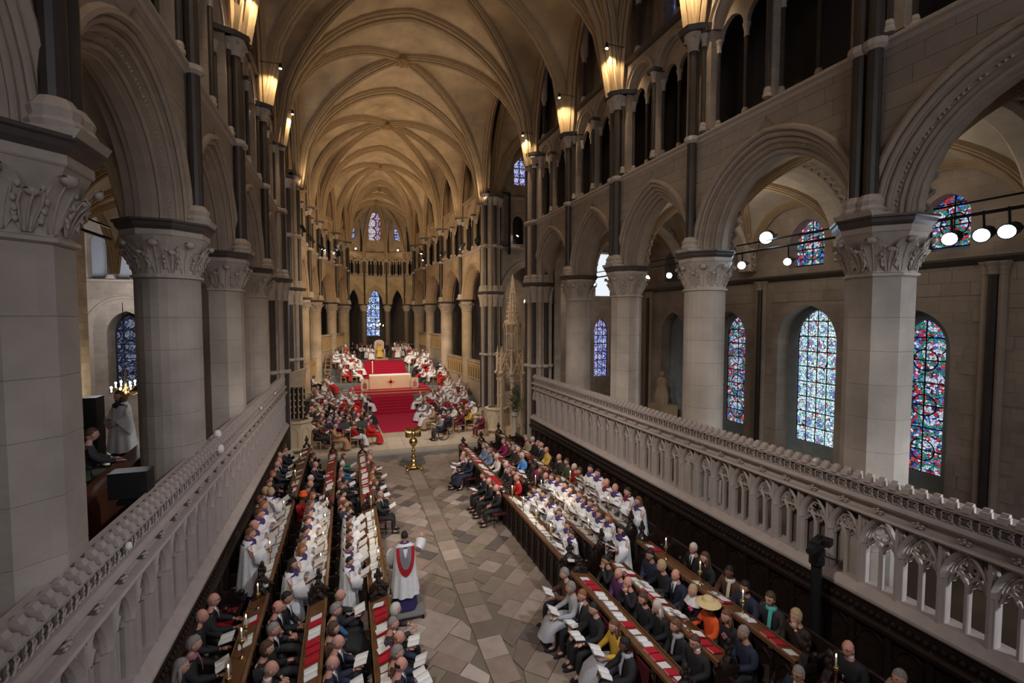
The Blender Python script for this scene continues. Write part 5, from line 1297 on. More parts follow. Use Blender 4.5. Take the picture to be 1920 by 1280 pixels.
def surplice_mesh(pose='music'):
    k = ('surplice', pose)
    if k in PM: return PM[k]
    mb = MB(); N = 36; rows = []
    for z, rx, ry, wv in ((1.475, .075, .085, 0), (1.44, .11, .17, 0), (1.36, .15, .215, .02), (1.2, .17, .225, .05), (1.0, .19, .235, .07), (.75, .22, .26, .09), (.5, .245, .29, .10), (.34, .26, .31, .11)):
        rows.append([(-.01 + rx * cos(2 * pi * i / N) * (1 + wv * cos(9 * 2 * pi * i / N)), ry * sin(2 * pi * i / N) * (1 + wv * cos(9 * 2 * pi * i / N)), z) for i in range(N)])
    mb.strip(rows, closed=True)
    J = skeleton('stand', pose)
    for i, s in enumerate((1, -1)):
        S_, e, w_ = [Vector(J[q][i]) for q in ('sh', 'el', 'wr')]; w2 = e + (w_ - e) * .8; rows = []
        for p, r, drop in ((S_, .085, 0), ((S_ + e) / 2, .10, .01), (e, .12, .05), ((e + w2) / 2, .14, .10), (w2, .15, .15)):
            d = (e - S_ if p is S_ else w2 - e); d = d.normalized() if d.length else Vector((1, 0, 0))
            sd = d.cross(Vector((0, 0, 1))).normalized(); upv = sd.cross(d).normalized()
            rows.append([tuple(p + sd * cos(2 * pi * q / 10) * r * .8 + upv * (sin(2 * pi * q / 10) * (r * .8) - (drop if sin(2 * pi * q / 10) < 0 else 0) * 1.6 * abs(sin(2 * pi * q / 10)))) for q in range(10)])
        mb.strip(rows, closed=True)
    PM[k] = mb.mesh('surplice', [BLACK], True); return PM[k]
def simple(name):
    if name in PM: return PM[name]
    mb = MB()
    if name == 'cassock':
        N = 20; mb.strip([[(r_ * .85 * cos(2 * pi * i / N) * (1 + w_ * cos(5 * 2 * pi * i / N)), r_ * sin(2 * pi * i / N) * (1 + w_ * cos(5 * 2 * pi * i / N)), z) for i in range(N)] for z, r_, w_ in ((1.44, .1, 0), (1.38, .17, 0), (1.1, .17, 0), (.8, .2, .03), (.4, .24, .06), (.03, .275, .08))], closed=True)
    elif name == 'yoke': mb.lathe([(.062, 1.5), (.075, 1.49), (.11, 1.455), (.165, 1.42), (.175, 1.40)], 16, sx=.85, sy=1.1, cap=False)
    elif name == 'sit_yoke': mb.lathe([(.06, 1.115), (.075, 1.10), (.12, 1.06), (.17, 1.00)], 16, sx=.85, sy=1.05, cap=False)
    elif name == 'collar': mb.lathe([(.056, 1.085), (.062, 1.125), (.052, 1.13)], 12, cx=0, cap=False)
    elif name == 'stand_collar': mb.lathe([(.054, 1.47), (.06, 1.51), (.05, 1.515)], 12, cx=-.005, cap=False)
    elif name == 'shirt': mb.add([(.105, -.055, 1.06), (.105, .055, 1.06), (.145, 0, .80), (.12, 0, 1.05)], [(0, 1, 3), (0, 3, 2), (3, 1, 2)]); mb.hexa([(.10, -.05, 1.02), (.115, -.05, 1.02), (.115, .05, 1.02), (.10, .05, 1.02), (.05, -.05, 1.11), (.07, -.05, 1.11), (.07, .05, 1.11), (.05, .05, 1.11)])
    elif name == 'tie': mb.hexa([(.146, -.022, .80), (.156, -.022, .80), (.156, .022, .80), (.146, .022, .80), (.112, -.014, 1.07), (.122, -.014, 1.07), (.122, .014, 1.07), (.112, .014, 1.07)])
    elif name == 'stole':
        for s in (-1, 1): mb.strip([[(x, s * y - .03, z), (x, s * y + .03, z)] for x, y, z in ((.03, .085, 1.09), (.10, .08, 1.02), (.15, .07, .88), (.165, .065, .70), (.26, .08, .66), (.44, .10, .64), (.54, .10, .52), (.57, .1, .34))])
        mb.strip([[(-.14, y, 1.0), (-.07, y * .8, 1.1)] for y in (-.11, -.05, 0, .05, .11)])
    elif name == 'scarf':
        mb.lathe([(.07, 1.10), (.095, 1.07), (.10, 1.03), (.08, 1.01)], 12, cap=False)
        mb.strip([[(x, y - .035, z), (x, y + .035, z)] for x, y, z in ((.09, .04, 1.05), (.135, .05, .92), (.155, .05, .76))])
    elif name == 'bigcollar': mb.lathe([(.065, 1.12), (.10, 1.10), (.17, 1.05), (.215, .98)], 8, sx=.8, cap=False)
    elif name == 'glasses':
        for s in (-1, 1): mb.tube([(.094, s * .032 + .02 * cos(q * pi / 4), .01 + .016 * sin(q * pi / 4)) for q in range(8)], .003, 4, closed=True); mb.tube([(.09, s * .05, .015), (.0, s * .08, .012)], .003, 4)
    elif name == 'flower':
        for q in range(6): mb.sphere((.14 + .01 * (q % 2), .05 + .03 * cos(q), .93 + .03 * sin(q)), .028, 6, 4)
    elif name == 'cross': mb.box(.165, -.006, .78, .172, .006, .86); mb.box(.165, -.02, .83, .172, .02, .842)
    elif name == 'medals': mb.box(.155, .03, .93, .165, .12, .99); mb.box(.155, .03, .90, .16, .12, .93)
    elif name == 'veil':
        mb.strip([[(-.02 - .13 * (j / 5), .1 * sin(a) * (1 + .5 * j / 5), .10 - .12 * j + .0) for a in [(-1.2 + 2.4 * i / 8) for i in range(9)]] for j in range(5)])
    PM[name] = mb.mesh(name, [BLACK], True); return PM[name]
COLC = {}
NAMED = {'black': (.016, .015, .017), 'navy': (.018, .024, .05), 'char': (.035, .033, .035), 'grey': (.22, .22, .25), 'lgrey': (.42, .42, .46), 'brown': (.10, .045, .028), 'white': (.78, .77, .78), 'red': (.40, .008, .014), 'scar': (.55, .012, .012),
         'purple': (.10, .035, .12), 'violet': (.06, .03, .14), 'magenta': (.28, .01, .10), 'orange': (.85, .11, .02), 'mustard': (.62, .38, .04), 'teal': (.10, .50, .46), 'green': (.03, .20, .11), 'blue': (.10, .32, .75), 'dblue': (.03, .12, .24),
         'gold': (.62, .40, .08), 'tan': (.40, .28, .17), 'cream': (.70, .66, .56), 'dkbrown': (.035, .018, .012), 'hbrown': (.09, .045, .025), 'chest': (.16, .07, .035), 'ginger': (.30, .11, .04), 'blond': (.48, .34, .18), 'hgrey': (.27, .24, .22), 'hwhite': (.62, .58, .53),
         'hblack': (.012, .010, .010), 'olive': (.07, .08, .04), 'gblue': (.20, .25, .36), 'pink': (.7, .08, .25), 'maroon': (.14, .012, .03), 'rose': (.35, .14, .16), 'cass': (.035, .022, .11), 'straw': (.72, .54, .27), 'bronze': (.42, .24, .12)}
def cm(c):
    if c not in COLC: COLC[c] = mat('cloth_' + c, NAMED[c], .8, noise=.15, scale=14) if c not in HAIRC else mat('hair_' + c, NAMED[c], .6, noise=.45, scale=45, bump=.8)
    return COLC[c]
def setmat(o, i, m): o.material_slots[i].link = 'OBJECT'; o.material_slots[i].material = m
def piece(name, me, root, m, loc=(0, 0, 0)):
    o = inst(name, me, root, loc); setmat(o, 0, m); return o
HAIRC = {'hbrown', 'chest', 'ginger', 'blond', 'hgrey', 'hwhite', 'hblack', 'dkbrown'}
def person(x, y, z, rz, kind='sit', pose='lap', top='black', bot='black', hair='short', hc='hbrown', sk='f', st='suit', scale=1.0, label='', group=None, extra='', full=True, tilt=0):
    r = empty('person', (x, y, z), rz, label, 'person', group); r.scale = (scale,) * 3
    b = inst('body', body_mesh(kind, pose), r); setmat(b, 0, SKINS[sk])
    hc0 = HC[kind]
    if kind == 'sit':
        if st in ('suit', 'plain', 'cler'):
            piece('jacket' if st == 'suit' else 'top', top_mesh('sit', pose), r, cm(top)); piece('trousers', legs_mesh(), r, cm(bot))
            if st == 'suit': sh_ = piece('shirt', simple('shirt'), r, cm('white')); piece('tie', simple('tie'), sh_, cm('char'))
            if st == 'cler': piece('collar', simple('collar'), r, cm('white'))
        elif st == 'dress': piece('top', top_mesh('sit', pose, 'slim'), r, cm(top)); piece('skirt', skirt_mesh(), r, cm(bot))
        elif st == 'robe': piece('robe_top', top_mesh('sit', pose, 'robe'), r, cm(top)); piece('robe_skirt', skirt_mesh(True), r, cm(bot))
        if full: piece('shoe', shoes_mesh('sit'), r, cm('black')); piece('shoe', shoes_mesh('sit', -1), r, cm('black'))
    else:
        if st == 'surplice':
            piece('cassock', simple('cassock'), r, cm(bot)); piece('surplice', surplice_mesh(pose), r, cm('white')); piece('yoke', simple('yoke'), r, cm(top))
        else:
            piece('top', top_mesh('stand', pose), r, cm(top)); piece('cassock', simple('cassock'), r, cm(bot))
        if full: piece('shoe', shoes_mesh('stand'), r, cm('black')); piece('shoe', shoes_mesh('stand', -1), r, cm('black'))
    if hair != 'none': piece('hair', hair_mesh(hair), r, cm(hc), hc0)
    for e in extra.split():
        k, _, c = e.partition(':')
        if k in ('straw', 'mitre', 'cap', 'round', 'turban', 'peaked', 'kamil'): piece('hat', hat_mesh(k), r, cm(c), (hc0[0], hc0[1], hc0[2] + (.0)))
        elif k in ('glasses', 'veil'): piece(k, simple(k), r, cm(c or 'black'), hc0)
        elif k == 'book':
            zz, xx = {'lap': (.72, .3), 'read': (.87, .42), 'low': (.78, .42), 'chin': (.72, .3), 'music': (1.27, .42), 'down': (1.05, .25), 'conduct': (1.2, .3)}[pose]
            o = inst('open_booklet', OPM if c != 'folder' else FOLD, None); s_ = scale
            o.location = (x + cos(rz) * xx * s_, y + sin(rz) * xx * s_, z + zz * s_); o.rotation_euler = (0, -.55 if kind == 'stand' else -.35 + RB.uniform(-.15, .15), rz + RB.uniform(-.15, .15))
            tag(o, ('music folder of ' if c == 'folder' else 'white booklet of ') + short(label), 'booklet', 'booklets held by the congregation')
        else: piece({'stole': 'scarf', 'bigcollar': 'collar', 'sit_yoke': 'yoke'}.get(k, k), simple(k), r, cm(c or 'black'))
    return r
def short(l):
    w_ = l.split(); return ' '.join(w_[:13])
fm = MB(); fm.hexa([(-.13, -.19, .0), (.13, -.19, .0), (.13, 0, -.02), (-.13, 0, -.02), (-.13, -.19, .012), (.13, -.19, .012), (.13, 0, -.008), (-.13, 0, -.008)]); fm.hexa([(-.13, 0, -.02), (.13, 0, -.02), (.13, .19, .0), (-.13, .19, .0), (-.13, 0, -.008), (.13, 0, -.008), (.13, .19, .012), (-.13, .19, .012)])
fm.mi = 1; fm.hexa([(-.12, -.18, .013), (.12, -.18, .013), (.12, -.004, -.006), (-.12, -.004, -.006), (-.12, -.18, .018), (.12, -.18, .018), (.12, -.004, -.002), (-.12, -.004, -.002)]); fm.hexa([(-.12, .004, -.006), (.12, .004, -.006), (.12, .18, .013), (-.12, .18, .013), (-.12, .004, -.002), (.12, .004, -.002), (.12, .18, .018), (-.12, .18, .018)])
FOLD = fm.mesh('music_folder', [BLACK, WHITE])
# red padded chairs of the front rows
def chair_parts():
    s = MB(); s.box(-.22, -.23, .40, .22, .23, .46); b = MB(); b.hexa([(-.25, -.23, .46), (-.21, -.23, .46), (-.21, .23, .46), (-.25, .23, .46), (-.29, -.23, .88), (-.25, -.23, .88), (-.25, .23, .88), (-.29, .23, .88)])
    l = MB(); l.tube([(0, 0, 0), (0, 0, .40)], .014, 6); return s.mesh('seat', CHAIRRED), b.mesh('backrest', CHAIRRED), l.mesh('leg', IRON)
CS, CB_, CLg = chair_parts()
def red_chair(x, y, rz, label):
    t = empty('chair', (x, y, 0), rz, label, 'chair', 'red padded chairs in front of the desks')
    inst('seat', CS, t); inst('backrest', CB_, t)
    for a in (-.19, .19):
        for b in (-.2, .2): inst('leg', CLg, t, (a, b, 0))
wm = MB(); wm.box(-.2, -.2, .41, .2, .2, .44)
for a in (-.18, .18):
    for b in (-.18, .18): wm.box(a - .018, b - .018, 0, a + .018, b + .018, .41 if a > 0 else .86)
for z in (.56, .68, .80): wm.box(-.2, -.18, z, -.175, .18, z + .05)
WCM = wm.mesh('wooden_chair', LIGHTW)

# rows: axis position, floor height, facing
ROW = {'R0': (1.33, 0, pi), 'R1': (2.38, .08, pi), 'R2': (3.2, .28, pi), 'R3': (4.05, .50, pi), 'L0': (-2.33, 0, 0), 'L1': (-3.37, .08, 0), 'L2': (-4.36, .28, 0), 'L3': (-5.42, .50, 0)}
SIDE = {'R': 'right', 'L': 'left'}
def place(lst, kind='sit', blk='', scale=1.0, dx=0, **kw):
    for it in lst:
        px_, py_, row, pose, top, bot, hair, hc, sk, st, extra, lab = it
        X, zf, rz = ROW[row]; hz = (1.235 if kind == 'sit' else 1.60) * scale
        p = at(px_, py_, Z=zf + hz); x = min(max(p[0], X - .14), X + .14) + dx; y = p[1]
        rz += RB.uniform(-.2, .2); o = person(x - cos(rz) * .04, y, zf, rz, kind, pose, top, bot, hair, hc, sk, st, scale, lab, extra=extra, group=kw.get('group'))
        if row in ('R0', 'L0'): red_chair(x - cos(ROW[row][2]) * .04, y, ROW[row][2], 'dark red padded chair under the %s' % ' '.join(lab.split()[:9]))
N_ = None
NEAR = [
 (1059,1075,'R0','read','brown','black','curly','hgrey','f','plain','book','grey haired woman in a dark brown coat, front right row, reading a booklet'),
 (1071,1101,'R0','low','lgrey','lgrey','bob','hgrey','f','dress','book','woman in a pale grey cardigan and skirt in the front right row'),
 (1092,1115,'R0','lap','char','black','short','ginger','p','suit','book','man with reddish hair in a dark suit, front right row'),
 (1114,1140,'R0','low','black','black','short','hblack','f','plain','book','dark haired man all in black with a booklet, front right row'),
 (1152,1172,'R0','read','mustard','lgrey','long','chest','f','dress','book','woman with very long brown hair in a mustard top'),
 (1173,1208,'R0','low','black','black','bob','hblack','d','plain','book scarf:lgrey','dark haired woman in black with a patterned scarf, bottom of the front right row'),
 (1137,1050,'R1','chin','black','black','short','hblack','t','plain','','black clad person with a hand to the face, top of the second right row'),
 (1160,1074,'R1','lap','purple','black','bald','hgrey','p','plain','','balding man in a purple shirt in the second right row'),
 (1178,1091,'R1','chin','black','black','bald','hgrey','p','plain','','balding man in a black jumper beside the man in purple'),
 (1206,1121,'R1','lap','black','black','bob','hbrown','f','dress','','brown haired woman in black in the second right row'),
 (1232,1136,'R1','lap','black','black','long','hwhite','f','dress','veil:cream','woman with long white blond hair in black, second right row'),
 (1268,1172,'R1','lap','black','black','bob','chest','f','plain','scarf:lgrey','woman with a brown bob and patterned blouse under a black jacket'),
 (1303,1202,'R1','lap','black','black','short','hbrown','p','cler','glasses','young clergyman in black with glasses in the second right row'),
 (1219,1039,'R2','lap','navy','black','curly','hblack','t','plain','','dark haired woman in dark navy at the top of the third right row'),
 (1241,1060,'R2','read','black','black','bob','blond','f','dress','book','woman with a pale blond bob reading in the third right row'),
 (1267,1077,'R2','low','navy','navy','bald','hbrown','p','suit','','shaven headed man in a navy suit in the third right row'),
 (1299,1106,'R2','read','black','black','short','blond','f','dress','bigcollar:white flower:pink book','woman in black with a wide white collar and pink flower'),
 (1329,1133,'R2','low','orange','orange','bob','hblack','d','dress','straw:straw book','woman in a bright orange jacket and straw hat'),
 (1362,1154,'R2','lap','black','black','long','chest','f','plain','flower:rose','long fair haired woman in black with a pink ribbon'),
 (1395,1186,'R2','lap','navy','black','short','hgrey','t','plain','','grey haired man in dark clothes at the end of the third right row'),
 (1300,1027,'R3','lap','black','black','short','hwhite','p','suit','','white haired man in a dark suit in the back right row'),
 (1323,1045,'R3','lap','black','black','long','hbrown','f','plain','','long haired woman leaning on the back right desk by the candle'),
 (1367,1071,'R3','read','brown','brown','crop','hblack','d','plain','scarf:cream book','dark skinned person in a brown jacket with pale patterned front'),
 (1397,1100,'R3','low','navy','navy','bob','hblack','t','plain','','dim figure in navy behind the third candle of the back right desk'),
 (1444,1121,'R3','low','char','green','bob','hbrown','f','dress','glasses scarf:teal','woman with glasses, turquoise scarf and green skirt in the back right row'),
 (1493,1154,'R3','chin','dkbrown','dkbrown','bob','blond','f','dress','book','blond woman in dark lace with a hand to her mouth'),
 (1590,1214,'R3','lap','black','black','bald','hbrown','p','cler','glasses cross:lgrey','bald clergyman in glasses with a cross in the bottom right stalls'),
 (1690,1270,'R3','lap','tan','black','short','hgrey','p','plain','','grey haired person cut by the bottom edge at the far right'),
 (1497,1262,'R2','lap','navy','navy','short','hgrey','t','suit','glasses','man with glasses at the bottom edge below the lone right candle'),
 # left
 (741,1142,'L0','read','char','black','bob','hwhite','f','plain','','white haired woman at the top of the nearest front left row'),
 (736,1168,'L0','read','char','black','short','hgrey','p','suit','book','man with brown grey hair and a white collar, front left row'),
 (747,1194,'L0','low','navy','black','bald','ginger','p','plain','book','ginger balding man in the front left row'),
 (744,1223,'L0','low','brown','black','curly','hgrey','f','plain','book','woman with curly grey hair in the front left row'),
 (751,1246,'L0','read','navy','black','bald','hblack','p','suit','book','man with thinning dark hair, bottom of the front left row'),
 (637,1116,'L1','read','char','black','bald','hgrey','p','plain','book','bearded balding man holding a booklet in the second left row'),
 (629,1143,'L1','lap','dblue','black','curly','hgrey','f','dress','','woman in a patterned turquoise dress in the second left row'),
 (624,1178,'L1','lap','brown','black','bob','hbrown','f','plain','','dark haired woman between the turquoise dress and the bald man'),
 (633,1203,'L1','read','navy','black','bald','hgrey','p','suit','book','bald man in a navy suit reading in the second left row'),
 (622,1243,'L1','low','navy','navy','bald','hgrey','p','suit','book','balding man in navy at the bottom of the second left row'),
 (537,1120,'L2','lap','black','black','short','hblack','t','suit','','dark haired man in a dark suit by the third left row post'),
 (520,1138,'L2','lap','char','char','bald','hbrown','p','suit','','bald man in a grey suit in the third left row'),
 (512,1180,'L2','chin','black','char','short','hgrey','p','suit','','grey haired man leaning on his hand, third left row'),
 (499,1215,'L2','lap','black','black','bob','hbrown','f','plain','','brown haired woman in black in the third left row'),
 (507,1254,'L2','lap','black','maroon','bald','hgrey','p','cler','','balding clergyman at the bottom of the third left row'),
 (399,1125,'L3','low','black','black','bald','hgrey','p','suit','glasses','bald man in glasses and blue shirt in the back left row'),
 (377,1155,'L3','low','black','black','bald','hgrey','p','plain','book','bald man holding an open book in the back left row'),
 (362,1208,'L3','low','black','black','curly','hgrey','f','plain','scarf:rose book','woman with grey curly hair and a pink scarf, back left row'),
 (338,1250,'L3','lap','black','black','long','hgrey','f','plain','','long haired woman at the bottom of the back left row'),
]
place(NEAR)
def C5(x, y): return (830 + x / 4.8, 800 + y / 4.8)
def C3(x, y): return (430 + x / 4.8, 820 + y / 4.8)
def expand(rows, cv):
    out = []
    for r in rows: p = cv(r[0], r[1]); out.append((p[0], p[1]) + tuple(r[2:]))
    return out
FAR_R = [
 (60,290,'R0','read','black','black','short','hgrey','p','suit','book','seated figure farthest up the front right row behind a booklet'),
 (190,245,'R0','read','white','white','bald','ginger','p','plain','book','balding man in a white uniform by the first right desk end'),
 (240,275,'R0','low','navy','navy','bob','chest','f','dress','book','brown haired woman in a dark coat beside the white uniform'),
 (365,435,'R0','low','black','black','short','hbrown','p','plain','book medals:lgrey','farthest of three uniformed men with medals'),
 (420,490,'R0','lap','black','black','bald','ginger','p','plain','medals:lgrey','middle of three uniformed men with medals'),
 (487,550,'R0','lap','black','black','bald','hgrey','p','plain','medals:lgrey','nearest of three uniformed men with medals'),
 (372,170,'R1','lap','gblue','gblue','short','hgrey','p','robe','','grey haired person in a blue grey robe, far second right row'),
 (420,215,'R1','lap','gblue','gblue','bob','hgrey','p','robe','','second person in blue grey robes, far second right row'),
 (485,270,'R1','low','cream','cream','short','hwhite','p','plain','','person in a cream jacket leaning on the second right desk'),
 (572,345,'R1','lap','char','black','short','hwhite','p','suit','','white haired man in a dark suit, far second right row'),
 (595,395,'R1','low','black','black','short','hgrey','p','plain','book','grey haired person in black bowed over a booklet'),
 (645,405,'R1','lap','char','black','short','hbrown','f','plain','','brown haired person behind the scarlet coat'),
 (668,458,'R1','lap','scar','scar','bald','hwhite','p','plain','medals:gold','old man in a scarlet coat with medals'),
 (550,130,'R2','low','magenta','black','short','hgrey','p','plain','','person with a magenta front at the far end of the third right row'),
 (600,140,'R2','lap','brown','black','short','hbrown','f','plain','','person in brown, second along the far third right row'),
 (640,190,'R2','lap','char','black','bob','hgrey','f','plain','','person with a grey bob, third along the far third right row'),
 (598,220,'R1','lap','char','black','short','hblack','f','plain','','dark haired person on the far second right row by the cream jacket'),
 (686,205,'R2','lap','brown','black','short','hwhite','p','plain','','pale haired person in brown beside the bright blue coat'),
 (715,258,'R2','lap','blue','blue','bob','hwhite','f','dress','','white haired woman in a bright blue coat'),
 (800,310,'R2','read','black','black','short','hblack','d','plain','book','dark skinned person holding a booklet by the magenta dress'),
 (835,350,'R2','read','magenta','magenta','bob','hblack','d','dress','book','woman in a magenta dress holding a booklet'),
 (885,388,'R2','read','char','black','long','chest','f','plain','','long haired woman beside the magenta dress'),
 (930,440,'R2','lap','navy','navy','bald','hgrey','p','suit','','balding man in a navy suit before the chorister rows'),
 (758,105,'R3','lap','tan','tan','short','hgrey','p','plain','','person in tan at the far end of the back right row'),
 (822,112,'R3','lap','black','black','short','hwhite','p','suit','','white haired man, second in the far back right row'),
 (860,147,'R3','lap','black','black','short','hgrey','p','plain','','grey haired figure, third in the far back right row'),
 (900,162,'R3','lap','char','black','bald','hwhite','p','suit','','old man beside the yellow robe'),
 (937,207,'R3','lap','gold','gold','bald','ginger','p','robe','','man in a yellow and orange robe in the back right row'),
 (1050,272,'R3','lap','char','black','bald','hgrey','p','suit','','balding man in a dark suit and tie, back right row'),
 (1130,310,'R3','lap','olive','black','round','hbrown','f','plain','','person in olive green with a soft hat, back right row') ,
 (1187,362,'R3','lap','red','black','short','hwhite','f','dress','','white haired woman in red in the back right row'),
 (1235,395,'R3','lap','olive','black','bob','hbrown','f','plain','','dark haired woman just before the standing choir men'),
]
FAR_R = [tuple('short' if (i == 6 and v == 'round') else v for i, v in enumerate(r)) for r in FAR_R]
place(expand(FAR_R, C5))
FAR_L = [
 (1265,130,'L0','lap','brown','black','short','hgrey','p','plain','','farthest person of the front left row by the music stands'),
 (1262,185,'L0','low','brown','brown','bald','hgrey','p','plain','book','man in brown with a booklet, far front left row'),
 (1300,270,'L0','read','olive','black','short','chest','p','plain','book','man in a tweed jacket, far front left row'),
 (1285,365,'L0','read','char','navy','short','ginger','p','plain','book','person with ginger hair, far front left row'),
 (1312,405,'L0','low','brown','black','bob','chest','f','plain','book','woman with wavy chestnut hair, far front left row'),
 (1362,515,'L0','read','black','black','short','hgrey','t','suit','book','man in black on the red chair nearest the conductor'),
 (1028,170,'L1','read','green','black','bob','chest','f','plain','book','woman in dark green at the far second left row'),
 (1018,240,'L1','low','dblue','dblue','short','hwhite','p','plain','book','white haired person in blue at the far second left row'),
 (1005,335,'L1','read','char','navy','short','ginger','p','plain','book','ginger haired person in the far second left row'),
 (1038,395,'L1','read','black','black','short','hblack','t','suit','','dark haired man reaching to the left front desk'),
 (1000,440,'L1','lap','char','black','bob','chest','f','plain','','chestnut haired person in the far second left row'),
 (1018,510,'L1','lap','black','black','short','hblack','f','plain','','black haired person in the far second left row'),
 (1018,570,'L1','lap','black','black','bald','ginger','p','suit','','bald man in black next to the first boy chorister'),
 (1085,590,'L1','lap','navy','navy','short','chest','f','plain','','brown haired person beside the first boy chorister'),
 (752,165,'L2','lap','black','black','curly','hbrown','t','plain','','curly haired person at the far third left row'),
 (772,245,'L2','low','black','black','bald','ginger','p','suit','book','bald man in a dark suit with a booklet, far third left row'),
 (730,370,'L2','lap','char','black','short','hwhite','p','plain','','white haired person in the far third left row'),
 (725,420,'L2','low','black','black','bald','hgrey','p','plain','book','balding person with a booklet in the far third left row'),
 (690,470,'L2','lap','black','black','short','hblack','t','plain','','dark haired person behind the orange turban'),
 (660,530,'L2','lap','red','scar','none','hblack','d','robe','turban:orange','person in red with an orange turban'),
 (495,108,'L3','low','black','black','short','hbrown','p','suit','book','dark suited man farthest along the back left row'),
 (450,160,'L3','low','char','black','bald','ginger','p','suit','book','balding man, second along the far back left row'),
 (447,205,'L3','low','navy','black','bald','hgrey','p','suit','book','balding man, third along the far back left row'),
 (428,245,'L3','low','char','char','bald','hgrey','p','suit','book','man in a charcoal suit, fourth along the far back left row'),
 (385,330,'L3','lap','black','black','short','ginger','p','plain','','ginger haired man in the middle of the back left row'),
 (350,415,'L3','lap','black','black','short','chest','f','plain','','brown haired person in the middle of the back left row'),
 (322,482,'L3','lap','black','black','bob','blond','f','plain','','person with fair hair just above the choir men'),
 (270,560,'L3','lap','black','black','bob','chest','f','plain','','dim figure behind the back left row near the panelling'),
]
place(expand(FAR_L, C3))
# choristers, standing
CH_R1 = [(790,600,'R1',.84,'hblack','f'), (830,560,'R1',.84,'hbrown','f'), (915,600,'R1',.86,'hblack','f'), (988,660,'R1',.86,'hblack','d'), (1055,765,'R1',.84,'chest','f'), (1130,880,'R1',.82,'hbrown','f'), (1145,965,'R1',.82,'hbrown','f')]
CH_R2 = [(987,445,'R2',.9,'chest','f'), (1045,465,'R2',.9,'chest','f'), (1110,515,'R2',.9,'hblack','f'), (1168,560,'R2',.9,'hbrown','f'), (1242,605,'R2',.9,'chest','f'), (1285,655,'R2',.9,'hbrown','f'), (1335,680,'R2',.9,'hbrown','f'), (1390,730,'R2',.9,'chest','f'), (1420,780,'R2',.9,'hbrown','f'), (1500,815,'R2',.9,'ginger','f'), (1615,925,'R2',.93,'hblack','f')]
CH_R3 = [(1340,372,'R3',1,'hblack','p'), (1403,410,'R3',1,'hblack','p'), (1482,500,'R3',.98,'hgrey','p'), (1560,545,'R3',.98,'hgrey','p'), (1675,580,'R3',1,'hblack','p'), (1770,665,'R3',.96,'chest','f')]
CH_L1 = [(1118,655,'L1',.84,'hbrown','f'), (1068,742,'L1',.84,'hblack','f'), (1138,800,'L1',.78,'hbrown','f'), (1120,850,'L1',.84,'hblack','f'), (1120,930,'L1',.86,'chest','f'), (1068,990,'L1',.84,'hblack','f'), (1125,1105,'L1',.84,'hblack','f')]
CH_L2 = [(770,520,'L2',.88,'ginger','f'), (735,600,'L2',.9,'chest','f'), (748,675,'L2',.9,'chest','f'), (712,745,'L2',.9,'hbrown','f'), (682,840,'L2',.9,'hblack','f'), (645,930,'L2',.9,'hbrown','f'), (662,1000,'L2',.92,'ginger','f'), (555,1140,'L2',.95,'dkbrown','f')]
CH_L3 = [(430,480,'L3',.92,'blond','f'), (350,605,'L3',.98,'ginger','p'), (318,680,'L3',.98,'chest','p'), (283,780,'L3',1,'ginger','p'), (240,855,'L3',1,'chest','p')]
def choristers(lst, cv, nm, who, st_hair):
    for i, (x, y, row, sc, hc, sk) in enumerate(lst):
        px_, py_ = cv(x, y); X, zf, rz = ROW[row]; p = at(px_, py_, Z=zf + 1.6 * sc); x_ = min(max(p[0], X - .22), X + .22) - (.0)
        hair = st_hair(i, hc); lab = '%s in white surplice, %s from far end, %s' % (who(i), ORD[i], nm)
        person(x_, p[1], zf, rz + RB.uniform(-.25, .25), 'stand', 'music', 'violet' if 'R3' != row else ('maroon' if i in (2, 4) else 'violet'), 'cass', hair, hc, sk, 'surplice', sc, lab, extra='book:folder' if row[1] in '3' or i % 2 else 'book', group='choir members in white surplices')
        if 'boy' in who(i) or 'girl' in who(i): pass
choristers(CH_R1, C5, 'front right choir row', lambda i: 'boy chorister', lambda i, h: 'short')
choristers(CH_R2, C5, 'middle right choir row', lambda i: '%s haired girl chorister' % ('red' if i == 9 else 'brown'), lambda i, h: 'long' if i % 2 or i > 7 else 'bun')
choristers(CH_R3, C5, 'back right choir row', lambda i: ['young dark haired man', 'tall young man', 'grey haired man', 'bald older man', 'dark haired man', 'long haired woman'][i], lambda i, h: ['short', 'short', 'bald', 'bald', 'short', 'long'][i])
choristers(CH_L1, C3, 'front left choir row', lambda i: 'boy chorister', lambda i, h: 'short')
choristers(CH_L2, C3, 'middle left choir row', lambda i: 'girl chorister' if i else 'red haired girl chorister', lambda i, h: 'long' if i in (0, 7, 6) else 'bun')
choristers(CH_L3, C3, 'back left choir row', lambda i: ['fair haired woman', 'ginger man', 'brown haired man', 'bald man', 'brown haired man'][i], lambda i, h: ['bob', 'short', 'short', 'bald', 'short'][i])
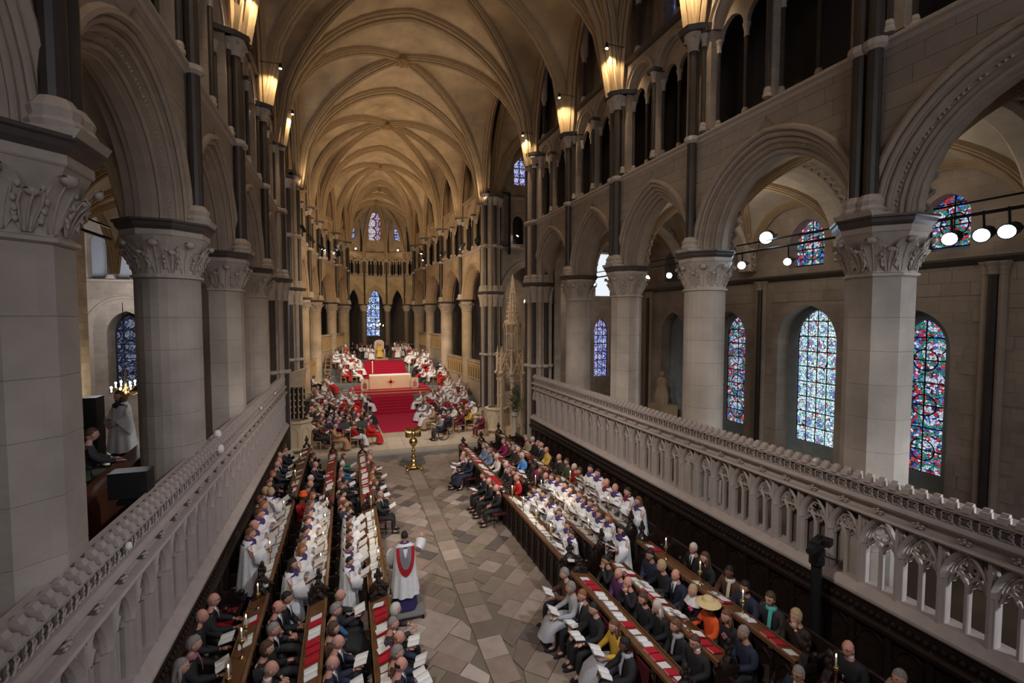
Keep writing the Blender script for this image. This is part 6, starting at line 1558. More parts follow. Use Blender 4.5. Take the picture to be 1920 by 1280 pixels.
# conductor on his podium
t = empty('podium', (-1.93, 10.75, 0), 0, 'small grey podium under the conductor', 'podium')
mb = MB(); mb.box(-.42, -.36, .11, .42, .36, .15); mb.build('deck', mat('podium_grey', (.22, .21, .2), .7), t)
for a in (-.36, .36):
    for b in (-.3, .3): mb = MB(); mb.box(a - .03, b - .03, 0, a + .03, b + .03, .11); mb.build('leg', IRON, t)
co = person(-1.93, 10.75, .15, pi / 2, 'stand', 'conduct', 'violet', 'cass', 'crop', 'hblack', 'f', 'surplice', 1.03, 'conductor seen from behind in white surplice with a red and grey hood')
def hood(r0, r1, zb, nm, c, off):
    mb = MB(); rows = []
    for i in range(17):
        a = pi * i / 16; 
        def P(w_, zl, ztop): 
            y = -w_ * cos(a); z = 1.43 - (1.43 - zl) * sin(a) ** .8
            return (-(.205 + off) + .10 * (1 - sin(a)) ** 1.5, y, z)
        rows.append([P(r0, zb[0], 0), P(r1, zb[1], 0)])
    mb.strip(rows); mb.strip([[(p[0] + .02, p[1], p[2]) for p in r] for r in rows]); o = mb.build(nm, cm(c), co); return o
hood(.20, .13, (.82, .97), 'hood_red', 'red', .035); hood(.13, .045, (.97, 1.22), 'hood_grey', 'grey', .03)
# figure in the organ loft on the left, with wood front
p = at(226, 742, X=-8.0)
person(-8.0, p[1], p[2] - 1.6, pi + .9, 'stand', 'down', 'violet', 'cass', 'long', 'hbrown', 'f', 'surplice', 1.0, 'long haired chorister in white surplice standing alone between the left piers')
zl = p[2] - 1.6
t = empty('loft_front', (0, 0, 0), 0, 'reddish wooden loft front between the two nearest left piers', 'wooden panel')
a0 = at(172, 945, X=-7.0); a1 = at(292, 800, X=-7.0)
mb = MB(); mb.hexa([(-7.05, a0[1] - .6, 1.5), (-7.0, a0[1] - .6, 1.5), (-7.0, a1[1] + .1, 1.5), (-7.05, a1[1] + .1, 1.5), (-7.05, a0[1] - .6, a0[2]), (-7.0, a0[1] - .6, a0[2]), (-7.0, a1[1] + .1, a0[2] + .3), (-7.05, a1[1] + .1, a0[2] + .3)]); mb.build('panel', MAHOG, t)
mb = MB(); mb.hexa([(-7.3, a0[1] - .6, a0[2]), (-6.97, a0[1] - .6, a0[2]), (-6.97, a1[1] + .1, a0[2] + .3), (-7.3, a1[1] + .1, a0[2] + .3), (-7.3, a0[1] - .6, a0[2] + .04), (-6.97, a0[1] - .6, a0[2] + .04), (-6.97, a1[1] + .1, a0[2] + .34), (-7.3, a1[1] + .1, a0[2] + .34)]); mb.build('top_rail', MAHOG, t)
mb = MB(); mb.box(-9.4, a0[1] - .5, zl - .1, -7.05, 14.2, zl); mb.build('loft_floor', DARKW, t)
mb = MB(); mb.box(-9.0, 13.6, zl, -8.7, 14.0, zl + 1.5); mb.box(-8.9, 10.5, zl, -8.5, 12.3, zl + 1.45); tag(mb.build('dark_case', BLACK), 'tall dark case behind the lone chorister in the left loft', 'case')
person(-7.6, 10.6, zl, .6, 'sit', 'low', 'char', 'olive', 'short', 'hbrown', 'f', 'plain', 1.0, 'musician in dark jacket and khaki trousers half hidden by the nearest left pier', extra='')
mb = MB(); mb.box(-.22, -.2, .38, .22, .2, .44); mb.tube([(0, 0, 0), (0, 0, .4)], .04, 6); tag(mb.build('stool', DARKW, None, loc=(-7.6, 10.6, zl)), 'dark stool under the half hidden musician in the left loft', 'stool')

for y_, lb in ((9.95, 'red seat cushion on the back left stall beside the standing choir man'), (10.35, 'second red seat cushion on the back left stall, farther up')):
    mb = MB(); mb.box(-5.6, y_ - .17, .935, -5.25, y_ + .17, .99); tag(mb.build('cushion', REDBK), lb, 'cushion')
# ---- the clergy and guests of the presbytery
def CL(x, y): return (560 + x / 5.818, 630 + y / 5.818)
def CR_(x, y): return (740 + x / 5.818, 630 + y / 5.818)
def solve(px_, py_, h=1.235, z0=None):
    z = 1.5 if z0 is None else z0 + h
    for k in range(60):
        p = at(px_, py_, Z=z)
        if z0 is not None: break
        zn = floor_z(p[1]) + h; z += (zn - z) * .25
    p = at(px_, py_, Z=z); return p[0], p[1], z - h
RCL = random.Random(9)
SEAT = []
def crowd(lst, cv, zone, style, face, z0=None):
    pts = [cv(*q[:2]) + tuple(q[2:]) for q in lst]; pts.sort(key=lambda q: q[1]); ncount = {}
    for q in pts:
        x, y, z = solve(q[0], q[1], z0=z0); o = q[2] if len(q) > 2 else None
        for (a, b) in SEAT:   # keep neighbours apart
            if abs(a - x) < .42 and abs(b - y) < .42: y = b + (.46 if y >= b else -.46)
        SEAT.append((x, y))
        rz = face + RCL.uniform(-.35, .35)
        if style == 'cleric':
            top, bot = 'white', RCL.choices(['red', 'scar', 'white', 'black'], [4, 2, 5, 2])[0]; d = dict(top=top, bot=bot, st='robe', extra='stole:%s' % RCL.choice(['black', 'black', 'maroon', 'char']))
            nm = {'red': 'cleric in white and red', 'scar': 'cleric in white and scarlet', 'white': 'cleric all in white', 'black': 'cleric in white and black'}[bot]
        else:
            top = RCL.choice(['black', 'char', 'navy', 'black', 'grey', 'purple', 'brown', 'cream', 'maroon']); d = dict(top=top, bot=RCL.choice(['black', 'char', top]), st=RCL.choice(['suit', 'plain', 'cler', 'dress'] if top != 'cream' else ['robe']), extra=RCL.choice(['', 'book']))
            nm = {'black': 'guest in black', 'char': 'guest in charcoal', 'navy': 'guest in navy', 'grey': 'guest in grey', 'purple': 'cleric in a purple shirt', 'brown': 'guest in brown', 'cream': 'guest in a cream robe', 'maroon': 'guest in dark red'}[top]
        hair, hc = RCL.choice([('short', 'hgrey'), ('bald', 'hgrey'), ('short', 'hbrown'), ('bob', 'hgrey'), ('short', 'hwhite'), ('short', 'hblack'), ('bob', 'chest'), ('bald', 'ginger')]); sk = RCL.choice('ppfft') if RCL.random() < .85 else 'd'
        d.update(hair=hair, hc=hc, sk=sk)
        if o: nm = o[0]; d.update(o[1])
        ncount[nm] = ncount.get(nm, 0) + 1
        pose = d.pop('pose', RCL.choice(['lap', 'low', 'read'])); d['extra'] = d.get('extra', '')
        lab = nm if o else '%s, %s from the east in the %s' % (nm, ORD[ncount[nm] - 1], zone)
        if d.get('st') == 'wheel': d['st'] = 'plain'
        person(x, y, z, rz, 'sit', pose, label=lab, group=None if o else 'seated clergy and guests of the ' + zone, full=False, **d)
        if not (o and 'wheelchair' in nm):
            c = inst('wooden_chair', WCM, None, (x, y, z), face); tag(c, 'light wooden chair in the %s, %s from the east' % (zone, ORD[len(SEAT) % 80]), 'chair', 'wooden chairs in the ' + zone)
UL = [(425,140),(398,158),(380,190),(470,172),(500,165),(535,180),(512,205),(455,222),(478,248),(468,280),(492,308),(600,180),(606,215),(600,258),(642,272),(602,300),(608,335),(488,338)]
crowd(UL, CL, 'upper left block', 'cleric', -.15)
ML = [(160,440),(305,440),(332,455),(285,495),(262,520),(200,560),(182,600),(165,650),(320,585),(338,615),(305,655),(455,575),(440,612),(428,655),(580,578),(592,612),(562,650),(690,595),(727,640)]
crowd(ML, CL, 'middle left block', 'cleric', -.1)
LL = [(150,740),(205,700),(128,790),(88,862),(186,770),(242,742),(295,765),(258,830),(250,872),(262,912),(196,965),(240,945),(385,722),(432,742),(408,800),
      (500,760,('cleric with a round red hat in the lower left block', dict(top='maroon', bot='black', st='robe', extra='round:red'))), (560,770),(612,800),
      (465,850,('guest with a pale blue rounded cap in the lower left block', dict(top='char', bot='black', st='plain', extra='cap:lgrey'))), (405,870),(440,905,('cleric in magenta and white in the lower left block', dict(top='magenta', bot='magenta', st='robe', extra=''))), (535,850),(590,900),
      (602,955,('cardinal like figure in a red cape and red cap, lower left', dict(top='scar', bot='white', st='robe', extra='cap:scar'))),
      (392,985,('person in a shiny bronze gold robe at the lower left', dict(top='bronze', bot='bronze', st='robe', hair='short', hc='blond', extra=''))),
      (728,760,('person in a black tall headdress by the red steps', dict(top='black', bot='black', st='robe', extra='kamil:black'))), (738,862),
      (762,925,('cleric in a red cape with a magenta cap beside the carpet', dict(top='scar', bot='scar', st='robe', extra='cap:magenta'))), (640,862),(690,805),(525,925),(330,700),(350,830),(330,900),(100,905,('person in a cream shawl at the left end of the lower block', dict(top='cream', bot='maroon', st='robe', extra='')))]
crowd(LL, CL, 'lower left block', 'guest', 0)
UR = [(185,140),(215,152),(247,152),(310,160),(350,162),(280,222),(276,252),(272,284),(332,202),(362,232),(392,242),(396,272),(412,304),(428,342),(302,334),(515,250),(530,292),(542,332),(556,366),(322,372)]
crowd(UR, CR_, 'upper right block', 'cleric', pi + .15)
MR = [(570,430),(600,452),(625,482),(642,512),(652,545),(705,445),(730,482),(756,522),(740,572),(782,602),(410,552),(400,585),(428,600),(500,560),(530,605),(640,620),(680,640),(288,615),(500,640),(830,675)]
crowd(MR, CR_, 'middle right block', 'cleric', pi + .1)
LR = [(340,695),(322,715,('cleric in white with a black scarf beside the red steps', dict(top='white', bot='white', st='robe', extra='stole:black'))), (380,762,('cleric all in white with a black scarf, front of the lower right block', dict(top='white', bot='white', st='robe', extra='stole:black'))),
      (425,792,('guest with a white cap in the lower right block', dict(top='tan', bot='tan', st='robe', extra='cap:white'))), (462,692),(470,722),(530,762),(550,822),(592,832),
      (650,770),(730,702),(706,735),(727,812),(790,762),(826,802,('person in a yellow gold jacket at the right edge of the lower block', dict(top='mustard', bot='black', st='plain', extra=''))), (875,742,('cleric in a cream cope beside the right pulpit', dict(top='cream', bot='cream', st='robe', extra=''))), (930,752,('person in white and tan robes by the right pulpit', dict(top='tan', bot='cream', st='robe', extra=''))), (948,850), (620,720),(590,760)]
crowd(LR, CR_, 'lower right block', 'guest', pi)
crowd([(540,75),(590,76),(635,95),(668,80),(718,82),(790,92),(480,132),(450,100),(512,122,('cleric with a white and red hat at the back left', dict(top='red', bot='red', st='robe', extra='mitre:white')))], CL, 'back row left of throne', 'guest', -pi / 2, ZT)
crowd([(690,105),(742,108),(782,118)], CL, 'row beside the throne', 'cleric', -pi / 2, ZT)
crowd([(960,80),(925,70)], CL, 'back row right of throne', 'guest', -pi / 2, ZT)
crowd([(0,100,('cleric in a white mitre right of the throne', dict(top='white', bot='red', st='robe', extra='mitre:white stole:red'))), (35,100), (62,92), (98,80), (125,85), (150,95), (20,68), (60,62), (95,60), (135,66)], CR_, 'row right of the throne', 'cleric', -pi / 2, ZT)
# ================================================================== FURNISHINGS
# altar with cloth
a = empty('altar', (-.03, 36.5, ZA + .3)); tag(a, 'altar under a cream frontal with a red embroidered cross', 'altar')
mb = MB(); mb.box(-1.45, 0, 0, 1.45, .9, .97); mb.build('altar_block', CARVE, a)
cloth = mat('cream_altar_cloth', (0.62, 0.42, 0.29), .85, noise=.06)
rows = []
mb = MB(); N = 40
for z, q in ((1.0, .0), (.97, .03), (.5, .05), (.02, .07)):
    r = []
    for i in range(N):
        a_ = i / N * 4; s_ = int(a_); f_ = a_ - s_; w_ = 1.5 + q; d0, d1 = -.04 - q, .94 + q
        c4 = [(-w_, d0), (w_, d0), (w_, d1), (-w_, d1)]; p0, p1 = c4[s_], c4[(s_ + 1) % 4]
        r.append((p0[0] + (p1[0] - p0[0]) * f_, p0[1] + (p1[1] - p0[1]) * f_ + (.012 * sin(i * 2.3) if z < .9 else 0), z))
    rows.append(r)
mb.strip(rows, closed=True); mb.build('frontal', cloth, a)
mb = MB(); mb.box(-1.53, -.06, .995, 1.53, .97, 1.012); mb.build('white_top_cloth', WHITE, a)
cr = mat('orange_red_embroidery', (0.62, 0.13, 0.08), .8); mb = MB()
for k in range(16):
    t = 2 * pi * k / 16; L_ = .42 if k % 4 == 0 else .3 if k % 2 == 0 else .2; w_ = .06 if k % 4 == 0 else .025
    mb.add([(w_ * cos(t + pi / 2) , -.125, .52 + w_ * sin(t + pi / 2)), (w_ * cos(t - pi / 2), -.125, .52 + w_ * sin(t - pi / 2)), (L_ * cos(t), -.125, .52 + L_ * sin(t))], [(0, 1, 2)])
mb.build('embroidered_cross', cr, a)
# tall altar candles
for k, (x, lb) in enumerate(((-1.3, 'left'), (1.45, 'right'))):
    t = empty('altar_candle', (x, 37.2, ZA + .3), 0, 'tall thin white candle rising behind the %s end of the altar' % lb, 'candle')
    mb = MB(); mb.lathe([(.14, 0), (.12, .05), (.03, .1), (.03, 1.1), (.05, 1.14), (.06, 1.18)], 10); mb.build('stand', GOLD, t)
    mb = MB(); mb.lathe([(.03, 1.18), (.03, 1.95), (.005, 1.97)], 8); mb.build('wax', WAX, t); mb = MB(); mb.lathe([(.003, 1.97), (.015, 2.0), (.002, 2.05)], 6); mb.build('flame', FLAME, t)
# icons
for k, (x, lb, c) in enumerate(((-1.92, 'left', (.30, .08, .05)), (1.72, 'right', (.42, .17, .17)))):
    t = empty('icon_stand', (x, 36.0, ZA + .3), 0, 'framed icon of a robed figure on a stand, %s of the altar' % lb, 'icon')
    mb = MB(); mb.box(-.26, 0, .08, .26, .05, .80); mb.build('board', mat('icon_cream_ground', (.68, .52, .36), .6), t)
    mb = MB(); mb.box(-.28, -.01, .06, -.25, .06, .84); mb.box(.25, -.01, .06, .28, .06, .84); mb.box(-.28, -.01, .8, .28, .06, .84); mb.box(-.28, -.01, .06, .28, .06, .1); mb.build('frame', CARVE, t)
    mb = MB(); mb.add([(-.15, -.006, .12), (.15, -.006, .12), (.14, -.006, .45), (.07, -.006, .56), (-.07, -.006, .56), (-.14, -.006, .45)], [tuple(range(6))]); mb.build('painted_robe', mat('icon_robe_%d' % k, c, .6), t)
    mb = MB(); mb.lathe([(.001, .0), (.075, .0), (.075, .004), (.001, .004)], 14); o = mb.build('painted_halo', mat('icon_halo', (.7, .5, .2), .4), t, loc=(0, -.01, .64)); o.rotation_euler = (pi / 2, 0, 0)
    mb = MB(); mb.sphere((0, -.012, .635), .042, 8, 6, .8, .15, 1.2); mb.build('painted_head', mat('icon_head', (.18, .07, .04), .6), t)
    mb = MB(); mb.box(-.22, -.03, 0, .22, .3, .07); mb.build('foot', LIGHTW, t)
# throne with the archbishop
th = empty('throne', (-.2, 46.4, ZT + .16)); tag(th, 'pale stone throne at the top of the red steps', 'throne')
mb = MB(); mb.box(-.42, -.4, 0, .42, .35, .45); mb.build('seat', CARVE, th); mb = MB(); mb.box(-.45, .3, 0, .45, .45, 1.5); mb.lathe([(.45, 1.5), (.3, 1.65), (.0, 1.72)], 8, 0, .37, sy=.16); mb.build('backrest', CARVE, th)
for s in (-1, 1): mb = MB(); mb.box(s * .44 - .06, -.4, .0, s * .44 + .06, .35, .8); mb.build('arm', CARVE, th)
mb = MB(); mb.box(-.2 - .75, 45.7, ZT, -.2 + .75, 46.9, ZT + .16); tag(mb.build('throne_plinth', LIGHTW), 'low wooden plinth under the stone throne', 'plinth')
person(-.2, 46.3, ZT + .16, -pi / 2, 'sit', 'lap', 'gold', 'gold', 'none', 'hbrown', 'p', 'robe', 1.05, 'enthroned figure in golden cope and mitre at the top of the steps', extra='mitre:gold bigcollar:gold')
# lectern: brass eagle on a pillar, octagonal stone plinth
mb = MB(); mb.lathe([(.62, 0), (.62, .12), (.5, .12), (.5, .26)], 8, ph=pi / 8); o = mb.build('lectern_plinth', mat('grey_plinth', (.17, .165, .16), .6, noise=.2), loc=(-.28, 22.1, 0)); tag(o, 'octagonal grey stone plinth behind the brass eagle lectern', 'plinth')
le = empty('lectern', (-.35, 21.25, 0)); tag(le, 'polished brass eagle lectern standing in the choir aisle', 'lectern')
mb = MB(); mb.lathe([(.30, .10), (.27, .16), (.16, .22), (.13, .30), (.18, .36), (.11, .42), (.09, .5), (.13, .55), (.07, .62), (.065, .78), (.10, .84), (.055, .9), (.05, 1.02), (.11, 1.08), (.18, 1.2), (.19, 1.28), (.15, 1.38), (.07, 1.45)], 20); mb.build('pillar', BRASS, le, True)
for k in range(4):
    t = pi / 4 + k * pi / 2; c_, s_ = cos(t), sin(t); mb = MB(); mb.tube([(c_ * .2, s_ * .2, .16), (c_ * .36, s_ * .36, .1), (c_ * .42, s_ * .42, .06)], [.05, .04, .05], 6); mb.sphere((c_ * .44, s_ * .44, .06), .06, 8, 6, 1.3, 1, 1); mb.build('lion_foot', BRASS, le, True)
for s in (-1, 1):
    mb = MB(); rows = []
    for i in range(8):
        f_ = i / 7; x = s * (.05 + .30 * sin(f_ * 1.6)); y = -.02 + .14 * f_; zt = 1.84 + .08 * f_; zb = 1.50 - .05 * sin(f_ * 3) + .025 * (i % 2); rows.append([(x, y - .13, zb), (x * 1.02, y - .06, (zt + zb) / 2), (x * 1.04, y + .02, zt), (x, y + .03, zt - .02), (x * .98, y - .05, zb)])
    mb.strip(rows, closed=True); mb.build('wing', GOLD, le, True)
mb = MB(); mb.sphere((0, -.02, 1.6), .12, 10, 8, 1, 1, 1.4); mb.tube([(0, -.05, 1.72), (0, -.08, 1.82), (0, -.12, 1.88)], [.06, .045, .045], 8); mb.tube([(0, -.13, 1.89), (0, -.18, 1.87), (0, -.2, 1.84)], [.03, .02, .006], 6); mb.tube([(0, -.03, 1.48), (0, -.02, 1.42)], .08, 8); mb.build('eagle_body', GOLD, le, True)
mb = MB(); mb.hexa([(-.22, .02, 1.70), (.22, .02, 1.70), (.22, .22, 1.78), (-.22, .22, 1.78), (-.22, .01, 1.73), (.22, .01, 1.73), (.22, .21, 1.81), (-.22, .21, 1.81)]); mb.build('book_rest', GOLD, le)
# music stands on the left before the presbytery
for k, (x, y) in enumerate(((-3.3, 24.2), (-2.45, 24.3))):
    t = empty('music_stand', (x, y, .3), 0, 'black music stand, %s of the pair before the red capes' % ('left' if k == 0 else 'right'), 'music stand')
    mb = MB(); mb.tube([(0, 0, .25), (0, 0, 1.15)], .012, 6); mb.build('pole', IRON, t); mb = MB()
    mb.hexa([(-.26, -.04, 1.12), (.26, -.04, 1.12), (.26, -.01, 1.12), (-.26, -.01, 1.12), (-.26, .12, 1.4), (.26, .12, 1.4), (.26, .14, 1.4), (-.26, .14, 1.4)]); mb.box(-.26, -.1, 1.11, .26, -.01, 1.13); mb.build('desk', BLACK, t)
    for q in range(3): mb = MB(); mb.tube([(0, 0, .28), (.28 * cos(q * 2.09), .28 * sin(q * 2.09), .01)], .01, 5); mb.build('leg', IRON, t)
# pulpits: octagonal panelled stone drums
def pulpit(x, y, z, lb, r=.62, zb=.55, zt=1.95, m=None):
    t = empty('pulpit', (x, y, z), 0, lb, 'pulpit'); m = m or mat('cream_pulpit_stone', (.58, .46, .31), .7, noise=.12)
    mb = MB(); mb.lathe([(r * .9, 0), (r * .85, .12), (r * .6, .2), (r * .62, zb - .1), (r * .95, zb)], 8, ph=pi / 8); mb.build('foot', m, t)
    for k in range(8):
        t0, t1 = pi / 8 + k * pi / 4, pi / 8 + (k + 1) * pi / 4; p0, p1 = (r * cos(t0), r * sin(t0)), (r * cos(t1), r * sin(t1)); f_ = FR(p0, p1, (-p0[0] - p1[0], -p0[1] - p1[1]))
        mb = MB(); mb.hexa([f_(0, 0, zb), f_(f_.L, 0, zb), f_(f_.L, .08, zb), f_(0, .08, zb), f_(0, 0, zt), f_(f_.L, 0, zt), f_(f_.L, .08, zt), f_(0, .08, zt)])
        arch_sweep(mb, f_, f_.L / 2, zt - .42, f_.L * .28, f_.L * .38, [(.05, 0), (.045, -.03), (.01, -.03), (0, 0)], 5, zb + .18); mb.build('side_panel', m, t)
    mb = MB(); mb.lathe([(r * 1.02, zt), (r * 1.12, zt + .04), (r * 1.12, zt + .1), (r * 1.0, zt + .12), (r * .82, zt + .12)], 8, ph=pi / 8, cap=False); mb.lathe([(r * .95, zb), (r * 1.08, zb + .04), (r * 1.08, zb + .1), (r, zb + .14)], 8, ph=pi / 8, cap=False); mb.build('cornice', m, t)
    return t
pulpit(-5.55, 25.0, .0, 'octagonal cream stone pulpit at the end of the left screen', .75, .45, 1.75)
pulpit(4.75, 24.9, .3, 'octagonal tan stone pulpit in front of the tall spired throne', .62, .3, 1.45)
mb = MB(); mb.tube([(0, 0, 0), (0, 0, .5)], .03, 6); mb.lathe([(.12, .5), (.16, .62), (.1, .8)], 8); tag(mb.build('iron_book_stand', IRON, loc=(-5.3, 25.1, 1.88)), 'black iron book stand on the left pulpit', 'book stand')
# bishop's throne with openwork spire
bt = empty('spired_throne', (5.55, 24.5, .3)); tag(bt, 'tall stone bishop throne with gabled canopy and crocketed spire', 'throne'); SP = mat('brown_throne_stone', (.52, .39, .26), .8, noise=.3, bump=.4)
R1 = .80
for k in range(8):
    t = pi / 8 + k * pi / 4; x, y = R1 * cos(t), R1 * sin(t)
    mb = MB(); mb.cbox(x, y, 0, .2, .2, .5, t); mb.cbox(x, y, .5, .13, .13, 3.0, t); mb.cbox(x, y, 2.2, .17, .17, .08, t); mb.cbox(x, y, 3.1, .2, .2, .12, t); mb.lathe([(.10, 3.5), (.08, 4.3), (.01, 5.0)], 4, x * 1.05, y * 1.05); mb.lathe([(.12, 3.45), (.15, 3.55), (.1, 3.62)], 6, x * 1.1, y * 1.1); [mb.sphere((x * 1.05 + .08 * cos(q), y * 1.05 + .08 * sin(q), 4.0 + .2 * q), .05, 5, 4) for q in range(4)]; mb.tube([(x, y, 3.9), (x * .62, y * .62, 4.6)], .045, 5); mb.tube([(x * .5, y * .5, 5.6), (x * .62, y * .62, 6.2)], .05, 5); mb.build('pier_shaft', SP, bt)
    t1 = t + pi / 4; f_ = FR((x, y), (R1 * cos(t1), R1 * sin(t1)), (-1 * cos(t + .39), -1 * sin(t + .39)))
    mb = MB(); arch_sweep(mb, f_, f_.L / 2, 3.1, f_.L / 2 - .05, .42, [(.06, .0), (.05, -.06), (0, -.04), (-.02, .04)], 5)
    for s in (-1, 1):
        mb.tube([f_(f_.L / 2 + s * f_.L / 2, -.04, 3.3), f_(f_.L / 2 + s * .02, -.04, 4.15)], .032, 5)
        for q in range(4): c = f_(f_.L / 2 + s * f_.L / 2 * (1 - q / 4 - .1), -.08, 3.4 + q * .2); mb.sphere(c, .045, 5, 4)
    mb.sphere(f_(f_.L / 2, -.04, 4.25), .06, 6, 4); mb.build('gable', SP, bt)
    r2 = .44; a0, a1 = (r2 * cos(t), r2 * sin(t)), (r2 * cos(t1), r2 * sin(t1)); g_ = FR(a0, a1, (-cos(t + .39), -sin(t + .39)))
    mb = MB(); mb.tube([(a0[0], a0[1], 3.6), (a0[0], a0[1], 6.1)], .035, 5)
    for z_ in (4.6, 5.5): arch_sweep(mb, g_, g_.L / 2, z_, g_.L / 2 - .02, .2, [(.03, 0), (0, -.03), (-.01, .02)], 4)
    mb.tube([(a0[0], a0[1], 6.1), (a0[0] * 1.0, a0[1] * 1.0, 6.5)], [.04, .005], 4); mb.build('lantern_tracery', SP, bt)
    mb = MB(); mb.tube([(a0[0] * .75, a0[1] * .75, 6.25), (a0[0] * .05, a0[1] * .05, 8.8)], [.045, .03], 5)
    for q in range(9): f__ = q / 9; rr = r2 * .75 * (1 - f__) + .05; mb.sphere((cos(t) * rr, sin(t) * rr, 6.35 + 2.3 * f__), .05 * (1 - .4 * f__), 5, 4)
    mb.build('spire_rib', SP, bt)
mb = MB(); mb.lathe([(.46, 6.1), (.5, 6.16), (.5, 6.28), (.4, 6.3)], 8, ph=pi / 8); mb.lathe([(.24, 6.3), (.1, 7.6), (.02, 8.7), (.05, 8.82), (.0, 8.95)], 8); mb.build('spire', SP, bt)
mb = MB(); mb.lathe([(.55, 0), (.55, .5), (.5, .55)], 8, ph=pi / 8); mb.cbox(0, .35, .5, .7, .08, 1.9); mb.build('seat_block', SP, bt)
# foliage display by the throne
ld = MB(); R3 = random.Random(5)
for k in range(420):
    h_ = R3.random(); x, y, z = R3.gauss(0, .17 * (1 - .3 * h_)), R3.gauss(0, .15), .3 + 1.3 * h_; a_ = R3.uniform(0, 6.28); l_ = R3.uniform(.09, .17); w_ = l_ * .28
    dx, dy, dz = cos(a_) * l_, sin(a_) * l_, R3.uniform(-.08, .1); px2, py2 = -sin(a_) * w_, cos(a_) * w_
    ld.add([(x, y, z), (x + dx * .5 + px2, y + dy * .5 + py2, z + dz * .6 + .02), (x + dx, y + dy, z + dz), (x + dx * .5 - px2, y + dy * .5 - py2, z + dz * .6 + .02)], [(0, 1, 2, 3)])
fl = empty('plant_display', (5.35, 23.55, .3)); tag(fl, 'tall display of dark green foliage beside the spired throne', 'plant')
tag(ld.build('leaves', mat('dark_green_leaf', (.03, .09, .03), .5, noise=.4), fl, loc=(0, 0, 1.15)), kind='stuff')
mb = MB(); mb.lathe([(.2, 0), (.2, .1), (.1, .15), (.1, 1.2), (.22, 1.3), (.22, 1.5)], 10); mb.build('pedestal', CARVE, fl)
# carved left throne bits beyond the left screen: canopy with cresting
cc = empty('carved_canopy', (-5.6, 24.9, 1.9)); tag(cc, 'carved brown canopy and openwork doorway above the left pulpit', 'canopy')
mb = MB(); mb.hexa([(-.5, -.25, 1.6), (.45, -.25, 1.6), (.45, .4, 1.6), (-.5, .4, 1.6), (-.5, -.3, 2.15), (.6, -.3, 2.5), (.6, .4, 2.5), (-.5, .4, 2.15)]); mb.build('canopy_top', SP, cc)
for k in range(5):
    x = -.4 + k * .2; mb = MB(); mb.tube([(x, .1, 0), (x, .1, 1.6)], .03, 5)
    for q in range(5): mb.sphere((x + .05, .05, .3 + q * .3), .05, 5, 4)
    mb.build('carved_shaft', SP, cc)
mb = MB(); mb.box(-.5, .2, 0, .5, .25, 1.5); mb.build('back_board', DARKW, cc)
# conductor's screens / camera
vc = empty('video_camera', (5.0, 6.1, .5)); tag(vc, 'black broadcast camera on a tall black pedestal by the right panelling', 'camera')
for nm, f_ in (('pedestal', lambda m: m.lathe([(.3, 0), (.28, .08), (.09, .14), (.09, 1.75)], 12)), ('pan_head', lambda m: (m.lathe([(.08, 1.75), (.13, 1.8), (.13, 1.92), (.06, 1.98)], 12), m.cbox(0, 0, 1.95, .16, .22, .12))),
               ('camera_body', lambda m: (m.cbox(.05, 0, 2.06, .42, .16, .18), m.cbox(.12, .0, 2.24, .12, .05, .05))), ('lens', lambda m: m.tube([(-.16, 0, 2.14), (-.38, 0, 2.14)], [.075, .065], 12)), ('viewfinder', lambda m: m.cbox(.12, -.14, 2.14, .2, .1, .12)), ('pan_handle', lambda m: m.tube([(.05, 0, 1.96), (.5, -.2, 1.75)], .014, 6))):
    mb = MB(); f_(mb); o = mb.build(nm, BLACK, vc)
vc.rotation_euler = (0, 0, .35)
mb = MB(); mb.cbox(0, 0, 0, .5, .3, .4); tag(mb.build('dark_monitor', BLACK, loc=(-6.3, 8.75, 4.05)), 'black boxy monitor resting on the left screen by the nearest pier', 'monitor')
mb = MB(); mb.cbox(0, 0, -.05, .3, .3, .06); mb.tube([(0, 0, 0), (0, 0, .1)], .02, 6); o = mb.build('monitor_bracket', IRON, loc=(-6.3, 8.75, 4.0)); tag(o, 'iron bracket under the black monitor', 'bracket')
for x, y, z, nm, lb in ((-5.85, 11.9, 4.15, 'white_sensor', 'white domed device on the left screen crest by the round pier'), (-5.72, 11.5, 3.92, 'white_sensor', 'small white lamp on the left screen below the domed device'), (-5.72, 16.6, 3.92, 'white_sensor', 'small white lamp halfway along the left screen'), (-5.72, 19.7, 3.92, 'white_sensor', 'small white lamp near the far end of the left screen'), (-5.72, 7.0, 3.92, 'white_sensor', 'small white lamp on the nearest part of the left screen'), (5.78, 6.8, 3.88, 'white_sensor', 'small white lamp on the right screen crest near the first pier')):
    mb = MB(); b_ = 1.5 if 'domed' in lb else .75; mb.lathe([(.05 * b_, 0), (.055 * b_, .05 * b_), (.045 * b_, .1 * b_), (.02, .12 * b_)], 10); o = mb.build(nm, WHITE, loc=(x, y, z), smooth=True); tag(o, lb, 'device')
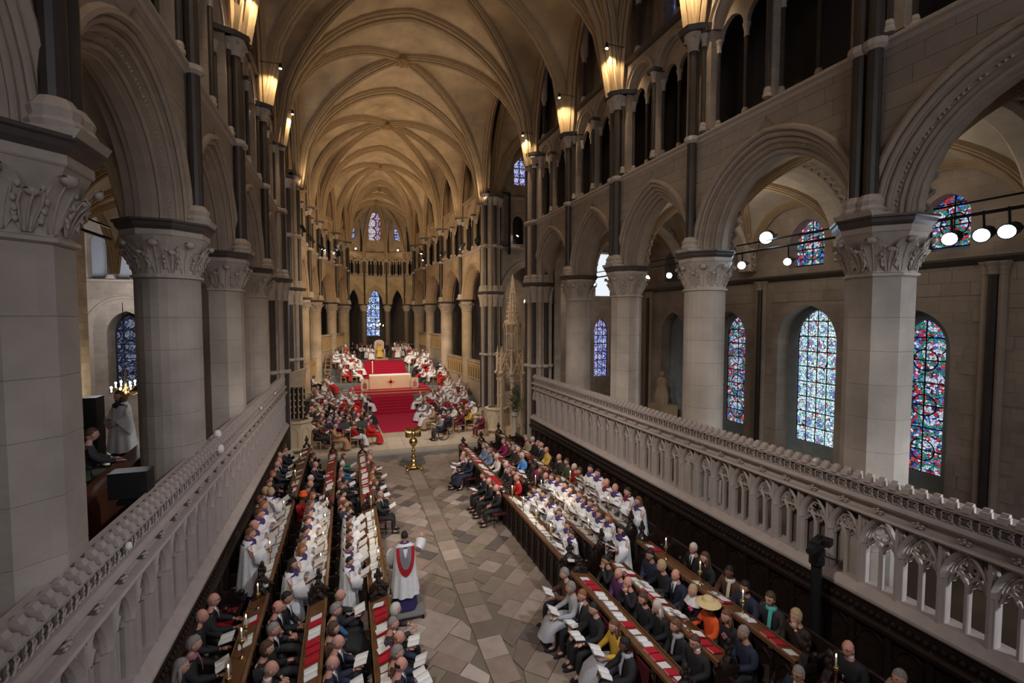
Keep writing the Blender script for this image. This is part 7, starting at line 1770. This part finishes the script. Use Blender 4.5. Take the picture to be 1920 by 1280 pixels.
# spotlights
def spotlight(p, aimp, lens, label, r=.11, bar=True, group='stage lights in the arches'):
    t = empty('spotlight', p); tag(t, label, 'spotlight', group); d = (Vector(aimp) - Vector(p)).normalized(); t.rotation_euler = d.to_track_quat('-Z', 'Y').to_euler()
    mb = MB(); mb.lathe([(r * .8, .32), (r, .26), (r, 0), (r * 1.12, -.02), (r * 1.12, -.06), (r * .98, -.06), (r * .98, .0)], 14, cap=False); mb.lathe([(r * .3, .34), (r * .8, .32), (r * .8, .3)], 10); mb.build('housing', BLACK, t)
    if p[0] > 7 and p[1] < 22.5: v_ = t.rotation_euler.to_matrix().inverted() @ Vector((0, 0, max(.1, 8.66 - p[2]))); mb = MB(); mb.tube([(0, 0, .1), (v_.x, v_.y, v_.z)], .02, 5); mb.build('hanger', IRON, t)
    mb = MB(); mb.lathe([(.001, -.035), (r * .95, -.03), (r * .95, -.02)], 16, cap=False); mb.lathe([(.001, -.036), (r * .95, -.031)], 16, cap=False); mb.build('lens', lens, t)
    mb = MB(); mb.tube([(-r * 1.2, 0, .12), (-r * 1.25, 0, .4), (r * 1.25, 0, .4), (r * 1.2, 0, .12)], .014, 5); mb.build('yoke', IRON, t)
    return t
SPR = [((1437, 445), LENSB, .15, 'brilliant blue white spotlight in the second right arch'), ((1391, 497), LENS, .10, 'violet white spotlight left of the brilliant blue one'), ((1477, 490), LENS, .085, 'smaller spotlight right of the brilliant blue one'),
       ((1213, 521), LENS, .10, 'spotlight beside the third right pier capital'), ((1255, 516), LENS, .09, 'spotlight just left of the second right pier capital'), ((1113, 534), LENS, .10, 'spotlight beside the fourth right pier'), ((1042, 546), LENS, .11, 'spotlight beside the crossing pier capital'), ((986, 565), LENS, .12, 'spotlight hanging in the transept arch'),
       ((1782, 447), LENS, .11, 'left one of three spotlights in the nearest right arch'), ((1842, 440), LENS, .11, 'middle one of three spotlights in the nearest right arch'), ((1890, 433), LENS, .11, 'right one of three spotlights in the nearest right arch')]
for (px_, py_), ln, r, lb in SPR: spotlight(at(px_, py_, X=7.3), (-3.0, 3, 5.2), ln, lb, r * 1.05)
def bar_(x, y0, y1, z, lb):
    mb = MB(); mb.tube([(x, y0, z), (x, y1, z)], .03, 8); mb.tube([(x, y0, z + .22), (x, y1, z + .22)], .02, 6); tag(mb.build('lighting_bar', IRON), lb, 'bar')
bar_(7.3, 1.5, 6.1, 8.62, 'black lighting bar across the nearest right arch'); bar_(7.3, 6.1, 10.7, 8.62, 'black lighting bar across the second right arch'); bar_(7.3, 10.7, 14.6, 8.62, 'black lighting bar across the third right arch'); bar_(7.3, 14.6, 22.5, 8.6, 'black lighting bar across the far right arches'); bar_(-7.3, 6.3, 11, 8.3, 'black tie bar in the left arch between the two nearest piers')
FARS = [((570, 432), -5.2, 'first'), ((583, 449), -5.1, 'second'), ((588, 453), -5.0, 'third'), ((603, 466), -4.9, 'fourth'), ((608, 468), -4.8, 'fifth'), ((629, 481), -3.6, 'sixth'), ((637, 468), -3.4, 'seventh'), ((635, 476), -3.4, 'eighth')]
for (px_, py_), X_, o_ in FARS: spotlight(at(px_, py_, X=X_), (0, 40, 2), LENS, '%s spotlight along the left presbytery gallery counting from the west' % o_, .09)
FARR = [((790, 475), 3.9, 'first'), ((793, 487), 3.9, 'second'), ((826, 477), 4.5, 'third'), ((863, 467), 4.95, 'fourth'), ((867, 463), 4.95, 'fifth'), ((892, 450), 5.2, 'sixth'), ((893, 455), 5.2, 'seventh')]
for (px_, py_), X_, o_ in FARR: spotlight(at(px_, py_, X=X_), (0, 40, 2), LENS, '%s spotlight along the right presbytery gallery counting from the east' % o_, .09)
spotlight(at(971, 441, Y=31.0), (0, 30, 2), LENS, 'spotlight in the dark transept gallery opening', .1)
# clerestory uplighting lamps at the vault springings
def springing_lamp(x, y, s, lb, w_=110):
    t = empty('wall_lamp', (x - s * .75, y - .5, ZSP + 1.35)); tag(t, lb, 'lamp', 'small warm lamps at the vault springings')
    mb = MB(); mb.lathe([(.05, 0), (.055, .12), (.035, .18)], 10); mb.build('housing', BLACK, t); mb = MB(); mb.sphere((0, 0, -.005), .05, 8, 6, 1, 1, .6); mb.build('bulb', BULB, t)
    mb = MB(); mb.tube([(0, 0, .15), (s * .72, 0, .15)], .012, 5); mb.build('arm', IRON, t)
    l = spot('lamp_beam', (x - s * .72, y - .5, ZSP + 1.22), (x - s * .1, y + .1, ZSP - .1), w_, WARM, 110, .9, .03); l.parent = None
for i, y in enumerate(RY[1:]): springing_lamp(5.95, y, 1, '%s small warm lamp at the right vault springings counting from the camera' % ORD[i])
for i, y in enumerate(LY[1:]): springing_lamp(-5.95, y, -1, '%s small warm lamp at the left vault springings counting from the camera' % ORD[i])
for (px_, py_), lb in (((667, 466), 'left'), ((746, 469), 'right')):
    p = at(px_, py_, Y=62.5); mb = MB(); mb.sphere(p, .1, 8, 6); tag(mb.build('lamp', BULB), 'tiny warm lamp high in the apse gallery, %s side' % lb, 'lamp')
# chandeliers
def chandelier(p, r, lb, n=8):
    t = empty('chandelier', p); tag(t, lb, 'chandelier'); mb = MB(); mb.lathe([(.02, .9), (.03, .2), (.1, .05), (.14, -.05), (.05, -.25), (.01, -.32)], 10); mb.build('stem', BRASS, t, True)
    mb = MB(); mb.tube([(0, 0, .9), (0, 0, 3.2)], .012, 5); mb.build('chain', IRON, t)
    for k in range(n):
        a_ = 2 * pi * k / n; c_, s_ = cos(a_), sin(a_); up_ = .18 * (k % 2); rr = r * (1 - .3 * (k % 2))
        mb = MB(); mb.tube([(c_ * .06, s_ * .06, up_), (c_ * rr * .5, s_ * rr * .5, up_ - .12), (c_ * rr, s_ * rr, up_)], .014, 5); mb.lathe([(.04, up_), (.05, up_ + .03)], 8, c_ * rr, s_ * rr); mb.build('arm', BRASS, t)
        mb = MB(); mb.lathe([(.016, up_ + .03), (.016, up_ + .15)], 6, c_ * rr, s_ * rr); mb.sphere((c_ * rr, s_ * rr, up_ + .18), .035, 6, 5, 1, 1, 1.4); mb.build('candle_bulb', BULB, t)
    return t
chandelier(at(236, 735, X=-10.6), .42, 'lit brass chandelier behind the lone chorister in the left aisle')
chandelier(at(707, 612, Y=62), .75, 'lit chandelier hanging in the apse before the blue window')
point('chandelier_glow', at(236, 725, X=-10.3), 60, WARM2, .3)
# wheelchair user and front chair details
wx, wy, wz = solve(740 + 500 / 5.818, 630 + 872 / 5.818)
wc = empty('wheelchair', (wx, wy - .1, .3), pi + .2, 'black wheelchair at the front of the lower right block', 'wheelchair')
for s in (-1, 1):
    mb = MB(); mb.tube([(-.05 + .3 * cos(k * pi / 9), s * .28, .3 + .3 * sin(k * pi / 9)) for k in range(18)], .022, 6, closed=True); mb.build('wheel', BLACK, wc)
    mb = MB(); mb.tube([(.4 + .08 * cos(k * pi / 5), s * .24, .08 + .08 * sin(k * pi / 5)) for k in range(10)], .018, 5, closed=True); mb.build('castor', BLACK, wc)
mb = MB(); mb.box(-.22, -.24, .4, .22, .24, .45); mb.box(-.26, -.24, .45, -.22, .24, .95); mb.tube([(.2, 0, .4), (.45, 0, .12), (.6, 0, .1)], .02, 5); mb.build('seat_frame', BLACK, wc)
person(wx, wy - .1, .3, pi + .2, 'sit', 'read', 'grey', 'char', 'bald', 'hgrey', 'p', 'plain', 1.0, 'balding man in grey seated in the black wheelchair', extra='book')
# stacked wooden chairs at the upper left
for k in range(6):
    p = at(618 - k * .8, 690 + k * 4.2, Z=2.4 - k * .12); o = inst('wooden_chair', WCM, None, (p[0], p[1], floor_z(p[1])), 0); tag(o, 'empty light wooden chair, %s from the throne at the left end of the upper block' % ORD[k], 'chair', 'empty wooden chairs at the upper left')
# small statue and niche figures hinted at in the right aisle
mb = MB(); mb.lathe([(.3, 0), (.35, .4), (.22, .9), (.25, 1.2), (.12, 1.35)], 10); mb.sphere((0, 0, 1.5), .14, 8, 6); tag(mb.build('niche_statue', SP, loc=(11.4, 19.1, 2.6)), 'weathered stone figure in the round headed niche of the right aisle', 'statue')
mb = MB(); mb.box(-.5, -.5, 0, .5, .5, 2.6); tag(mb.build('statue_plinth', SP, loc=(11.45, 19.1, 0)), 'stone plinth under the weathered niche figure', 'plinth')
